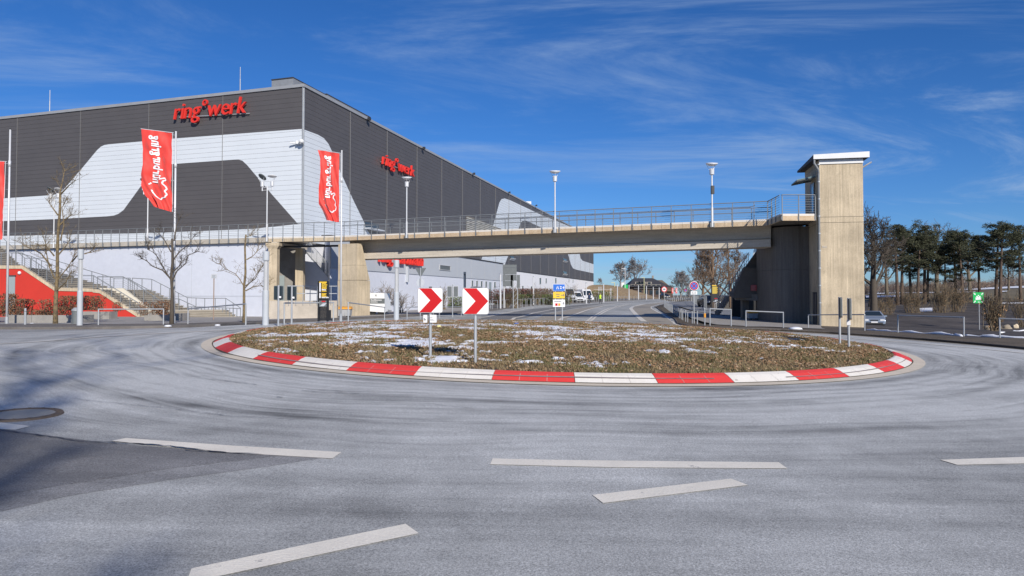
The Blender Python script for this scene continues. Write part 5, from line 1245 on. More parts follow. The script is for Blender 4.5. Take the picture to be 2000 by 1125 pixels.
path = gpoly([(1352, 634), (1336, 629), (1322, 619), (1311, 611), (1303, 605), (1297, 601), (1300, 597)])
def walk(path, step, gap):
    o = []; seg = []; 
    for i in range(len(path) - 1):
        n = max(1, int((path[i + 1] - path[i]).length / .25))
        for k in range(n): seg.append(path[i].lerp(path[i + 1], k / n))
    seg.append(path[-1]); i = 0; n1 = int(step / .25); n2_ = int(gap / .25)
    while i + n1 < len(seg): o.append((seg[i], seg[i + n1])); i += n1 + n2_
    return o
lab_r = 'tube barrier in the row lining the curved right-hand kerb beyond the bridge'
for a, b in walk(path, 2.0, 1.0):
    barrier(Vector((a.x, a.y, gh(a.x, a.y))), Vector((b.x, b.y, gh(b.x, b.y))), lab_r, 'barriers on the curved right-hand kerb')
lab_l = 'low tube barrier in the row along the far left pavement by the hedge'
path = gpoly([(915, 611.5), (957, 605.5), (1020, 600), (1075, 595), (1144, 591.5), (1200, 588), (1262, 584.5)])
for a, b in walk(path, 2.0, .75):
    barrier(Vector((a.x, a.y, gh(a.x, a.y) + .1)), Vector((b.x, b.y, gh(b.x, b.y) + .1)), lab_l, 'barriers along the far left pavement', h=1.0)
path = [GY(1300, 180).xy, GY(1330, 150).xy, GY(1355, 150).xy]
# palisade fence on the right beyond the bridge
fc = thing('palisade_fence', GY(1362, 100), 'grey palisade fence between the access road and the trees', 'fence')
A, B = G(1353, 590.5), G(1380, 608); n = 22
for k in range(n):
    p = A.lerp(B, k / (n - 1)); p.z = gh(p.x, p.y); MB().box((-.035, -.02, 0), (.035, .02, 1.6)).build('pale', M_steel_d, fc, world=False, loc=p - fc.location)
for h in (.35, 1.5): MB().tube([Z(A, gh(A.x, A.y) + h), Z(B, gh(B.x, B.y) + h)], .025, 4).build('rail', M_steel_d, fc)
# small single bollard, left
p = G(49, 638); t = thing('bollard', p, 'single short steel bollard between flagpole and tall tree', 'bollard'); MB().lathe([(.05, 0), (.05, .82), (.035, .86), (.001, .87)], k=12).build('post', M_steel, t, world=False); MB().lathe([(.056, .7), (.056, .74)], k=12).build('ring', M_steel_d, t, world=False)

# ================================================================ FLAGPOLES
def flagpole(px, pyb, ytop, yarm, tl, tr, left, right, label, seed, text=True):
    p = G(px, pyb); Y = p.y; H = P(px, ytop, Y).z - p.z; t = thing('flagpole', p, label, 'flagpole', 'flagpoles with red vertical flags')
    top = P(px, ytop, Y) - p
    lean = 0
    MB().tube([(0, 0, -.1), (0, 0, .45)], .085, 10).build('base_sleeve', M_steel, t, world=False)
    MB().tube([(0, 0, .4), (0, 0, H * .5), (0, 0, H)], [.058, .05, .042], 10).tube([(0, 0, H * .81), (0, 0, H * .84)], .066, 10).build('pole', M_pole, t, world=False, smooth=True)
    MB().lathe([(.05, H), (.055, H + .03), (.001, H + .05)], k=10).build('finial', M_black, t, world=False)
    dxp = (px - 1000) / F
    def W(x, y, d=0.0):       # point on the flag: photo column/row at the pole's own distance
        q = P(x, y, Y); return Vector((q.x, Y + d, q.z))
    MB().tube([W(tl[0] - 1, tl[1] - .5), W(px, tr[1] + .5)], .018, 6).build('cross_arm', M_pole, t)
    def edge(pts, v):
        ys = [q[1] for q in pts]; y = ys[0] + (ys[-1] - ys[0]) * v
        for i in range(len(pts) - 1):
            if y <= pts[i + 1][1] + 1e-6:
                k = (y - pts[i][1]) / (pts[i + 1][1] - pts[i][1]); return pts[i][0] + (pts[i + 1][0] - pts[i][0]) * k, y
        return pts[-1]
    def S(s, v, off=0.0):
        xl, yl = edge(left, v); xr, yr = edge(right, v)
        k = .30 + .9 * v
        d = .10 * math.sin(s * 7.5 + v * 6 + seed) * k * (1 - s * .6) + .05 * math.sin(s * 15 - v * 11 + seed * 2) * k + .03 * n2(s * 5 + seed, v * 9) * 2
        d += .045 * math.sin((s * 1.2 - v) * 19 + seed) * v
        x = xl + (xr - xl) * s; y = yl + (yr - yl) * s
        return W(x, y, -.02 + d - off)
    nu, nv = 26, 70; m_ = MB(); m_.v = [tuple(S(i / nu, j / nv)) for j in range(nv + 1) for i in range(nu + 1)]
    m_.f = [(j * (nu + 1) + i, j * (nu + 1) + i + 1, (j + 1) * (nu + 1) + i + 1, (j + 1) * (nu + 1) + i) for j in range(nv) for i in range(nu)]; m_.m = [0] * len(m_.f)
    fl = m_.build('flag', M_flag, t, smooth=True)
    MB().tube([S(1.0, 0) + Vector((.05, 0, 0)), S(1.0, 1) + Vector((.05, 0, 0))], .012, 4).build('halyard', M_white, t)
    for v in (.02, .35, .6, .88): a_ = S(1, v); MB().tube([a_, Vector((p.x - .04, Y, a_.z - .02))], .01, 4).build('tie', M_steel, t)
    if text:
        BOLD[0] = .03; ls, Wd = layout('nürburgring', .06); BOLD[0] = .0
        for vs, fs in ls:
            # subdivide glyph faces for the folds: fan is enough at this size
            q = [S(.36 + b_ * .44, .665 - a_ / Wd * .60, .035) for a_, b_ in vs]
            MB().add(q, fs).build('letter', M_signwhite, fl)
        em = [(.24, .70), (.30, .675), None, (.31, .765), (.34, .80), (.42, .835), (.50, .855), (.60, .875), (.68, .845), (.80, .835), (.86, .79), (.80, .755), (.84, .72), (.80, .69), (.72, .66), (.74, .625), (.82, .61), (.78, .585), (.70, .60), (.62, .615)]
        e_ = MB(); prev = None; wd = .02
        for q in em:
            if q is None: prev = None; continue
            if prev:
                dx_, dy_ = q[0] - prev[0], (q[1] - prev[1]) * 2.7; l_ = math.hypot(dx_, dy_); nx_, ny_ = -dy_ / l_ * wd, dx_ / l_ * wd / 2.7; k_ = 4
                for z_ in range(k_):
                    a_ = (prev[0] + (q[0] - prev[0]) * z_ / k_, prev[1] + (q[1] - prev[1]) * z_ / k_); b_ = (prev[0] + (q[0] - prev[0]) * (z_ + 1.15) / k_, prev[1] + (q[1] - prev[1]) * (z_ + 1.15) / k_)
                    e_.add([S(a_[0] + nx_, a_[1] + ny_, .033), S(a_[0] - nx_, a_[1] - ny_, .033), S(b_[0] - nx_, b_[1] - ny_, .033), S(b_[0] + nx_, b_[1] + ny_, .033)], [(0, 1, 2, 3)])
            prev = q
        e_.build('track_emblem', M_signwhite, fl)
    return t
flagpole(339, 636, 256, 258, (276, 252), (336, 259), [(276, 252), (278, 285), (282, 322), (276.5, 342), (277, 362), (283, 380), (292, 390), (299, 403)], [(336, 260), (336, 330), (335, 414)], 'flagpole with fully visible red flag between the stair and the white wall', 1.3)
flagpole(665.5, 628, 293, 294, (621, 292), (664, 299), [(621, 293), (626, 310), (626.5, 335), (623, 370), (622, 398), (630, 412), (637, 430)], [(663, 300), (662, 370), (662.5, 434)], 'flagpole with red flag standing before the bridge pier', 2.9)
flagpole(13, 636, 253, 315, (-48, 313), (11, 315), [(-48, 313), (-48, 380), (-46, 420), (-40, 466)], [(10, 316), (8, 390), (5, 468)], 'flagpole at the left picture edge, its red flag hanging lower', 4.4)

# ================================================================ TRAFFIC SIGNS
def rrect(w, h, r, n=4):
    o = []
    for cx_, cz_, a0 in ((w / 2 - r, h / 2 - r, 0), (-w / 2 + r, h / 2 - r, 90), (-w / 2 + r, -h / 2 + r, 180), (w / 2 - r, -h / 2 + r, 270)):
        for k in range(n + 1): a = R_(a0 + 90 * k / n); o.append((cx_ + r * math.cos(a), cz_ + r * math.sin(a)))
    return o
def plate(parent, poly, y, th, m, name, c=(0, 0)):
    """flat plate in the local xz plane facing -y"""
    b = MB(); b.slab([(x + c[0], y, z + c[1]) for x, z in poly], (0, th, 0)); return b.build(name, m, parent, world=False)
def face(parent, polys, y, m, name, c=(0, 0)):
    b = MB()
    for poly in polys: b.slab([(x + c[0], y, z + c[1]) for x, z in poly], (0, -.003, 0))
    return b.build(name, m, parent, world=False)
def isl(px, py):
    p = G(px, py); 
    for _ in range(6):
        z = isl_z(p.x, p.y); d = ray(px, py); t_ = (z - EYE) / d.z; p = CAM + d * t_
    return Vector((p.x, p.y, isl_z(p.x, p.y)))
def chevron(px, py, ptop, label, note=False, hook=False):
    p = isl(px, py); t = thing('chevron_sign', p, label, 'traffic sign', rotz=R_(2 if note else 4)); H = P(px, ptop, p.y).z - p.z; s = .44 * (1 if note else 1.02); zc_ = H - s / 2
    MB().tube([(0, .05, -.2), (0, .05, H + .03)], .030, 12).build('post', M_steel, t, world=False, smooth=False)
    MB().lathe([(.032, H + .02), (.032, H + .05), (.001, H + .055)], (0, .05, 0), 10).build('post_cap', M_joint, t, world=False)
    w = s + .06
    plate(t, rrect(w, s + .06, .045), 0, .022, M_signback, 'plate', (0, zc_)); 
    face(t, [rrect(w - .004, s + .056, .043)], -.001, M_grey_p, 'rim', (0, zc_)); face(t, [rrect(w - .025, s + .035, .035)], -.0045, M_signwhite, 'sign_face', (0, zc_))
    a = w / 2 - .012; h2 = s / 2 + .0175
    face(t, [[(-a * .92, h2), (.02, h2), (a, 0), (a * .0 + .0, 0)], [(a * .0, 0), (a, 0), (.02, -h2), (-a * .92, -h2)]], -.008, M_signred, 'chevron_arrow', (0, zc_))
    for h in (zc_ + .17, zc_ - .17): MB().box((-.05, .02, h - .02), (.05, .09, h + .02)).build('clamp', M_steel_d, t, world=False)
    if note:
        for x, y in ((-.10, .01), (.055, -.0)): MB().box((x - .035 if x < 0 else x - .06, -.02 + y, zc_ - .44), (x + .04 if x < 0 else x + .07, .10, zc_ - .29)).build('small_box', M_signwhite, t, world=False)
        b = MB(); illegible(b, '15', (-.125, -.0, zc_ - .40), (1, 0, 0), (0, 0, 1), .04, .05, (0, -1, 0), 0); 
        for v in range(3): b.box((.0, -.0215, zc_ - .41 + v * .03), (.09 - v * .02, -.021, zc_ - .40 + v * .03))
        b.v = [(x, min(y, -.0125) if x < 0 else y, z) for x, y, z in b.v]; b.build('print', M_signback, t, world=False)
    return t
chevron(840, 703, 565, 'red and white chevron sign with small white boxes on its post', True)
chevron(928.5, 709.5, 565, 'red and white chevron sign without boxes, right of its pair')
def post_sign(px, py, top, name, label, Y=None, dz=0.1, r=.03, ext=.04, base=None):
    p = base if base is not None else G(px, py, dz); H = P(px, top, p.y).z - p.z; t = thing(name, p, label, 'traffic sign')
    MB().tube([(0, .04, -.2), (0, .04, H + ext)], r, 8).build('post', M_steel, t, world=False); return t, p, H
def scale_px(p): return p.y / F
# edge-on chevrons at the right end of the island
for px, py, top, lb in ((1640.5, 674, 580, 'chevron sign seen edge-on at the right end of the island, left of its pair'), (1658, 680, 582, 'chevron sign seen edge-on with a white sticker on its post, right of its pair')):
    p = isl(px, py); H = P(px, top, p.y).z - p.z; t = thing('chevron_sign', p, lb, 'traffic sign', rotz=R_(68))
    MB().tube([(.0, 0, -.2), (.0, 0, H)], .032, 10).build('post', M_steel, t, world=False)
    plate(t, rrect(.56, .56, .045), -.06, .05, M_signback, 'plate', (.0, H - .29)); face(t, [rrect(.545, .545, .045)], -.061, M_signwhite, 'sign_face', (0, H - .29))
    face(t, [[(-.25, .27), (.02, .27), (.27, 0), (0, 0)], [(0, 0), (.27, 0), (.02, -.27), (-.25, -.27)]], -.0645, M_signred, 'chevron_arrow', (0, H - .29))
    plate(t, [(-.27, -.27), (.27, -.27), (.27, .27), (-.27, .27)], .0, .012, M_black, 'back_plate', (0, H - .29))
    if px > 1650: MB().box((-.045, -.045, H - .72), (.045, .045, H - .60)).build('sticker', M_signwhite, t, world=False)
# two sign backs on the left
for px, py, top, lb in ((544.5, 636.5, 557, 'dark sign back on a post, left one of the pair before the columns'), (570.5, 635, 558, 'dark sign back on a post, right one of the pair before the columns')):
    p = G(px, py); H = P(px, top, p.y).z - p.z; k = scale_px(p); t = thing('sign_back', p, lb, 'traffic sign', rotz=R_(0))
    MB().tube([(0, -.06, -.2), (0, -.06, H)], .035, 10).build('post', M_steel, t, world=False)
    plate(t, rrect(19 * k, 28 * k, .03), 0, .02, M_signback, 'plate', (-1.0 * k, H - 15 * k)); face(t, [rrect(17 * k, 26 * k, .03)], -.0, M_glass, 'panel', (-1.2 * k, H - 15 * k))
    MB().box((.03, -.12, H - 25 * k), (.11, -.09, H - 21.5 * k)).build('sticker', M_signwhite, t, world=False)
# yield sign seen from behind with round sign under it
p = G(821, 623); k = scale_px(p); H = P(821, 523, p.y).z - p.z; t = thing('sign_back', p, 'grey backs of a triangular and a round sign on one post', 'traffic sign')
MB().tube([(0, -.05, -.2), (0, -.05, H)], .035, 8).build('post', M_steel, t, world=False)
plate(t, [(-11 * k, -0.5 * k), (0, -19 * k), (11 * k, -.5 * k)], 0, .02, M_signback, 'triangle_plate', (0, H)); plate(t, [(8.2 * k * math.cos(a * .3927), 8.2 * k * math.sin(a * .3927)) for a in range(16)], 0, .02, M_plaster_g, 'round_plate', (0, H - 29 * k))
# small sign backs behind the chevrons
p = G(884, 620); k = scale_px(p); H = P(884, 558, p.y).z - p.z; t = thing('sign_back', p, 'pair of small dark sign backs either side of one post between the chevrons', 'traffic sign')
MB().tube([(0, -.05, -.2), (0, -.05, H + .1)], .04, 8).build('post', M_steel, t, world=False)
for s in (-1, 1): plate(t, rrect(9.5 * k, 22 * k, .05), 0, .02, M_grey_p, 'rim_plate', (s * 6.2 * k, H - 11.5 * k)); plate(t, rrect(8 * k, 20 * k, .05), -.01, .012, M_signback, 'plate', (s * 6.2 * k, H - 11.5 * k))
p = G(907.5, 616); k = scale_px(p); H = P(907.5, 531, p.y).z - p.z; t = thing('info_post', p, 'slim dark upright information post on the far pavement', 'post')
MB().box((-2.2 * k, 0, 0), (2.2 * k, .12, H)).build('body', M_signback, t, world=False); MB().box((-2.4 * k, -.01, H * .95), (2.4 * k, .13, H)).build('cap', M_steel, t, world=False); MB().box((-1.4 * k, -.008, H * .6), (.6 * k, -.002, H * .92)).build('print', M_plaster_g, t, world=False)
# parking payment sign over the right chevron
p = G(930, 616); k = scale_px(p); H = P(930, 560, p.y).z - p.z; t = thing('street_sign', p, 'low white and blue sign just visible above the right chevron', 'sign')
for s in (-8, 8): MB().tube([(s * k, .03, 0), (s * k, .03, H)], .03, 6).build('post', M_steel, t, world=False)
plate(t, rrect(22 * k, 20 * k, .08), 0, .02, M_grey_p, 'plate', (0, H - 10 * k)); face(t, [rrect(19 * k, 3.5 * k, .05)], -.002, M_signwhite, 'sign_face', (0, H - 3 * k)); face(t, [rrect(5 * k, 3 * k, .03)], -.006, M_blue, 'symbol', (1 * k, H - 3 * k))
# large sign backs on a gantry post
p = G(999, 603); k = scale_px(p); H = P(999, 516, p.y).z - p.z; t = thing('gantry_sign_back', p, 'large dark backs of road direction signs on steel posts', 'traffic sign')
for px in (984.5,): MB().tube([((px - 999) * k, 0, 0), ((px - 999) * k, 0, H)], .10, 8).build('post', M_grey_p, t, world=False)
for px in (1002.5, 1011): MB().tube([((px - 999) * k, 0, 0), ((px - 999) * k, 0, H - 21 * k)], .055, 6).build('post', M_steel, t, world=False)
for z in range(6): MB().tube([((1002.5 - 999) * k, 0, (4 + z * 9) * k), ((1011 - 999) * k, 0, (13 + z * 9) * k)], .02, 4).build('brace', M_steel, t, world=False)
for x0, x1, z0, z1 in ((982, 1009, 517, 523), (982, 1009, 523.5, 536), (982, 1009, 536.5, 548), (982, 1000, 548.5, 559), (997.5, 1002, 537, 562), (1009.5, 1015.5, 537, 562)):
    MB().box(((x0 - 999) * k, -.16, H - (z1 - 516) * k), ((x1 - 999) * k, -.1, H - (z0 - 516) * k)).build('plate', M_signback, t, world=False)
# blue / yellow / white direction sign
pl_, pr_ = G(1085, 627.5), G(1098.5, 627.5); p = pl_.lerp(pr_, .5); k = scale_px(p); p.z = isl_z(p.x, p.y) if math.hypot(p.x - CX, p.y - CY) < RI else p.z
t = thing('direction_sign', p, 'blue, yellow and white direction sign stack on two posts behind the island', 'traffic sign'); H = P(1092, 555, p.y).z - p.z
for s in (-7, 6.5): MB().tube([(s * k, .05, -.2), (s * k, .05, H - 2 * k)], .038, 8).build('post', M_steel, t, world=False)
for y0, y1, m_, nm in ((555, 568.5, M_blue, 'blue_plate'), (570, 583, M_yellow, 'yellow_plate'), (585, 599.5, M_signwhite, 'white_plate')):
    cz = H - ((y0 + y1) / 2 - 555) * k; hh = (y1 - y0) * k
    plate(t, rrect(23.5 * k, hh, .02), 0, .025, M_signwhite if m_ is not M_yellow else M_signback, nm, (0, cz)); face(t, [rrect(22.6 * k, hh - .8 * k, .015)], -.001, m_, 'sign_face', (0, cz))
    fg = M_signback if m_ is not M_blue else M_signwhite
    ar = [[(7.4 * k, .6 * k), (9.6 * k, .6 * k), (9.6 * k, -.6 * k), (7.4 * k, -.6 * k)], [(8.6 * k, 2.8 * k), (9.6 * k, 2.8 * k), (11 * k, 0), (9.8 * k, 0)], [(9.8 * k, 0), (11 * k, 0), (9.6 * k, -2.8 * k), (8.6 * k, -2.8 * k)]]
    face(t, [[(x, z) for x, z in q] for q in ar], -.0045, fg, 'arrow', (-.6 * k, cz))
    if m_ is M_blue:
        face(t, [[(-5.2 * k, -3 * k), (-3.8 * k, -3 * k), (-3 * k, 3 * k), (-3.4 * k, 3 * k)], [(-1.4 * k, -3 * k), (0, -3 * k), (-1.8 * k, 3 * k), (-2.2 * k, 3 * k)], [(-4.8 * k, .2 * k), (-.6 * k, .2 * k), (-.6 * k, 1.1 * k), (-4.8 * k, 1.1 * k)]], -.0045, fg, 'motorway_symbol', (0, cz))
        b = MB(); illegible(b, '61', (2.0 * k, -.006, cz - 2.6 * k), (1, 0, 0), (0, 0, 1), 3.6 * k, 2.2 * k); illegible(b, '48', (2.0 * k, -.006, cz + .7 * k), (1, 0, 0), (0, 0, 1), 3.6 * k, 2.2 * k); b.build('number', fg, t, world=False)
    elif m_ is M_yellow:
        b = MB(); illegible(b, 'Koblenz', (-6.4 * k, -.006, cz + .9 * k), (1, 0, 0), (0, 0, 1), 8 * k, 2.4 * k); illegible(b, 'Mayen', (-5 * k, -.006, cz - 3.4 * k), (1, 0, 0), (0, 0, 1), 6.4 * k, 2.4 * k); illegible(b, '258', (3.6 * k, -.006, cz - 1 * k), (1, 0, 0), (0, 0, 1), 3.4 * k, 2 * k); b.build('lettering', fg, t, world=False)
    else:
        b = MB(); illegible(b, 'nürburgring', (-9 * k, -.006, cz + 2.6 * k), (1, 0, 0), (0, 0, 1), 14 * k, 2.2 * k); b.build('lettering', fg, t, world=False)
        face(t, [rrect(4.6 * k, 5 * k, .02)], -.0045, M_signred, 'red_field', (-5 * k, cz - 2.6 * k)); face(t, [rrect(4.6 * k, 5 * k, .02)], -.0045, M_orange, 'orange_field', (.6 * k, cz - 2.6 * k))
# round signs
def disc(r, n=20): return [(r * math.cos(2 * math.pi * a / n), r * math.sin(2 * math.pi * a / n)) for a in range(n)]
def ringpoly(r0, r1, n=20): return [[(r0 * math.cos(2 * math.pi * a / n), r0 * math.sin(2 * math.pi * a / n)), (r1 * math.cos(2 * math.pi * a / n), r1 * math.sin(2 * math.pi * a / n)), (r1 * math.cos(2 * math.pi * (a + 1) / n), r1 * math.sin(2 * math.pi * (a + 1) / n)), (r0 * math.cos(2 * math.pi * (a + 1) / n), r0 * math.sin(2 * math.pi * (a + 1) / n))] for a in range(n)]
def bar(a, w, l): c, s = math.cos(a), math.sin(a); return [(c * l - s * w, s * l + c * w), (-c * l - s * w, -s * l + c * w), (-c * l + s * w, -s * l - c * w), (c * l + s * w, s * l - c * w)]
t, p, H = post_sign(1356, 634, 549.5, 'no_stopping_sign', 'round blue and red no-stopping sign with white plate below', dz=.08); k = scale_px(p)
c = (0, H - 9 * k); plate(t, disc(9 * k), .01, .015, M_signback, 'plate', c); face(t, [disc(8.9 * k)], .008, M_signwhite, 'sign_face', c); face(t, [disc(7.8 * k)], .004, M_blue, 'blue_field', c)
face(t, ringpoly(6.6 * k, 8.2 * k), -.0, M_signred, 'red_ring', c); face(t, [bar(R_(45), .75 * k, 6.8 * k), bar(R_(135), .75 * k, 6.8 * k)], -.001, M_signred, 'red_cross', c)
plate(t, rrect(12.5 * k, 6.5 * k, .02), .01, .015, M_signwhite, 'lower_plate', (0, H - 22.5 * k)); b = MB(); illegible(b, 'auf dem', (-4.6 * k, .006, H - 22 * k), (1, 0, 0), (0, 0, 1), 9 * k, 1.4 * k); illegible(b, 'Gehweg', (-4.6 * k, .006, H - 24.8 * k), (1, 0, 0), (0, 0, 1), 9 * k, 1.4 * k); b.build('lettering', M_signback, t, world=False)
t, p, H = post_sign(1297.5, 594, 559.5, 'restriction_sign', 'round white sign with red ring on the far right-hand kerb', dz=.05, r=.05); k = scale_px(p)
c = (0, H - 5.6 * k); plate(t, disc(5.8 * k), .01, .02, M_signback, 'plate', c); face(t, [disc(5.7 * k)], .008, M_signred, 'red_ring', c); face(t, [disc(4.1 * k)], .004, M_signwhite, 'sign_face', c)
face(t, [bar(R_(40), .6 * k, 2.6 * k), bar(R_(140), .6 * k, 2.6 * k), [(-3 * k, -.5 * k), (-1.6 * k, -.5 * k), (-1.6 * k, .5 * k), (-3 * k, .5 * k)], [(1.6 * k, -.5 * k), (3 * k, -.5 * k), (3 * k, .5 * k), (1.6 * k, .5 * k)]], -.0, M_signback, 'symbol', c)
# assembly point sign
t, p, H = post_sign(1913.5, 645, 571, 'assembly_point_sign', 'green assembly-point sign with white figures beside the boulders', dz=.0, r=.032, ext=-.05); k = scale_px(p)
c = (-1.5 * k, H - 10.5 * k); plate(t, rrect(20.5 * k, 21 * k, .01), .0, .02, M_green, 'plate', c)
fg = []
for x, z, r in ((0, 4.2, 1.3), (-2.9, 2.4, 1.2), (2.9, 2.4, 1.2), (-1.3, 1.2, 1.25), (1.6, 1.0, 1.25)): fg.append([(q[0] + x * k, q[1] + z * k) for q in disc(r * k, 10)])
for x in (-4.2, -1.4, 1.4, 4.2): fg.append([((x - 1.25) * k, -4.2 * k), ((x + 1.25) * k, -4.2 * k), ((x + 1.25) * k, .6 * k), ((x - 1.25) * k, .6 * k)])
for sx_, sz_ in ((-1, 1), (1, 1), (-1, -1), (1, -1)):
    o = (sx_ * 9.2 * k, sz_ * 9.4 * k); q = (sx_ * 5.6 * k, sz_ * 5.8 * k); w_ = .5 * k
    fg.append([(o[0] - w_, o[1] + w_ * sx_ * sz_), (o[0] + w_, o[1] - w_ * sx_ * sz_), (q[0] + w_, q[1] - w_ * sx_ * sz_), (q[0] - w_, q[1] + w_ * sx_ * sz_)])
    fg.append([(q[0], q[1]), (q[0] + sx_ * 2.6 * k, q[1]), (q[0], q[1] + sz_ * 2.6 * k)])
for i, q in enumerate(fg): face(t, [q], -.001 - .0006 * (i % 5), M_signwhite, 'pictogram', c)
b = MB(); illegible(b, '2', (-2.6 * k, -.006, c[1] - 9.4 * k), (1, 0, 0), (0, 0, 1), 1.8 * k, 1.8 * k); illegible(b, '10', (-.0 * k, -.006, c[1] - 9.4 * k), (1, 0, 0), (0, 0, 1), 2.6 * k, 1.8 * k); b.build('lettering', M_signwhite, t, world=False)
# small sign in front of the white wall
p = G(417, 628); H = P(417, 541, p.y + 4).z - p.z; k = scale_px(p); t = thing('small_sign', p, 'small grey sign on a thin wooden post before the white wall', 'sign')
MB().tube([(0, 0, 0), (0, 0, H)], .035, 6).build('post', mat('post_wood', (.30, .22, .17), .8), t, world=False); plate(t, rrect(10 * k, 8 * k, .02), -.06, .02, M_grey_p, 'plate', (.5 * k, H - 2 * k)); face(t, [rrect(8.5 * k, 6.5 * k, .02)], -.062, M_plaster_g, 'sign_face', (.5 * k, H - 2 * k))
b = MB()
for z in range(3): b.box((-2.8 * k, -.067, H - (4 - z * 1.9) * k), ((3.8 - z % 2) * k, -.0655, H - (3.4 - z * 1.9) * k))
b.build('print', M_signback, t, world=False)

# ================================================================ INFORMATION BOARDS
def totem(px0, px1, ytop, ybase, label, gold=False):
    p = G((px0 + px1) / 2, ybase, .1); k = scale_px(p); w = (px1 - px0) * k; H = P(px0, ytop, p.y).z - p.z; t = thing('information_board', p, label, 'information board', rotz=0)
    MB().box((-w / 2, 0, H * .335), (w / 2, .16, H)).build('panel', M_black, t, world=False)
    MB().box((-w / 2, 0, -.05), (-w / 2 + .06, .16, H * .335)).build('leg', M_black, t, world=False); MB().box((w / 2 - .06, 0, -.05), (w / 2, .16, H * .335)).build('leg', M_black, t, world=False)
    g = MB()
    for i in range(1, 9): x = -w / 2 + .06 + (w - .12) * i / 9; g.box((x - .011, .06, 0), (x + .011, .08, H * .335))
    for j in range(10): z = H * .33 * j / 10; g.box((-w / 2 + .06, .0605, z), (w / 2 - .06, .0795, z + .035))
    g.build('mesh_basket', M_black, t, world=False)
    MB().box((-w / 2 + .06, -.004, H * .955), (w / 2 - (.06 if not gold else .28), -.001, H * .985)).build('title_strip', M_yellow, t, world=False)
    rows = ('strecke', 'ring boulevard', 'grüne hölle', 'motorsport', 'info center', 'tickets', 'parkplätze', '', 'restaurant', 'hotel', 'fahrerlager', 'historisches fahrerlager') if not gold else ()
    r3 = random.Random(5)
    for i, s in enumerate(rows):
        z = H * (.925 - i * .0325)
        if not s: continue
        MB().box((-w / 2 + .07, -.004, z), (-w / 2 + .12, -.001, z + .05)).build('bullet', M_signwhite, t, world=False)
        b = MB(); illegible(b, s, (-w / 2 + .16, -.004, z), (1, 0, 0), (0, 0, 1), (.28 + .33 * len(s) / 24) * w / .9 * 1.0, .055, (0, -1, 0), 0, gap=.07); b.build('text_line', M_yellow if i % 6 != 5 else M_signwhite, t, world=False)
    if gold:
        MB().box((-w / 2 + .08, -.004, H * .66), (w / 2 - .26, -.001, H * .93)).build('map_field', mat('gold_print', (.45, .33, .04), .5), t, world=False)
        for i in range(6): MB().box((w / 2 - .27, -.004, H * (.68 + i * .042)), (w / 2 - .20 + .04 * (i % 2), -.001, H * (.70 + i * .042))).build('print', M_yellow, t, world=False)
    MB().box((-w / 2 + .06, -.003, H * .35), (w / 2 - .06, -.001, H * (.50 if not gold else .62))).build('picture', M_black if gold else M_signback, t, world=False)
    MB().box((-w * .12, -.0035, H * .465), (w * .25, -.0032, H * .495)).build('red_print', M_signred, t, world=False)
    MB().slab([(-w * .3, -.0035, H * .36), (w * .1, -.0035, H * .36), (w * .38, -.0035, H * .44), (w * .0, -.0035, H * .43)], (0, -.0005, 0)).build('picture_detail', M_plaster_g, t, world=False)
    if not gold: MB().box((w / 2, .02, 0), (w / 2 + .09, .14, H * .26)).build('side_box', M_black, t, world=False)
totem(620, 640.5, 549, 630.5, 'tall black information board with yellow lines beside the grit bin')
totem(1390, 1405, 556, 610, 'black information board with gold map before the parked dark car', True)

# ================================================================ GRIT BINS
def grit_bin(pxc, py, wpx, label):
    p = GY(pxc, py, .1) if py < 100 else G(pxc, py, .1); k = scale_px(p); w = wpx * k; t = thing('grit_bin', p, label, 'grit bin', 'grit bins with orange lids'); h = w * .5; d = w * .55
    b = MB(); b.add([(-w * .44, 0, .09), (w * .44, 0, .09), (w * .44, d, .09), (-w * .44, d, .09), (-w * .49, -.04, h), (w * .49, -.04, h), (w * .49, d, h), (-w * .49, d, h)], [(0, 3, 2, 1), (4, 5, 6, 7), (0, 1, 5, 4), (1, 2, 6, 5), (2, 3, 7, 6), (3, 0, 4, 7)]); b.build('body', M_plastic, t, world=False)
    for x in (-.15, .15): MB().box((w * (x - .02), -.055, .12), (w * (x + .02), -.01, h * .9)).build('rib', M_plastic, t, world=False)
    b = MB(); b.add([(-w * .53, -.1, h + .003), (w * .53, -.1, h + .003), (w * .53, d + .03, h + .003), (-w * .53, d + .03, h + .003), (-w * .5, -.02, h + .12), (w * .5, -.02, h + .12), (w * .48, d, h + .2), (-w * .48, d, h + .2)], [(0, 3, 2, 1), (4, 5, 6, 7), (0, 1, 5, 4), (1, 2, 6, 5), (2, 3, 7, 6), (3, 0, 4, 7)]); b.build('lid', M_orange, t, world=False)
    for x in (-.3, .3): MB().box((w * x - .1, .0, -.02), (w * x + .1, d, .092)).build('foot', M_black, t, world=False)
grit_bin(669, 622, 31, 'grey grit bin with orange lid at the foot of the left bridge pier')
grit_bin(1473.5, 50.8, 25, 'grey grit bin with orange lid in the shade under the tower stair')
# litter bin behind the column light
p = G(148, 636.5); t = thing('litter_bin', p, 'small dark litter bin half behind the thick column light', 'litter bin'); MB().lathe([(.17, 0), (.19, .05), (.19, .72), (.2, .74)], k=14).build('body', M_signback, t, world=False); MB().lathe([(.2, .74), (.2, .78), (.1, .88), (.001, .9)], k=14).build('lid', M_steel, t, world=False)
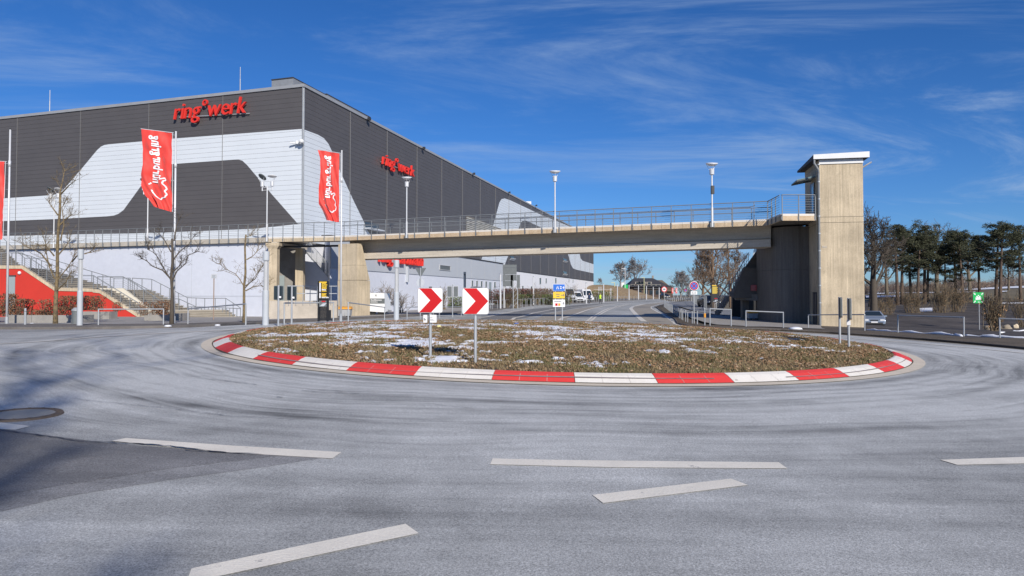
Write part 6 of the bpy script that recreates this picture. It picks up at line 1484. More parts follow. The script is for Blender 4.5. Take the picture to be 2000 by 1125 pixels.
# ================================================================ TREES
def rdir(r): 
    v = Vector((r.gauss(0, 1), r.gauss(0, 1), r.gauss(0, 1))); return v.normalized()
def grow_branch(mb, p, d, ln, rad, lvl, r, up=.12, kids=(3, 5), spread=.75, wob=.22, k0=5, minr=.004, ratio=.62):
    n = 4 if lvl > 0 else 3; pts = [p.copy()]; q = p.copy(); dd = d.copy()
    for i in range(n):
        dd = (dd + rdir(r) * wob + Vector((0, 0, up))).normalized(); q = q + dd * ln / n; pts.append(q.copy())
    rs = [max(minr, rad * (1 - .6 * i / n)) for i in range(n + 1)]
    mb.tube(pts, rs, k0 if lvl > 1 else 3, cap=False)
    if lvl <= 0: return
    for c in range(r.randint(*kids)):
        t = r.uniform(.3, 1.0); i = min(n - 1, int(t * n)); s = pts[i].lerp(pts[i + 1], t * n - i)
        ax_ = (pts[i + 1] - pts[i]).normalized(); nd = (ax_ * (1 - spread * .6) + rdir(r) * spread).normalized()
        if nd.z < -.35: nd.z *= -.3
        grow_branch(mb, s, nd, ln * ratio * r.uniform(.7, 1.15), max(minr, rad * .55 * (1 - .35 * t)), lvl - 1, r, up, kids, spread, wob, k0, minr, ratio)
def bare_tree(loc, h, seed, label, m=M_bark, grp=None, trunk_r=None, lvl=4, width=.5, cat='tree', name='bare_tree', fork=.3, nl=6, minr=.012, kids=(3, 5)):
    r = random.Random(seed); t = thing(name, loc, label, cat, grp); tr = trunk_r or h * .028
    lean = Vector((r.uniform(-.06, .06), r.uniform(-.06, .06), 1)); tb = MB(); pts = [Vector((0, 0, -.2))] + [lean * (h * .75 * i / 5) + Vector((r.uniform(-.1, .1), r.uniform(-.1, .1), 0)) * .02 * h for i in range(1, 6)]
    tb.tube(pts, [tr * 1.25, tr, tr * .9, tr * .7, tr * .5, tr * .25], 8, cap=False); tb.build('trunk', m, t, world=False, smooth=True)
    cb_ = MB()
    for i in range(nl):
        f = fork + (1 - fork) * (i + .3) / nl; z = h * .75 * f; j = min(4, int(z / (h * .75) * 5)); s = pts[j].lerp(pts[j + 1], z / (h * .75) * 5 - j)
        a = i * 2.4 + r.uniform(-.4, .4); el = r.uniform(.35, .9) + .5 * f; nd = Vector((math.cos(a) * math.cos(el), math.sin(a) * math.cos(el), math.sin(el)))
        grow_branch(cb_, s, nd, h * width * (1.1 - .55 * f) * r.uniform(.8, 1.1), tr * .55 * (1.2 - .6 * f), lvl - 1, r, minr=minr, kids=kids)
    grow_branch(cb_, pts[-1], lean.normalized(), h * .25, tr * .28, lvl - 2, r, minr=minr, kids=kids)
    cb_.build('crown', m, t, world=False); return t
def limb_tree(base, top, limbs, rtr, label, seed, m=M_bark_y, Y=None):
    """a street tree traced limb by limb; each limb gets its own depth"""
    r = random.Random(seed); p = G(*base); Y = p.y; t = thing('street_tree', p, label, 'tree', 'pollarded street trees'); H = P(base[0], top[1], Y).z - p.z
    pts = [Vector((0, 0, -.2))]; n = 7
    for i in range(1, n + 1): q = P(base[0] + (top[0] - base[0]) * i / n + r.uniform(-1.2, 1.2), base[1] + (top[1] - base[1]) * i / n, Y + r.uniform(-.05, .05)); pts.append(q - p)
    MB().tube(pts, [rtr * 1.35, rtr * 1.05] + [rtr * (1 - .45 * i / n) for i in range(2, n + 1)], 9).build('trunk', m, t, world=False, smooth=True)
    for L_ in limbs:
        cr = MB(); dep = r.uniform(-1.2, 1.2); q = []
        for i, (x, y) in enumerate(L_): q.append(P(x, y, Y + dep * i / len(L_)) - p)
        r0 = rtr * (.42 if len(L_) > 2 else .28); cr.tube(q, [max(.012, r0 * (1 - .75 * i / (len(q) - 1))) for i in range(len(q))], 6, cap=True)
        for i in range(1, len(q)):
            for _ in range(2 if i < len(q) - 1 else 6):
                s = q[i - 1].lerp(q[i], r.uniform(.4, 1)); d = ((q[i] - q[i - 1]).normalized() * .7 + rdir(r) * .8 + Vector((0, 0, .25))).normalized()
                grow_branch(cr, s, d, r.uniform(.3, .65), .012, 2, r, up=.1, kids=(2, 4), minr=.0045)
        cr.build('limb', m, t, world=False)
    return t
limb_tree((108, 636.5), (117, 375), [[(117, 378), (122, 355), (125, 338), (127, 332)], [(118, 380), (135, 362), (148, 352)], [(113, 420), (102, 405), (95, 395)], [(118, 470), (125, 440), (121, 405), (126, 398)], [(116, 440), (132, 425), (140, 418)],
           [(107, 545), (96, 520), (90, 490), (88, 470)], [(106, 555), (118, 540), (134, 520), (150, 492)], [(108, 570), (128, 552), (140, 530)], [(112, 500), (128, 482), (136, 468)], [(140, 512), (152, 498), (168, 495), (180, 492)], [(100, 520), (80, 495), (60, 485), (45, 478)], [(106, 500), (90, 480), (75, 478)]],
          .096, 'tallest leftmost street tree with lichen-yellow bark beside the column light', 3)
limb_tree((335, 637), (336, 466), [[(335, 548), (326, 535), (318, 520), (305, 498), (298, 492), (288, 487)], [(332, 543), (318, 528), (298, 520), (285, 508), (275, 505)], [(337, 548), (345, 530), (362, 515), (368, 498), (390, 490)], [(337, 510), (350, 492), (368, 478), (378, 462)], [(334, 492), (322, 470), (310, 455)],
           [(340, 470), (345, 440), (352, 425)], [(339, 530), (350, 520), (355, 512)]], .085, 'dark-trunked street tree standing right behind the middle flagpole', 5, M_bark_d)
limb_tree((476.5, 634), (480, 458), [[(477, 560), (468, 545), (460, 535), (440, 525), (428, 514)], [(479, 562), (492, 548), (505, 530)], [(480, 558), (498, 545), (512, 520), (520, 512)], [(480, 568), (495, 560), (510, 558), (516, 560)], [(482, 507), (494, 500), (505, 488)], [(481, 462), (489, 461)]],
          .07, 'smallest street tree with orange lichen in front of the white wall', 9)
# far and mid-distance trees
bare_tree(G(1393, 603), 8.4, 41, 'big brown bare tree in front of the palisade fence beyond the bridge', mat('brown_twig', (.15, .10, .065), .95, (.24, .165, .11), 1, .6), lvl=5, width=.42, nl=10, fork=.12, minr=.012, kids=(4, 5))
bare_tree(GY(1372, 104), 7.0, 42, 'smaller brown bare tree left of the big one beside the palisade fence', MATS['brown_twig'], lvl=5, width=.42, nl=8, minr=.013)
bare_tree(GY(1428, 92), 8.2, 43, 'brown bare tree partly hidden behind the stair railings', MATS['brown_twig'], lvl=5, width=.42, nl=8, fork=.1, minr=.013)
M_far = mat('far_twigs', (.20, .19, .19), .95, (.26, .245, .24), .5, .6)
def far_tree(px, top, Y, base_py, seed, label, w=.5, lvl=4, minr=.05, m=M_far):
    z0 = P(px, base_py, Y).z; h = P(px, top, Y).z - z0; x = P(px, base_py, Y).x
    return bare_tree(Vector((x, Y, z0)), h * 1.22, seed, label, m, lvl=lvl, width=w, nl=10, minr=minr, fork=.15, kids=(4, 6))
far_tree(1240, 519, 330, 562, 51, 'large bare tree immediately left of the dark house roof', .52)
far_tree(1211, 522, 300, 562, 52, 'bare tree on the slope top left of the light mast', .45)
far_tree(1172, 547, 245, 557.5, 53, 'tiny leaning bare tree on the left end of the slope', .5, 3, .035)
far_tree(1329, 544, 260, 586, 54, 'bare tree beyond the two small red flags', .55)
far_tree(1346, 560, 240, 590, 55, 'low bare tree left of the no-stopping sign', .5, 3)
# right-hand wood: bare broadleaved and pines
bare_tree(G(1707, 617), 10.8, 61, 'tall bare tree directly beside the lift tower on the right', M_bark_d, lvl=5, width=.42, nl=8, trunk_r=.36, minr=.018)
bare_tree(G(1700, 600), 12.0, 62, 'second bare tree close behind the lift tower', M_bark_d, lvl=4, width=.35, nl=8, trunk_r=.3, minr=.025)
M_pcrown = [M_needle, M_bark_d]
def pine(px, top, Y, base_py, seed, label, cw=.24, start=.45):
    r = random.Random(seed); q = P(px, base_py, Y); z0 = gh(q.x, Y); h = (P(px, top, Y).z - z0) * .97; t = thing('pine_tree', Vector((q.x, Y, z0)), label, 'pine tree', 'tall pines on the knoll'); tr = h * .020
    lx, ly = r.uniform(-.05, .05), r.uniform(-.05, .05); pts = [Vector((lx * h * (i / 6) ** 1.5, ly * h * i / 6, h * .95 * i / 6)) for i in range(7)]; pts[0].z = -.5
    MB().tube(pts, [tr * (1.15 - .85 * i / 6) for i in range(7)], 7).build('trunk', M_bark_p, t, world=False, smooth=True)
    cr = MB(); nd = MB(); n = 20
    for i in range(n):
        f = start + (1 - start) * (i / n) ** .8; z = h * .95 * f; s = pts[0].lerp(pts[-1], f); a = i * 2.4 + r.uniform(-.6, .6)
        prof_ = math.sin(min(1, (f - start) / (1 - start) * 1.15 + .12) * math.pi) ** .5 if f < .95 else .4
        ln = h * cw * prof_ * r.uniform(.3, 1.35)
        e = s + Vector((math.cos(a) * ln, math.sin(a) * ln, r.uniform(-.06, .25) * ln)); mid = s.lerp(e, .5) + Vector((0, 0, -.06 * ln)); cr.tube([s, mid, e], [tr * .3, tr * .2, tr * .08], 4, cap=False)
        for c in range(r.randint(3, 5)):
            o = s.lerp(e, r.uniform(.4, 1.1)) + Vector((r.gauss(0, .05), r.gauss(0, .05), r.gauss(0, .02) + .02)) * h; sx = h * r.uniform(.03, .085); sz = sx * r.uniform(.25, .7)
            cr.tube([s.lerp(e, .5), o], [tr * .09, tr * .04], 3, cap=False)
            for k in range(int(40 + 900 * sx / h)):
                v = rdir(r) * (r.random() ** .4); w_ = o + Vector((v.x * sx, v.y * sx, v.z * sz)); u = rdir(r); u.z *= .5; x_ = u.cross(rdir(r)).normalized(); l_ = r.uniform(.2, .5); b_ = .055
                nd.add([w_ - x_ * b_, w_ + x_ * b_, w_ + u * l_ + Vector((0, 0, .08))], [(0, 1, 2)])
    c_ = cr.build('limbs', M_bark_d, t, world=False); nd.build('crown', M_needle, t, world=False, kind='stuff'); return t
PN = [(1753, 428, 118, 574, 'pine with a pair of straight trunks, first right of the bare tree'), (1761, 436, 122, 572, 'slim pine directly behind the first pine'), (1779, 446, 125, 572, 'reddish-trunked pine, third from the lift tower'), (1792, 450, 118, 570, 'thin pine between the reddish trunk and the thick trunk'),
      (1806, 425, 122, 573, 'highest pine in the middle-left of the wood'), (1811, 452, 128, 573, 'thick dark-trunked pine below the highest crown'), (1847, 470, 120, 572, 'gnarled pine rising behind the broad shrub'), (1867, 442, 130, 565, 'pine with straight thin trunk right of the broad shrub'),
      (1881, 448, 118, 569, 'dark pine left of the green sign'), (1913, 452, 122, 572, 'crooked pine directly above the green sign'), (1945, 433, 120, 571, 'dark pine close beside the pale-trunked pine'), (1953, 431, 116, 579, 'pale-trunked tall pine right of the green sign'), (1993, 436, 118, 558, 'pine cut by the right picture edge')]
for i, (px, top, Y, by, lb) in enumerate(PN): pine(px, top, Y, by, 100 + i, lb, cw=(.17, .26, .21, .30, .19)[i % 5], start=(.45, .55, .38, .5)[(i * 3) % 4])
pine(2045, 440, 118, 560, 140, 'pine just beyond the right picture edge')
for i, (px, top, Y, lb) in enumerate(((1732, 470, 150, 'bare tree showing behind the first pines'), (1830, 440, 150, 'bare tree with fine twigs between the middle pines'), (1895, 455, 152, 'bare tree in the gap above the dark pine'), (1970, 500, 150, 'bare tree low between the right-hand pines'))):
    p = GY(px, Y); h = P(px, top, Y).z - p.z; bare_tree(p, h, 160 + i, lb, M_bark, lvl=4, width=.42, nl=8, minr=.03)
# shrubs: fans of upright stems
def shrub(px, py, hpx, wpx, seed, label, n=60, m=M_twig, minr=.008, lvl=2, cat='shrub', grp=None, leaves=0):
    r = random.Random(seed); p = G(px, py); k = scale_px(p); h = hpx * k; w = wpx * k; t = thing('bare_shrub', p, label, cat, grp); b = MB(); lf = MB()
    for i in range(n):
        a = r.uniform(0, 6.28); q = math.sqrt(r.random()) * .35; s = Vector((w * q * math.cos(a), w * q * .6 * math.sin(a), -.05)); d = Vector((math.cos(a) * q * 1.0 + r.gauss(0, .12), math.sin(a) * q * .6 + r.gauss(0, .1), 1)).normalized()
        grow_branch(b, s, d, h * r.uniform(.45, .85), .02, lvl, r, up=.25, kids=(2, 4), spread=.55, minr=minr, ratio=.55)
        for _ in range(leaves):
            c = s + d * h * r.uniform(.1, .9) + rdir(r) * w * .12; x_ = rdir(r); y_ = x_.cross(rdir(r)).normalized(); z_ = .05; lf.add([c - x_ * z_, c - y_ * z_, c + x_ * z_, c + y_ * z_], [(0, 1, 2, 3)])
    b.build('stems', m, t, world=False)
    if leaves: lf.build('leaves', M_leaf, t, world=False, kind='stuff')
    return t
for i, (px, py, h, w, n, lb) in enumerate(((1735, 615, 42, 30, 35, 'small bare shrub right of the silver car'), (1785, 612, 46, 46, 60, 'double bare shrub below the thick-trunked pines'), (1838, 611, 50, 40, 60, 'left half of the broad brown shrub in the parking lot'), (1868, 610, 52, 44, 70, 'right half of the broad brown shrub in the parking lot'), (1944, 648, 66, 24, 50, 'narrow bare shrub behind the boulder beside the green sign'),
          (1998, 640, 66, 20, 30, 'bare shrub at the right picture edge behind the boulders'), (1712, 616, 30, 40, 30, 'low dry brush at the foot of the tallest bare tree'), (1890, 590, 30, 40, 30, 'faint shrub behind the broad brown one'))):
    shrub(px, py, h, w, 200 + i, lb, n, minr=.010, leaves=3)
# distant brown thicket line
th = MB(); r = random.Random(77)
for i in range(2600):
    px = r.uniform(1640, 2120); Y = r.uniform(165, 210); p = P(px, 570, Y); z = gh(p.x, Y); h = r.uniform(1.0, 4.6) * (0.7 + .5 * n2(px * .02, 3)); th.tube([Vector((p.x, Y, z - .3)), Vector((p.x + r.gauss(0, .3), Y, z + h * .5)), Vector((p.x + r.gauss(0, .7), Y, z + h))], [.05, .035, .02], 3, cap=False)
    for _ in range(3): s = Vector((p.x, Y, z + h * r.uniform(.3, .9))); th.tube([s, s + Vector((r.gauss(0, .7), 0, r.uniform(.2, .9)))], [.03, .015], 3, cap=False)
th.build('thicket', mat('thicket', (.16, .115, .085), .95, (.24, .18, .14), .4, .6), kind='stuff', label='continuous line of brown bare undergrowth behind the pines', cat='undergrowth')
# tree behind the camera whose branches throw the shadows in the foreground
bare_tree(Vector((8.6, -27.0, gh(8.6, -27))), 26.0, 301, 'large bare roadside tree casting branch shadows over the foreground asphalt', M_bark, lvl=5, width=.21, nl=11, trunk_r=.4, minr=.025, fork=.45, kids=(2, 4))
bare_tree(Vector((-2.5, -26.0, gh(-2.5, -26))), 24.0, 302, 'second bare roadside tree whose shadow crosses the left foreground', M_bark, lvl=5, width=.24, nl=10, trunk_r=.36, minr=.025, fork=.4, kids=(2, 4))

# ================================================================ HEDGES AND PLANTERS
def leafmass(name, m, boxes, per, size, label, cat, seed, cats='stuff', parent=None, twigs=True):
    """boxes: (centre, half sizes); leaves spread through them on short twigs"""
    r = random.Random(seed); c0 = Vector(boxes[0][0]); t = thing(name, c0, label, cat); lf = MB(); tw_ = MB()
    for c, hs in boxes:
        n = int(per * hs[0] * hs[1] * hs[2] * 8)
        for i in range(n):
            v = Vector((r.uniform(-1, 1), r.uniform(-1, 1), r.uniform(-1, 1))); 
            if n2(c[0] + v.x * 2.1 * hs[0], c[1] + v.y, v.z * 1.5) < r.uniform(-.5, .1): continue
            p = Vector(c) + Vector((v.x * hs[0], v.y * hs[1], v.z * hs[2])); x_ = rdir(r); y_ = x_.cross(rdir(r)).normalized(); s = size * r.uniform(.6, 1.3)
            lf.add([p - x_ * s, p - y_ * s * .6, p + x_ * s, p + y_ * s * .6], [(0, 1, 2, 3)])
        if twigs:
            for i in range(int(40 * hs[0]) + 4):
                s = Vector(c) + Vector((r.uniform(-1, 1) * hs[0], r.uniform(-1, 1) * hs[1], -hs[2])); tw_.tube([s, s + Vector((r.gauss(0, .15), r.gauss(0, .1), hs[2] * r.uniform(1.2, 2.2)))], [.015, .006], 3, cap=False)
    lf.build('leaves', m, t, kind='stuff')
    if tw_.v: tw_.build('twigs', M_bark_d, t)
    return t
def hb(px0, px1, y0, y1, Y, d=.45, n=1):
    o = []
    for i in range(n):
        a = P(px0 + (px1 - px0) * i / n, y0, Y); b = P(px0 + (px1 - px0) * (i + 1) / n, y1, Y); o.append((((a.x + b.x) / 2, Y, (a.z + b.z) / 2), (abs(b.x - a.x) / 2, d, abs(a.z - b.z) / 2)))
    return o
def yat(px, py): return G(px, py).y
YH = yat(70, 634)+1.4
leafmass('beech_hedge', M_hedge_b, hb(-60, 30, 574, 618, YH, .5, 3) + hb(30, 62, 584, 616, YH, .5, 2) + hb(62, 100, 606, 617, YH, .5, 2), 1500, .052, 'brown beech hedge in the planter at the left edge', 'hedge', 401)
leafmass('beech_hedge', M_hedge_b, hb(80, 104, 585, 616, YH, .4, 1) + hb(114, 200, 578, 606, YH + .6, .5, 4) + hb(112, 140, 600, 632, YH, .45, 2), 1500, .052, 'brown beech hedge between the tallest tree and the red wall', 'hedge', 402)
leafmass('beech_hedge', M_hedge_b, hb(222, 236, 590, 608, 43, .3, 1) + hb(272, 290, 590, 616, 42, .3, 1), 1100, .045, 'thin brown shrubs before the cream stair wall', 'hedge', 403)
leafmass('beech_hedge', M_hedge_b, hb(300, 333, 587, 614, 41, .45, 2), 1500, .052, 'brown hedge beside the dark planter at the stair foot', 'hedge', 404)
def planter(px0, px1, ytop, ybase, label, Y=None, d=1.0):
    a, b = G(px0, ybase), G(px1, ybase); zt = P(px0, ytop, a.y).z; t = thing('planter', a, label, 'planter', 'concrete planters by the pavement'); b.y = a.y
    w = b.x - a.x; h = zt - a.z; k = max(1, round(w / 1.6))
    for i in range(k): MB().box((w * i / k + .01, 0, -.2), (w * (i + 1) / k - .01, .12, h)).build('front_slab', M_conc_g, t, world=False)
    MB().box((.05, .122, -.2), (w - .05, d - .05, h - .12)).build('soil', M_dirt, t, world=False)
    for x in (0, w - .1): MB().box((x, .122, -.2), (x + .1, d, h)).build('side_slab', M_conc_g, t, world=False)
    return t
planter(11, 134, 615.5, 635, 'long grey concrete planter at the left edge')
planter(160, 217, 608.5, 626, 'grey concrete planter behind the column light')
planter(281, 345, 612, 630, 'dark concrete planter at the foot of the stair')
YK = 72
leafmass('green_hedge', M_hedge_g, [((G(px, 606).x, G(px, 606).y + 2.0, gh(*G(px, 606).xy) + .75), (2.4, .8, .65)) for px in range(758, 830, 22)], 60, .09, 'green hedge behind the left chevron sign along the kart hall', 'hedge', 411)
leafmass('green_hedge', M_hedge_g, [((G(px, 603).x, G(px, 603).y + 2, gh(*G(px, 603).xy) + .8), (2.6, .8, .75)) for px in range(864, 905, 19)], 60, .09, 'green hedge between the two chevron signs', 'hedge', 412)
leafmass('purple_shrub', M_hedge_p, [((G(px, 603).x, G(px, 603).y + 3.2, gh(*G(px, 603).xy) + 1.2), (2.4, .9, 1.0)) for px in (802, 816)], 50, .10, 'dark red leafless shrub left of the left chevron sign', 'hedge', 413)
leafmass('purple_shrub', M_hedge_p, [((G(px, 600).x, G(px, 600).y + 4.2, gh(*G(px, 600).xy) + 1.5), (2.7, .9, 1.0)) for px in range(868, 972, 17)], 34, .10, 'long dark red shrub row before the windows of the kart hall', 'hedge', 414)
leafmass('green_hedge', M_hedge_g, [((G(px, 596).x, G(px, 596).y + 2, gh(*G(px, 596).xy) + .85), (3.2, .9, .8)) for px in range(960, 1090, 13)], 34, .11, 'long green hedge along the far pavement', 'hedge', 415)
leafmass('purple_shrub', M_hedge_p, [((G(px, 593.5).x, G(px, 593.5).y + 4, gh(*G(px, 593.5).xy) + 1.9), (4.4, 1, .8)) for px in range(985, 1075, 13)], 18, .13, 'dark red shrubs above the long green hedge', 'hedge', 416)
leafmass('green_hedge', M_hedge_g, [((G(px, 588.5).x, G(px, 588.5).y + 2, gh(*G(px, 588.5).xy) + 1.3), (3.5, 1, 1.2)) for px in (1162, 1172)], 20, .15, 'yellow-green bush right of the white van', 'hedge', 417)
for i, (px, Y, h, lb) in enumerate(((752, 71, 3.2, 'small bare bush behind the trailer'), (783, 70, 2.4, 'small bare bush left of the round sign back'), (990, 92, 3.2, 'bare bush under the big dark sign backs'), (1009, 92, 3.0, 'bare bush right of the big dark sign backs'), (1050, 112, 3.4, 'bare bush before the white arena wall'), (1065, 118, 3.0, 'thin bare bush left of the direction sign'), (1113, 132, 3.8, 'bare bush right of the direction sign'), (868, 84, 3.0, 'thin pale bush between the chevron signs'))):
    p = GY(px, Y); k = scale_px(p); r = random.Random(430 + i); t = thing('bare_bush', p, lb, 'bush'); b = MB()
    for _ in range(16): grow_branch(b, Vector((r.gauss(0, .15), 0, 0)), Vector((r.gauss(0, .4), r.gauss(0, .3), 1)).normalized(), h * .6, .03, 2, r, minr=.012, kids=(2, 4))
    b.build('stems', M_twig, t, world=False)

# boulders
def boulder(px, py, wpx, hpx, seed, label, m=M_rock):
    p = G(px, py); k = scale_px(p); bm = bmesh.new(); bmesh.ops.create_icosphere(bm, subdivisions=3, radius=1)
    for v in bm.verts: f = 1 + .28 * noise.noise(v.co * 1.1 + Vector((seed, 0, 0))) + .08 * noise.noise(v.co * 3 + Vector((seed, 5, 0))); v.co = Vector((v.co.x * wpx * k / 2 * f, v.co.y * wpx * k / 2.6 * f, (v.co.z * .62 + .3) * hpx * k * .8 * f))
    me = bpy.data.meshes.new('boulder'); bm.to_mesh(me); bm.free(); me.materials.append(m)
    return link('boulder', me, None, None, loc=p, label=label, cat='boulder', group='boulders at the lot edge', world=False)
boulder(1933, 646, 20, 16, 3, 'pointed boulder next to the post of the green sign')
boulder(1965, 643, 22, 12, 7, 'broad flat boulder behind the right barrier', M_rock)
boulder(1984, 642, 11, 12, 11, 'pale upright boulder right of the flat one', M_conc)
boulder(1818, 586, 8, 5, 15, 'small brown boulder far back in the lot, left of the broad shrub')
boulder(1899, 585, 6, 4, 19, 'small pale boulder far back behind the green sign')
p = G(1920, 643); MB().tube([(0, 0, -.1), (.03, 0, .9), (-.02, .02, 2.0)], [.045, .04, .03], 6).build('stake', M_bark, thing('young_tree', p, 'thin young tree stem beside the green sign post', 'tree'), world=False)

# ================================================================ VEHICLES
def vehicle(name, loc, rz, label, cat, kind, mbody):
    """side profile swept across the width; local +x is the front"""
    t = thing(name, loc, label, cat, rotz=rz)
    if kind == 'car':
        L_, W_ = 4.5, 1.76; prof_ = [(-2.22, .35), (-2.25, .75), (-2.15, 1.0), (-1.5, 1.05), (-.95, 1.42), (.35, 1.45), (1.15, 1.0), (1.95, .84), (2.22, .68), (2.25, .35), (1.9, .25), (-1.9, .25)]
        cab = {(3), (4), (5), (6)}; glass = [((.44, 1.40), (1.12, 1.02))]; wr, wx = .32, (1.4, -1.35); tumble = .26
    else:
        L_, W_ = 6.0, 2.05; prof_ = [(-3.0, .4), (-3.0, 2.55), (-2.8, 2.68), (1.3, 2.68), (1.65, 2.5), (2.35, 1.35), (2.85, 1.12), (2.98, .9), (3.0, .35), (2.6, .3), (-2.8, .3)]; wr, wx = .35, (2.1, -1.9); tumble = .10
    def half(z): zt = 1.0 if kind == 'car' else 1.3; zm = 1.45 if kind == 'car' else 2.68; return W_ / 2 - (tumble * max(0, (z - zt)) / (zm - zt) if z > zt else 0) - (.04 if z < .4 else 0)
    b = MB(); n = len(prof_); vs = [(x, -half(z), z) for x, z in prof_] + [(x, half(z), z) for x, z in prof_]
    b.add(vs, [tuple(range(n))[::-1], tuple(range(n, 2 * n))] + [(i, (i + 1) % n, n + (i + 1) % n, n + i) for i in range(n)])
    body = b.build('body', mbody, t, world=False)
    md = body.modifiers.new('bevel', 'BEVEL'); md.width = .06; md.segments = 2; md.limit_method = 'ANGLE'; md.angle_limit = R_(25)
    def quad(x0, z0, x1, z1, out, nm, m, inset=.12):
        d = Vector((x1 - x0, 0, z1 - z0)); nn = Vector((-d.z, 0, d.x)).normalized() * -out; nn = Vector((abs(nn.x), 0, abs(nn.z))) if out > 0 else nn
        b = MB(); b.slab([(x0, -half(z0) + inset, z0), (x0, half(z0) - inset, z0), (x1, half(z1) - inset, z1), (x1, -half(z1) + inset, z1)], nn * 1.0); return b.build(nm, m, t, world=False)
    if kind == 'car':
        quad(.50, 1.40, 1.08, 1.06, .012, 'windscreen', M_glass); 
        for s in (-1, 1):
            MB().slab([(-1.3, s * (half(1.08) + .006), 1.06), (.95, s * (half(1.08) + .006), 1.06), (.3, s * (half(1.36) + .006), 1.38), (-.85, s * (half(1.36) + .006), 1.37)], (0, s * .008, 0)).build('side_window', M_glass, t, world=False)
            MB().cbox((2.17, s * .62, .70), (.12, .34, .13)).build('headlight', M_lamp, t, world=False)
            MB().cbox((.95, s * .98, 1.02), (.12, .2, .13)).build('mirror', mbody, t, world=False)
        MB().cbox((2.245, 0, .68), (.03, .62, .10)).build('grille', M_joint, t, world=False); MB().cbox((2.27, 0, .43), (.03, 1.3, .12)).build('lower_grille', M_joint, t, world=False); MB().cbox((2.285, 0, .52), (.02, .52, .11)).build('number_plate', M_signwhite, t, world=False)
        MB().cbox((2.24, 0, .56), (.07, 1.6, .05)).build('bumper_strip', mbody, t, world=False)
    else:
        quad(1.70, 2.40, 2.33, 1.42, .015, 'windscreen', M_glass)
        for s in (-1, 1):
            MB().slab([(1.1, s * (half(1.45) + .006), 1.4), (2.2, s * (half(1.45) + .006), 1.4), (1.65, s * (half(2.2) + .006), 2.2), (1.1, s * (half(2.2) + .006), 2.2)], (0, s * .01, 0)).build('side_window', M_glass, t, world=False)
            MB().cbox((2.86, s * .78, .98), (.2, .3, .22)).build('headlight', M_lamp, t, world=False); MB().cbox((2.0, s * 1.17, 1.6), (.14, .2, .36)).build('mirror', M_joint, t, world=False)
        MB().cbox((2.98, 0, .78), (.06, 1.2, .3)).build('grille', M_joint, t, world=False); MB().cbox((3.0, 0, .45), (.08, 1.9, .2)).build('bumper', M_joint, t, world=False)
    for x in wx:
        for s in (-1, 1):
            w = MB(); w.T = Matrix.Translation((x, s * (W_ / 2 - .1), wr)) @ Matrix.Rotation(math.pi / 2, 4, 'X'); w.lathe([(wr * .62, -.11), (wr * .95, -.11), (wr, -.07), (wr, .07), (wr * .95, .11), (wr * .62, .11)], k=18); ty = w.build('wheel', M_tyre, t, world=False)
            w = MB(); w.T = Matrix.Translation((x, s * (W_ / 2 - .1), wr)) @ Matrix.Rotation(math.pi / 2, 4, 'X'); w.lathe([(.001, -.09), (wr * .62, -.1), (wr * .62, .1), (.001, .09)], k=12); w.build('rim', M_chrome, ty, world=False)
    return t
def face_cam(p, off=0.0): return math.atan2(-p.y, -p.x) + R_(off)
p = GY(1703, 64); vehicle('parked_car', p, face_cam(p, 4), 'silver car facing us in the lot, half hidden by the lift tower', 'car', 'car', M_carsilver)
p = GY(1384, 86); vehicle('parked_car', p, face_cam(p, 15), 'dark car parked behind the right information board', 'car', 'car', M_cardark)
p = GY(1298, 205); vehicle('parked_car', p, face_cam(p, 20), 'dark car on the road behind the round width sign', 'car', 'car', M_cardark)
p = GY(1140, 150); vehicle('white_van', p, face_cam(p, 22), 'tall white van facing us beside the arena, behind a white pole', 'van', 'van', M_carwhite)
p = GY(1118, 142); v_ = vehicle('white_van', p, face_cam(p, 30), 'white cab of the lower van left of the tall van', 'van', 'van', M_carwhite); v_.scale = (1, 1, .82)
p = GY(1103, 140); v_ = vehicle('white_van', p, face_cam(p, 30), 'grey box truck mostly hidden behind the direction sign', 'truck', 'van', M_plaster_g); v_.scale = (1, 1, 1.1)
# trailer with printed boards
p = GY(742, 62.5); k = scale_px(p); t = thing('advertising_trailer', p, 'white sloped advertising trailer beside the bridge pier', 'trailer', rotz=R_(-6))
def tz(y): return (611 - y) * k
MB().add([(-24 * k, 0, tz(602)), (10 * k, 0, tz(604)), (11 * k, 1.9, tz(603)), (-24 * k, 1.9, tz(603)), (-24 * k, .2, tz(566)), (7.5 * k, .2, tz(566.5)), (8 * k, 1.8, tz(567)), (-24 * k, 1.8, tz(566))], [(0, 3, 2, 1), (4, 5, 6, 7), (0, 1, 5, 4), (1, 2, 6, 5), (2, 3, 7, 6), (3, 0, 4, 7)]).build('body', M_carwhite, t, world=False)
def tb(y0, y1, x0, x1, m, nm, off): 
    f = lambda y: .2 * (602 - y) / 36 - off
    MB().slab([(x0 * k, f(y1), tz(y1)), (x1 * k, f(y1), tz(y1)), (x1 * k, f(y0), tz(y0)), (x0 * k, f(y0), tz(y0))], (0, -.004, 0)).build(nm, m, t, world=False)
tb(577, 587, -24, 9, M_signback, 'grey_band', .004)
b = MB(); f = lambda y: .2 * (602 - y) / 36 - .012
illegible(b, 'WARMPLANER', (-19 * k, f(581), tz(581)), (1, 0, 0), (0, 0, 1), 22 * k, 2.2 * k); illegible(b, 'SERVICE', (-19 * k, f(585), tz(584.6)), (1, 0, 0), (0, 0, 1), 14 * k, 1.8 * k); b.build('lettering', M_signwhite, t, world=False)
b = MB()
for a_ in (R_(45), R_(135)): b.slab([(x * k - 9 * k, f(571), z * k + tz(571)) for x, z in bar(a_, .35, 2.6)], (0, -.003 - .002 * a_, 0))
b.build('emblem', M_signback, t, world=False)
MB().box((-24 * k, .3, .35), (11 * k, 1.8, tz(602) - .004)).build('chassis', M_steel, t, world=False)
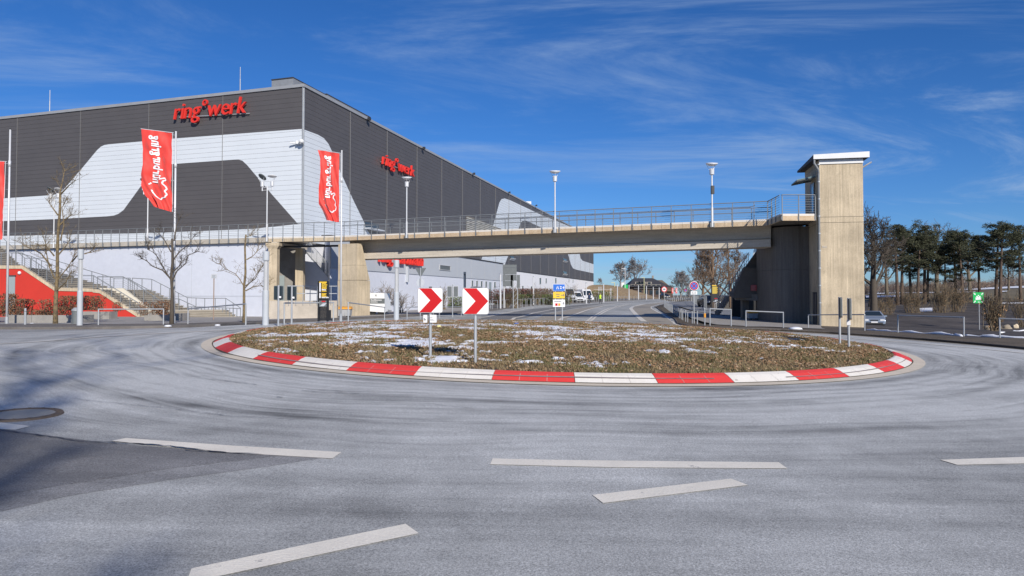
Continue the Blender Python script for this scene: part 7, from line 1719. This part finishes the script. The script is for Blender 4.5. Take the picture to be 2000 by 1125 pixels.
for x in (-17, 2):
    w = MB(); w.T = Matrix.Translation((x * k, .25, .3)) @ Matrix.Rotation(math.pi / 2, 4, 'X'); w.lathe([(.001, -.1), (.3, -.1), (.33, -.05), (.33, .05), (.3, .1), (.001, .1)], k=14); w.build('wheel', M_tyre, t, world=False)
MB().tube([(9 * k, .9, .5), (18 * k, .9, .42)], .05, 5).build('drawbar', M_steel_d, t, world=False)

# ================================================================ PEOPLE (small, far away): one skinned body each, clothing as its children
def person(px, Y, h, label, seed, top_m, coat=True, rz=0.0, step=.16):
    p = GY(px, Y); t = thing('person', p, label, 'person', rotz=rz); s = h / 1.75
    J = {'pel': (0, 0, .95), 'chest': (0, 0, 1.28), 'neck': (0, 0, 1.48), 'head': (0, -.02, 1.60), 'top': (0, -.01, 1.70), 'ls': (-.17, 0, 1.42), 'le': (-.24, .03, 1.14), 'lh': (-.22, -.12, .92), 'rs': (.17, 0, 1.42), 're': (.25, .02, 1.15), 'rh': (.20, -.16, .98),
         'lp': (-.09, 0, .90), 'lk': (-.10, -.04, .50), 'la': (-.11, step * .5, .08), 'lt': (-.11, step * .5 - .16, .04), 'rp': (.09, 0, .90), 'rk': (.10, -.06, .50), 'ra': (.11, -step, .08), 'rt': (.11, -step - .16, .04)}
    E_ = [('pel', 'chest'), ('chest', 'neck'), ('neck', 'head'), ('head', 'top'), ('neck', 'ls'), ('ls', 'le'), ('le', 'lh'), ('neck', 'rs'), ('rs', 're'), ('re', 'rh'), ('pel', 'lp'), ('lp', 'lk'), ('lk', 'la'), ('la', 'lt'), ('pel', 'rp'), ('rp', 'rk'), ('rk', 'ra'), ('ra', 'rt')]
    Rr = {'pel': .14, 'chest': .15, 'neck': .055, 'head': .10, 'top': .075, 'ls': .07, 'le': .048, 'lh': .04, 'rs': .07, 're': .048, 'rh': .04, 'lp': .09, 'lk': .062, 'la': .045, 'lt': .035, 'rp': .09, 'rk': .062, 'ra': .045, 'rt': .035}
    ks = list(J); me = bpy.data.meshes.new('body'); me.from_pydata([Vector(J[q]) * s for q in ks], [(ks.index(a), ks.index(b)) for a, b in E_], []); me.materials.append(M_cloth)
    o = link('body', me, t, world=False); sk = o.modifiers.new('skin', 'SKIN'); sk.use_smooth_shade = True
    for i, q in enumerate(ks): me.skin_vertices[0].data[i].radius = (Rr[q] * s, Rr[q] * s * .85); me.skin_vertices[0].data[i].use_root = (q == 'pel')
    o.modifiers.new('sub', 'SUBSURF').levels = 1
    MB().lathe([(.16 * s, .80 * s), (.19 * s, .85 * s), (.19 * s, 1.30 * s), (.20 * s, 1.42 * s), (.12 * s, 1.49 * s), (.06 * s, 1.52 * s)], k=12).build('jacket', top_m, t, world=False, smooth=True)
    MB().lathe([(.001, .0), (.07 * s, .02 * s), (.085 * s, .09 * s), (.07 * s, .17 * s), (.001, .2 * s)], (0, -.05 * s, 1.52 * s), 10).build('face', M_skin, t, world=False, smooth=True)
    return t
person(1172, 128, 1.85, 'person in a bright yellow safety jacket by the bush right of the vans', 1, M_hivis, rz=.6)
person(1151, 128, 1.85, 'person in dark blue clothes walking past the white van', 2, mat('navy_cloth', (.03, .05, .11), .9), rz=-.4)
person(1290, 190, 1.8, 'person in dark clothes standing near the round width sign', 3, M_cloth, rz=.2)

# ================================================================ FAR HOUSE
YHs = 300
def hz(px, py, Y=YHs): return P(px, py, Y)
hs = thing('dark_house', GY(1275, YHs), 'dark timber house with hipped slate roof at the end of the road', 'house')
a, b = hz(1233, 570), hz(1302, 570); ze = hz(1260, 556).z; zr = hz(1260, 542.5).z; zb = gh(a.x, YHs) - 1; xa, xb = a.x, b.x; D_ = 13.0
MB().box((xa, YHs, zb), (xb, YHs + D_, ze)).build('wall', M_wood_dk, hs)
rx0, rx1 = hz(1243, 543).x, hz(1281, 543).x; ex0, ex1 = hz(1226, 560).x, hz(1310, 560).x
MB().add([(ex0, YHs - 1.4, ze - .9), (ex1, YHs - 1.4, ze - .9), (ex1, YHs + D_ + 1, ze - .9), (ex0, YHs + D_ + 1, ze - .9), (rx0, YHs + D_ / 2, zr), (rx1, YHs + D_ / 2, zr)], [(0, 1, 5, 4), (1, 2, 5), (2, 3, 4, 5), (3, 0, 4), (3, 2, 1, 0)]).build('roof', M_slate, hs)
MB().slab([hz(1238, 561, YHs - .6), hz(1300, 561, YHs - .6), hz(1300, 564.5, YHs - .6), hz(1238, 564.5, YHs - .6)], Vector((0, .4, 0))).build('balcony', M_slate, hs)
for px in (1236, 1248, 1257, 1268, 1277, 1286): q = hz(px, 557.2, YHs - .3); w_ = MB().box((q.x - .9, YHs - .25, q.z - .75), (q.x + .9, YHs - .05, q.z + .4)).build('window', M_wood_lt, hs); MB().box((q.x - .65, YHs - .28, q.z - .6), (q.x + .65, YHs - .26, q.z + .25)).build('pane', M_glass, w_)
for px in (1247, 1254, 1259, 1270): q = hz(px, 552.8, YHs - 1.0); d_ = MB().slab([(q.x - 1.1, YHs + 1.2, q.z - .5), (q.x + 1.1, YHs + 1.2, q.z - .5), (q.x + 1.1, YHs + 1.2, q.z + .55), (q.x - 1.1, YHs + 1.2, q.z + .55)], Vector((0, 2.5, 0))).build('dormer', M_wood_lt, hs); MB().slab([(q.x - .6, YHs + 1.19, q.z - .35), (q.x + .6, YHs + 1.19, q.z - .35), (q.x + .6, YHs + 1.19, q.z + .4), (q.x - .6, YHs + 1.19, q.z + .4)], Vector((0, -.03, 0))).build('pane', M_glass, d_)
MB().cbox((rx1, YHs + D_ / 2, zr + .5), (.7, .7, 1.2)).build('chimney', M_wood_lt, hs)
for px in (1250, 1262, 1272, 1284, 1293): q = hz(px, 571, YHs - .2); MB().box((q.x - .7, YHs - .1, q.z - .9), (q.x + .7, YHs - .03, q.z + .9)).build('ground_window', M_glass, hs)
h2 = thing('rear_house', GY(1310, 325), 'brown gabled roof of a second house right behind the dark one', 'house'); a, b = hz(1286, 570, 325), hz(1314, 570, 325)
ze2, zr2 = hz(1300, 560, 325).z, hz(1300, 546.5, 325).z
MB().box((a.x, 325, 0), (b.x, 337, ze2)).build('wall', M_wood_dk, h2)
MB().add([(a.x - .8, 324, ze2 - 2), (b.x + 1.5, 324, ze2 - 2.2), (b.x + 1.5, 338, ze2 - 2.2), (a.x - .8, 338, ze2 - 2), (a.x, 331, zr2), (hz(1299, 560, 325).x, 331, zr2)], [(0, 1, 5, 4), (1, 2, 5), (2, 3, 4, 5), (3, 0, 4), (3, 2, 1, 0)]).build('roof', mat('brown_roof', (.13, .10, .07), .8), h2)
# masts, container, shed, small flags, far bits
def mast(px, y0, y1, Y, label, m, w=.09, head=True):
    b_ = P(px, y1, Y); t_ = P(px, y0, Y); t = thing('light_mast', b_, label, 'light mast'); H = t_.z - b_.z
    MB().tube([(0, 0, -1), (0, 0, H)], w, 6).build('pole', m, t, world=False)
    if head: MB().cbox((-.5, 0, H), (1.3, .3, .16)).build('lamp_head', m, t, world=False)
    return t
mast(1221, 524, 577, 240, 'tall pale mast between the two bare trees on the slope', M_pole, .10)
mast(1258, 542, 572, 262, 'yellowish lamp mast in front of the dark roof', mat('pale_yellow', (.5, .5, .3), .6), .13)
mast(1200.5, 552, 580, 235, 'yellowish lamp mast at the foot of the slope', MATS['pale_yellow'], .13)
q = P(1222.5, 561, 243); t = thing('green_container', Vector((q.x, 243, P(1222, 562.5, 243).z)), 'small bright green container on top of the slope', 'container'); MB().box((-.65, 0, -.6), (.65, .8, 1.0)).build('body', M_green, t, world=False); MB().box((-.7, -.05, 1.003), (.7, .85, 1.15)).build('lid', M_green, t, world=False)
q = P(1216.5, 560, 244); t = thing('white_cabin', Vector((q.x, 244, P(1216, 559.5, 244).z)), 'small white cabin beside the green container on the slope', 'cabin'); MB().box((-.5, 0, -.8), (.5, .9, 1.3)).build('wall', M_white, t, world=False); MB().slab([(-.6, -.1, 1.303), (.6, -.1, 1.303), (.6, -.1, 1.6), (-.6, -.1, 1.45)], (0, 1.1, 0)).build('roof', M_grey_p, t, world=False)
for px, lb in ((1313.5, 'small red flag on a pole, left of two beyond the road'), (1321, 'small red flag on a pole, right of two beyond the road')):
    b_ = P(px + 2.5, 586, 215); t = thing('far_flag', b_, lb, 'flag', 'small red flags far down the road'); k = 215 / F; H = 24 * k
    MB().tube([(0, 0, 0), (0, 0, H)], .05, 5).build('pole', M_pole, t, world=False)
    MB().slab([(-4 * k, 0, H - 11 * k), (-.1, .1, H - 10.6 * k), (-.1, 0, H - .4 * k), (-3.6 * k, .15, H)], (0, .03, 0)).build('flag', M_flag, t, world=False)
    MB().slab([(-2.4 * k, -.03, H - 9 * k), (-1.5 * k, -.03, H - 9 * k), (-1.5 * k, -.03, H - 1.5 * k), (-2.4 * k, -.03, H - 1.5 * k)], (0, -.01, 0)).build('print', M_signwhite, t, world=False)
b_ = P(1339, 590, 170); t = thing('round_sign', b_, 'tiny dark red round sign far down the road', 'traffic sign'); MB().tube([(0, 0, 0), (0, 0, 2.9)], .04, 5).build('post', M_steel, t, world=False); plate(t, disc(.32, 12), -.06, .02, M_signred, 'plate', (0, 2.8)); face(t, [disc(.2, 12)], -.062, M_blue, 'sign_face', (0, 2.8))
# paddock fence before the slope (dark poles right of the arena)
t = thing('pole_row', GY(1176, 165), 'group of tall grey poles with mesh at the right foot of the slope', 'fence')
for i, px in enumerate((1169, 1171.5, 1174, 1192, 1193.5)): q = GY(px, 205); MB().tube([q, Vector((q.x, 205, P(px, 560 if i < 3 else 563, 205).z))], .09, 5).build('post', M_grey_p, t)
for k_ in range(3): a, b = GY(1160, 204), GY(1196, 204); MB().tube([Z(a, a.z + 1 + k_ * .9), Z(b, b.z + 1 + k_ * .9)], .05, 4).build('rail', M_grey_p, t)
# white low guard rail far right of the road
gr_ = thing('guard_rail', GY(1330, 160), 'pale guard rail along the far side of the access road', 'barrier')
pts = [GY(px, Y) for px, Y in ((1300, 178), (1325, 166), (1350, 150))]
for i in range(2): MB().slab([pts[i] + Vector((0, 0, .45)), pts[i + 1] + Vector((0, 0, .45)), pts[i + 1] + Vector((0, 0, .78)), pts[i] + Vector((0, 0, .78))], Vector((0, .08, 0))).build('rail', M_steel, gr_)
for i in range(14): q = pts[0].lerp(pts[2], i / 13); MB().tube([q, q + Vector((0, 0, .9))], .05, 4).build('post', M_grey_p, gr_)
# small litter on the island and pavement
p = isl(857, 641); MB().lathe([(.001, 0), (.06, .01), (.075, .05), (.05, .09), (.001, .1)], p, 8).build('litter', mat('pale_yellow_plastic', (.75, .68, .3), .5), label='pale yellow plastic cup lying in the grass behind the left chevron sign', cat='litter')
p = isl(1009, 634); MB().box((p.x - .07, p.y - .03, p.z), (p.x + .07, p.y + .03, p.z + .06)).build('litter', M_blue, label='small blue litter lying in the grass near the direction sign', cat='litter')
# far ridge on the horizon
r = random.Random(9); b = MB(); n = 90; V = []
for i in range(n + 1):
    x = -1500 + 3800 * i / n; V.append((x, 2600, -30))
for i in range(n + 1):
    x = -1500 + 3800 * i / n; V.append((x, 2750, 4 + 14 * abs(n2(x * .0016, 5)) + 3 * n2(x * .01, 2)))
b.v = V; b.f = [(i, i + 1, n + 2 + i, n + 1 + i) for i in range(n)]; b.m = [0] * n
b.build('far_ridge', mat('far_wood', (.10, .115, .13), 1.0, (.14, .155, .17), .01, .6), kind='structure')
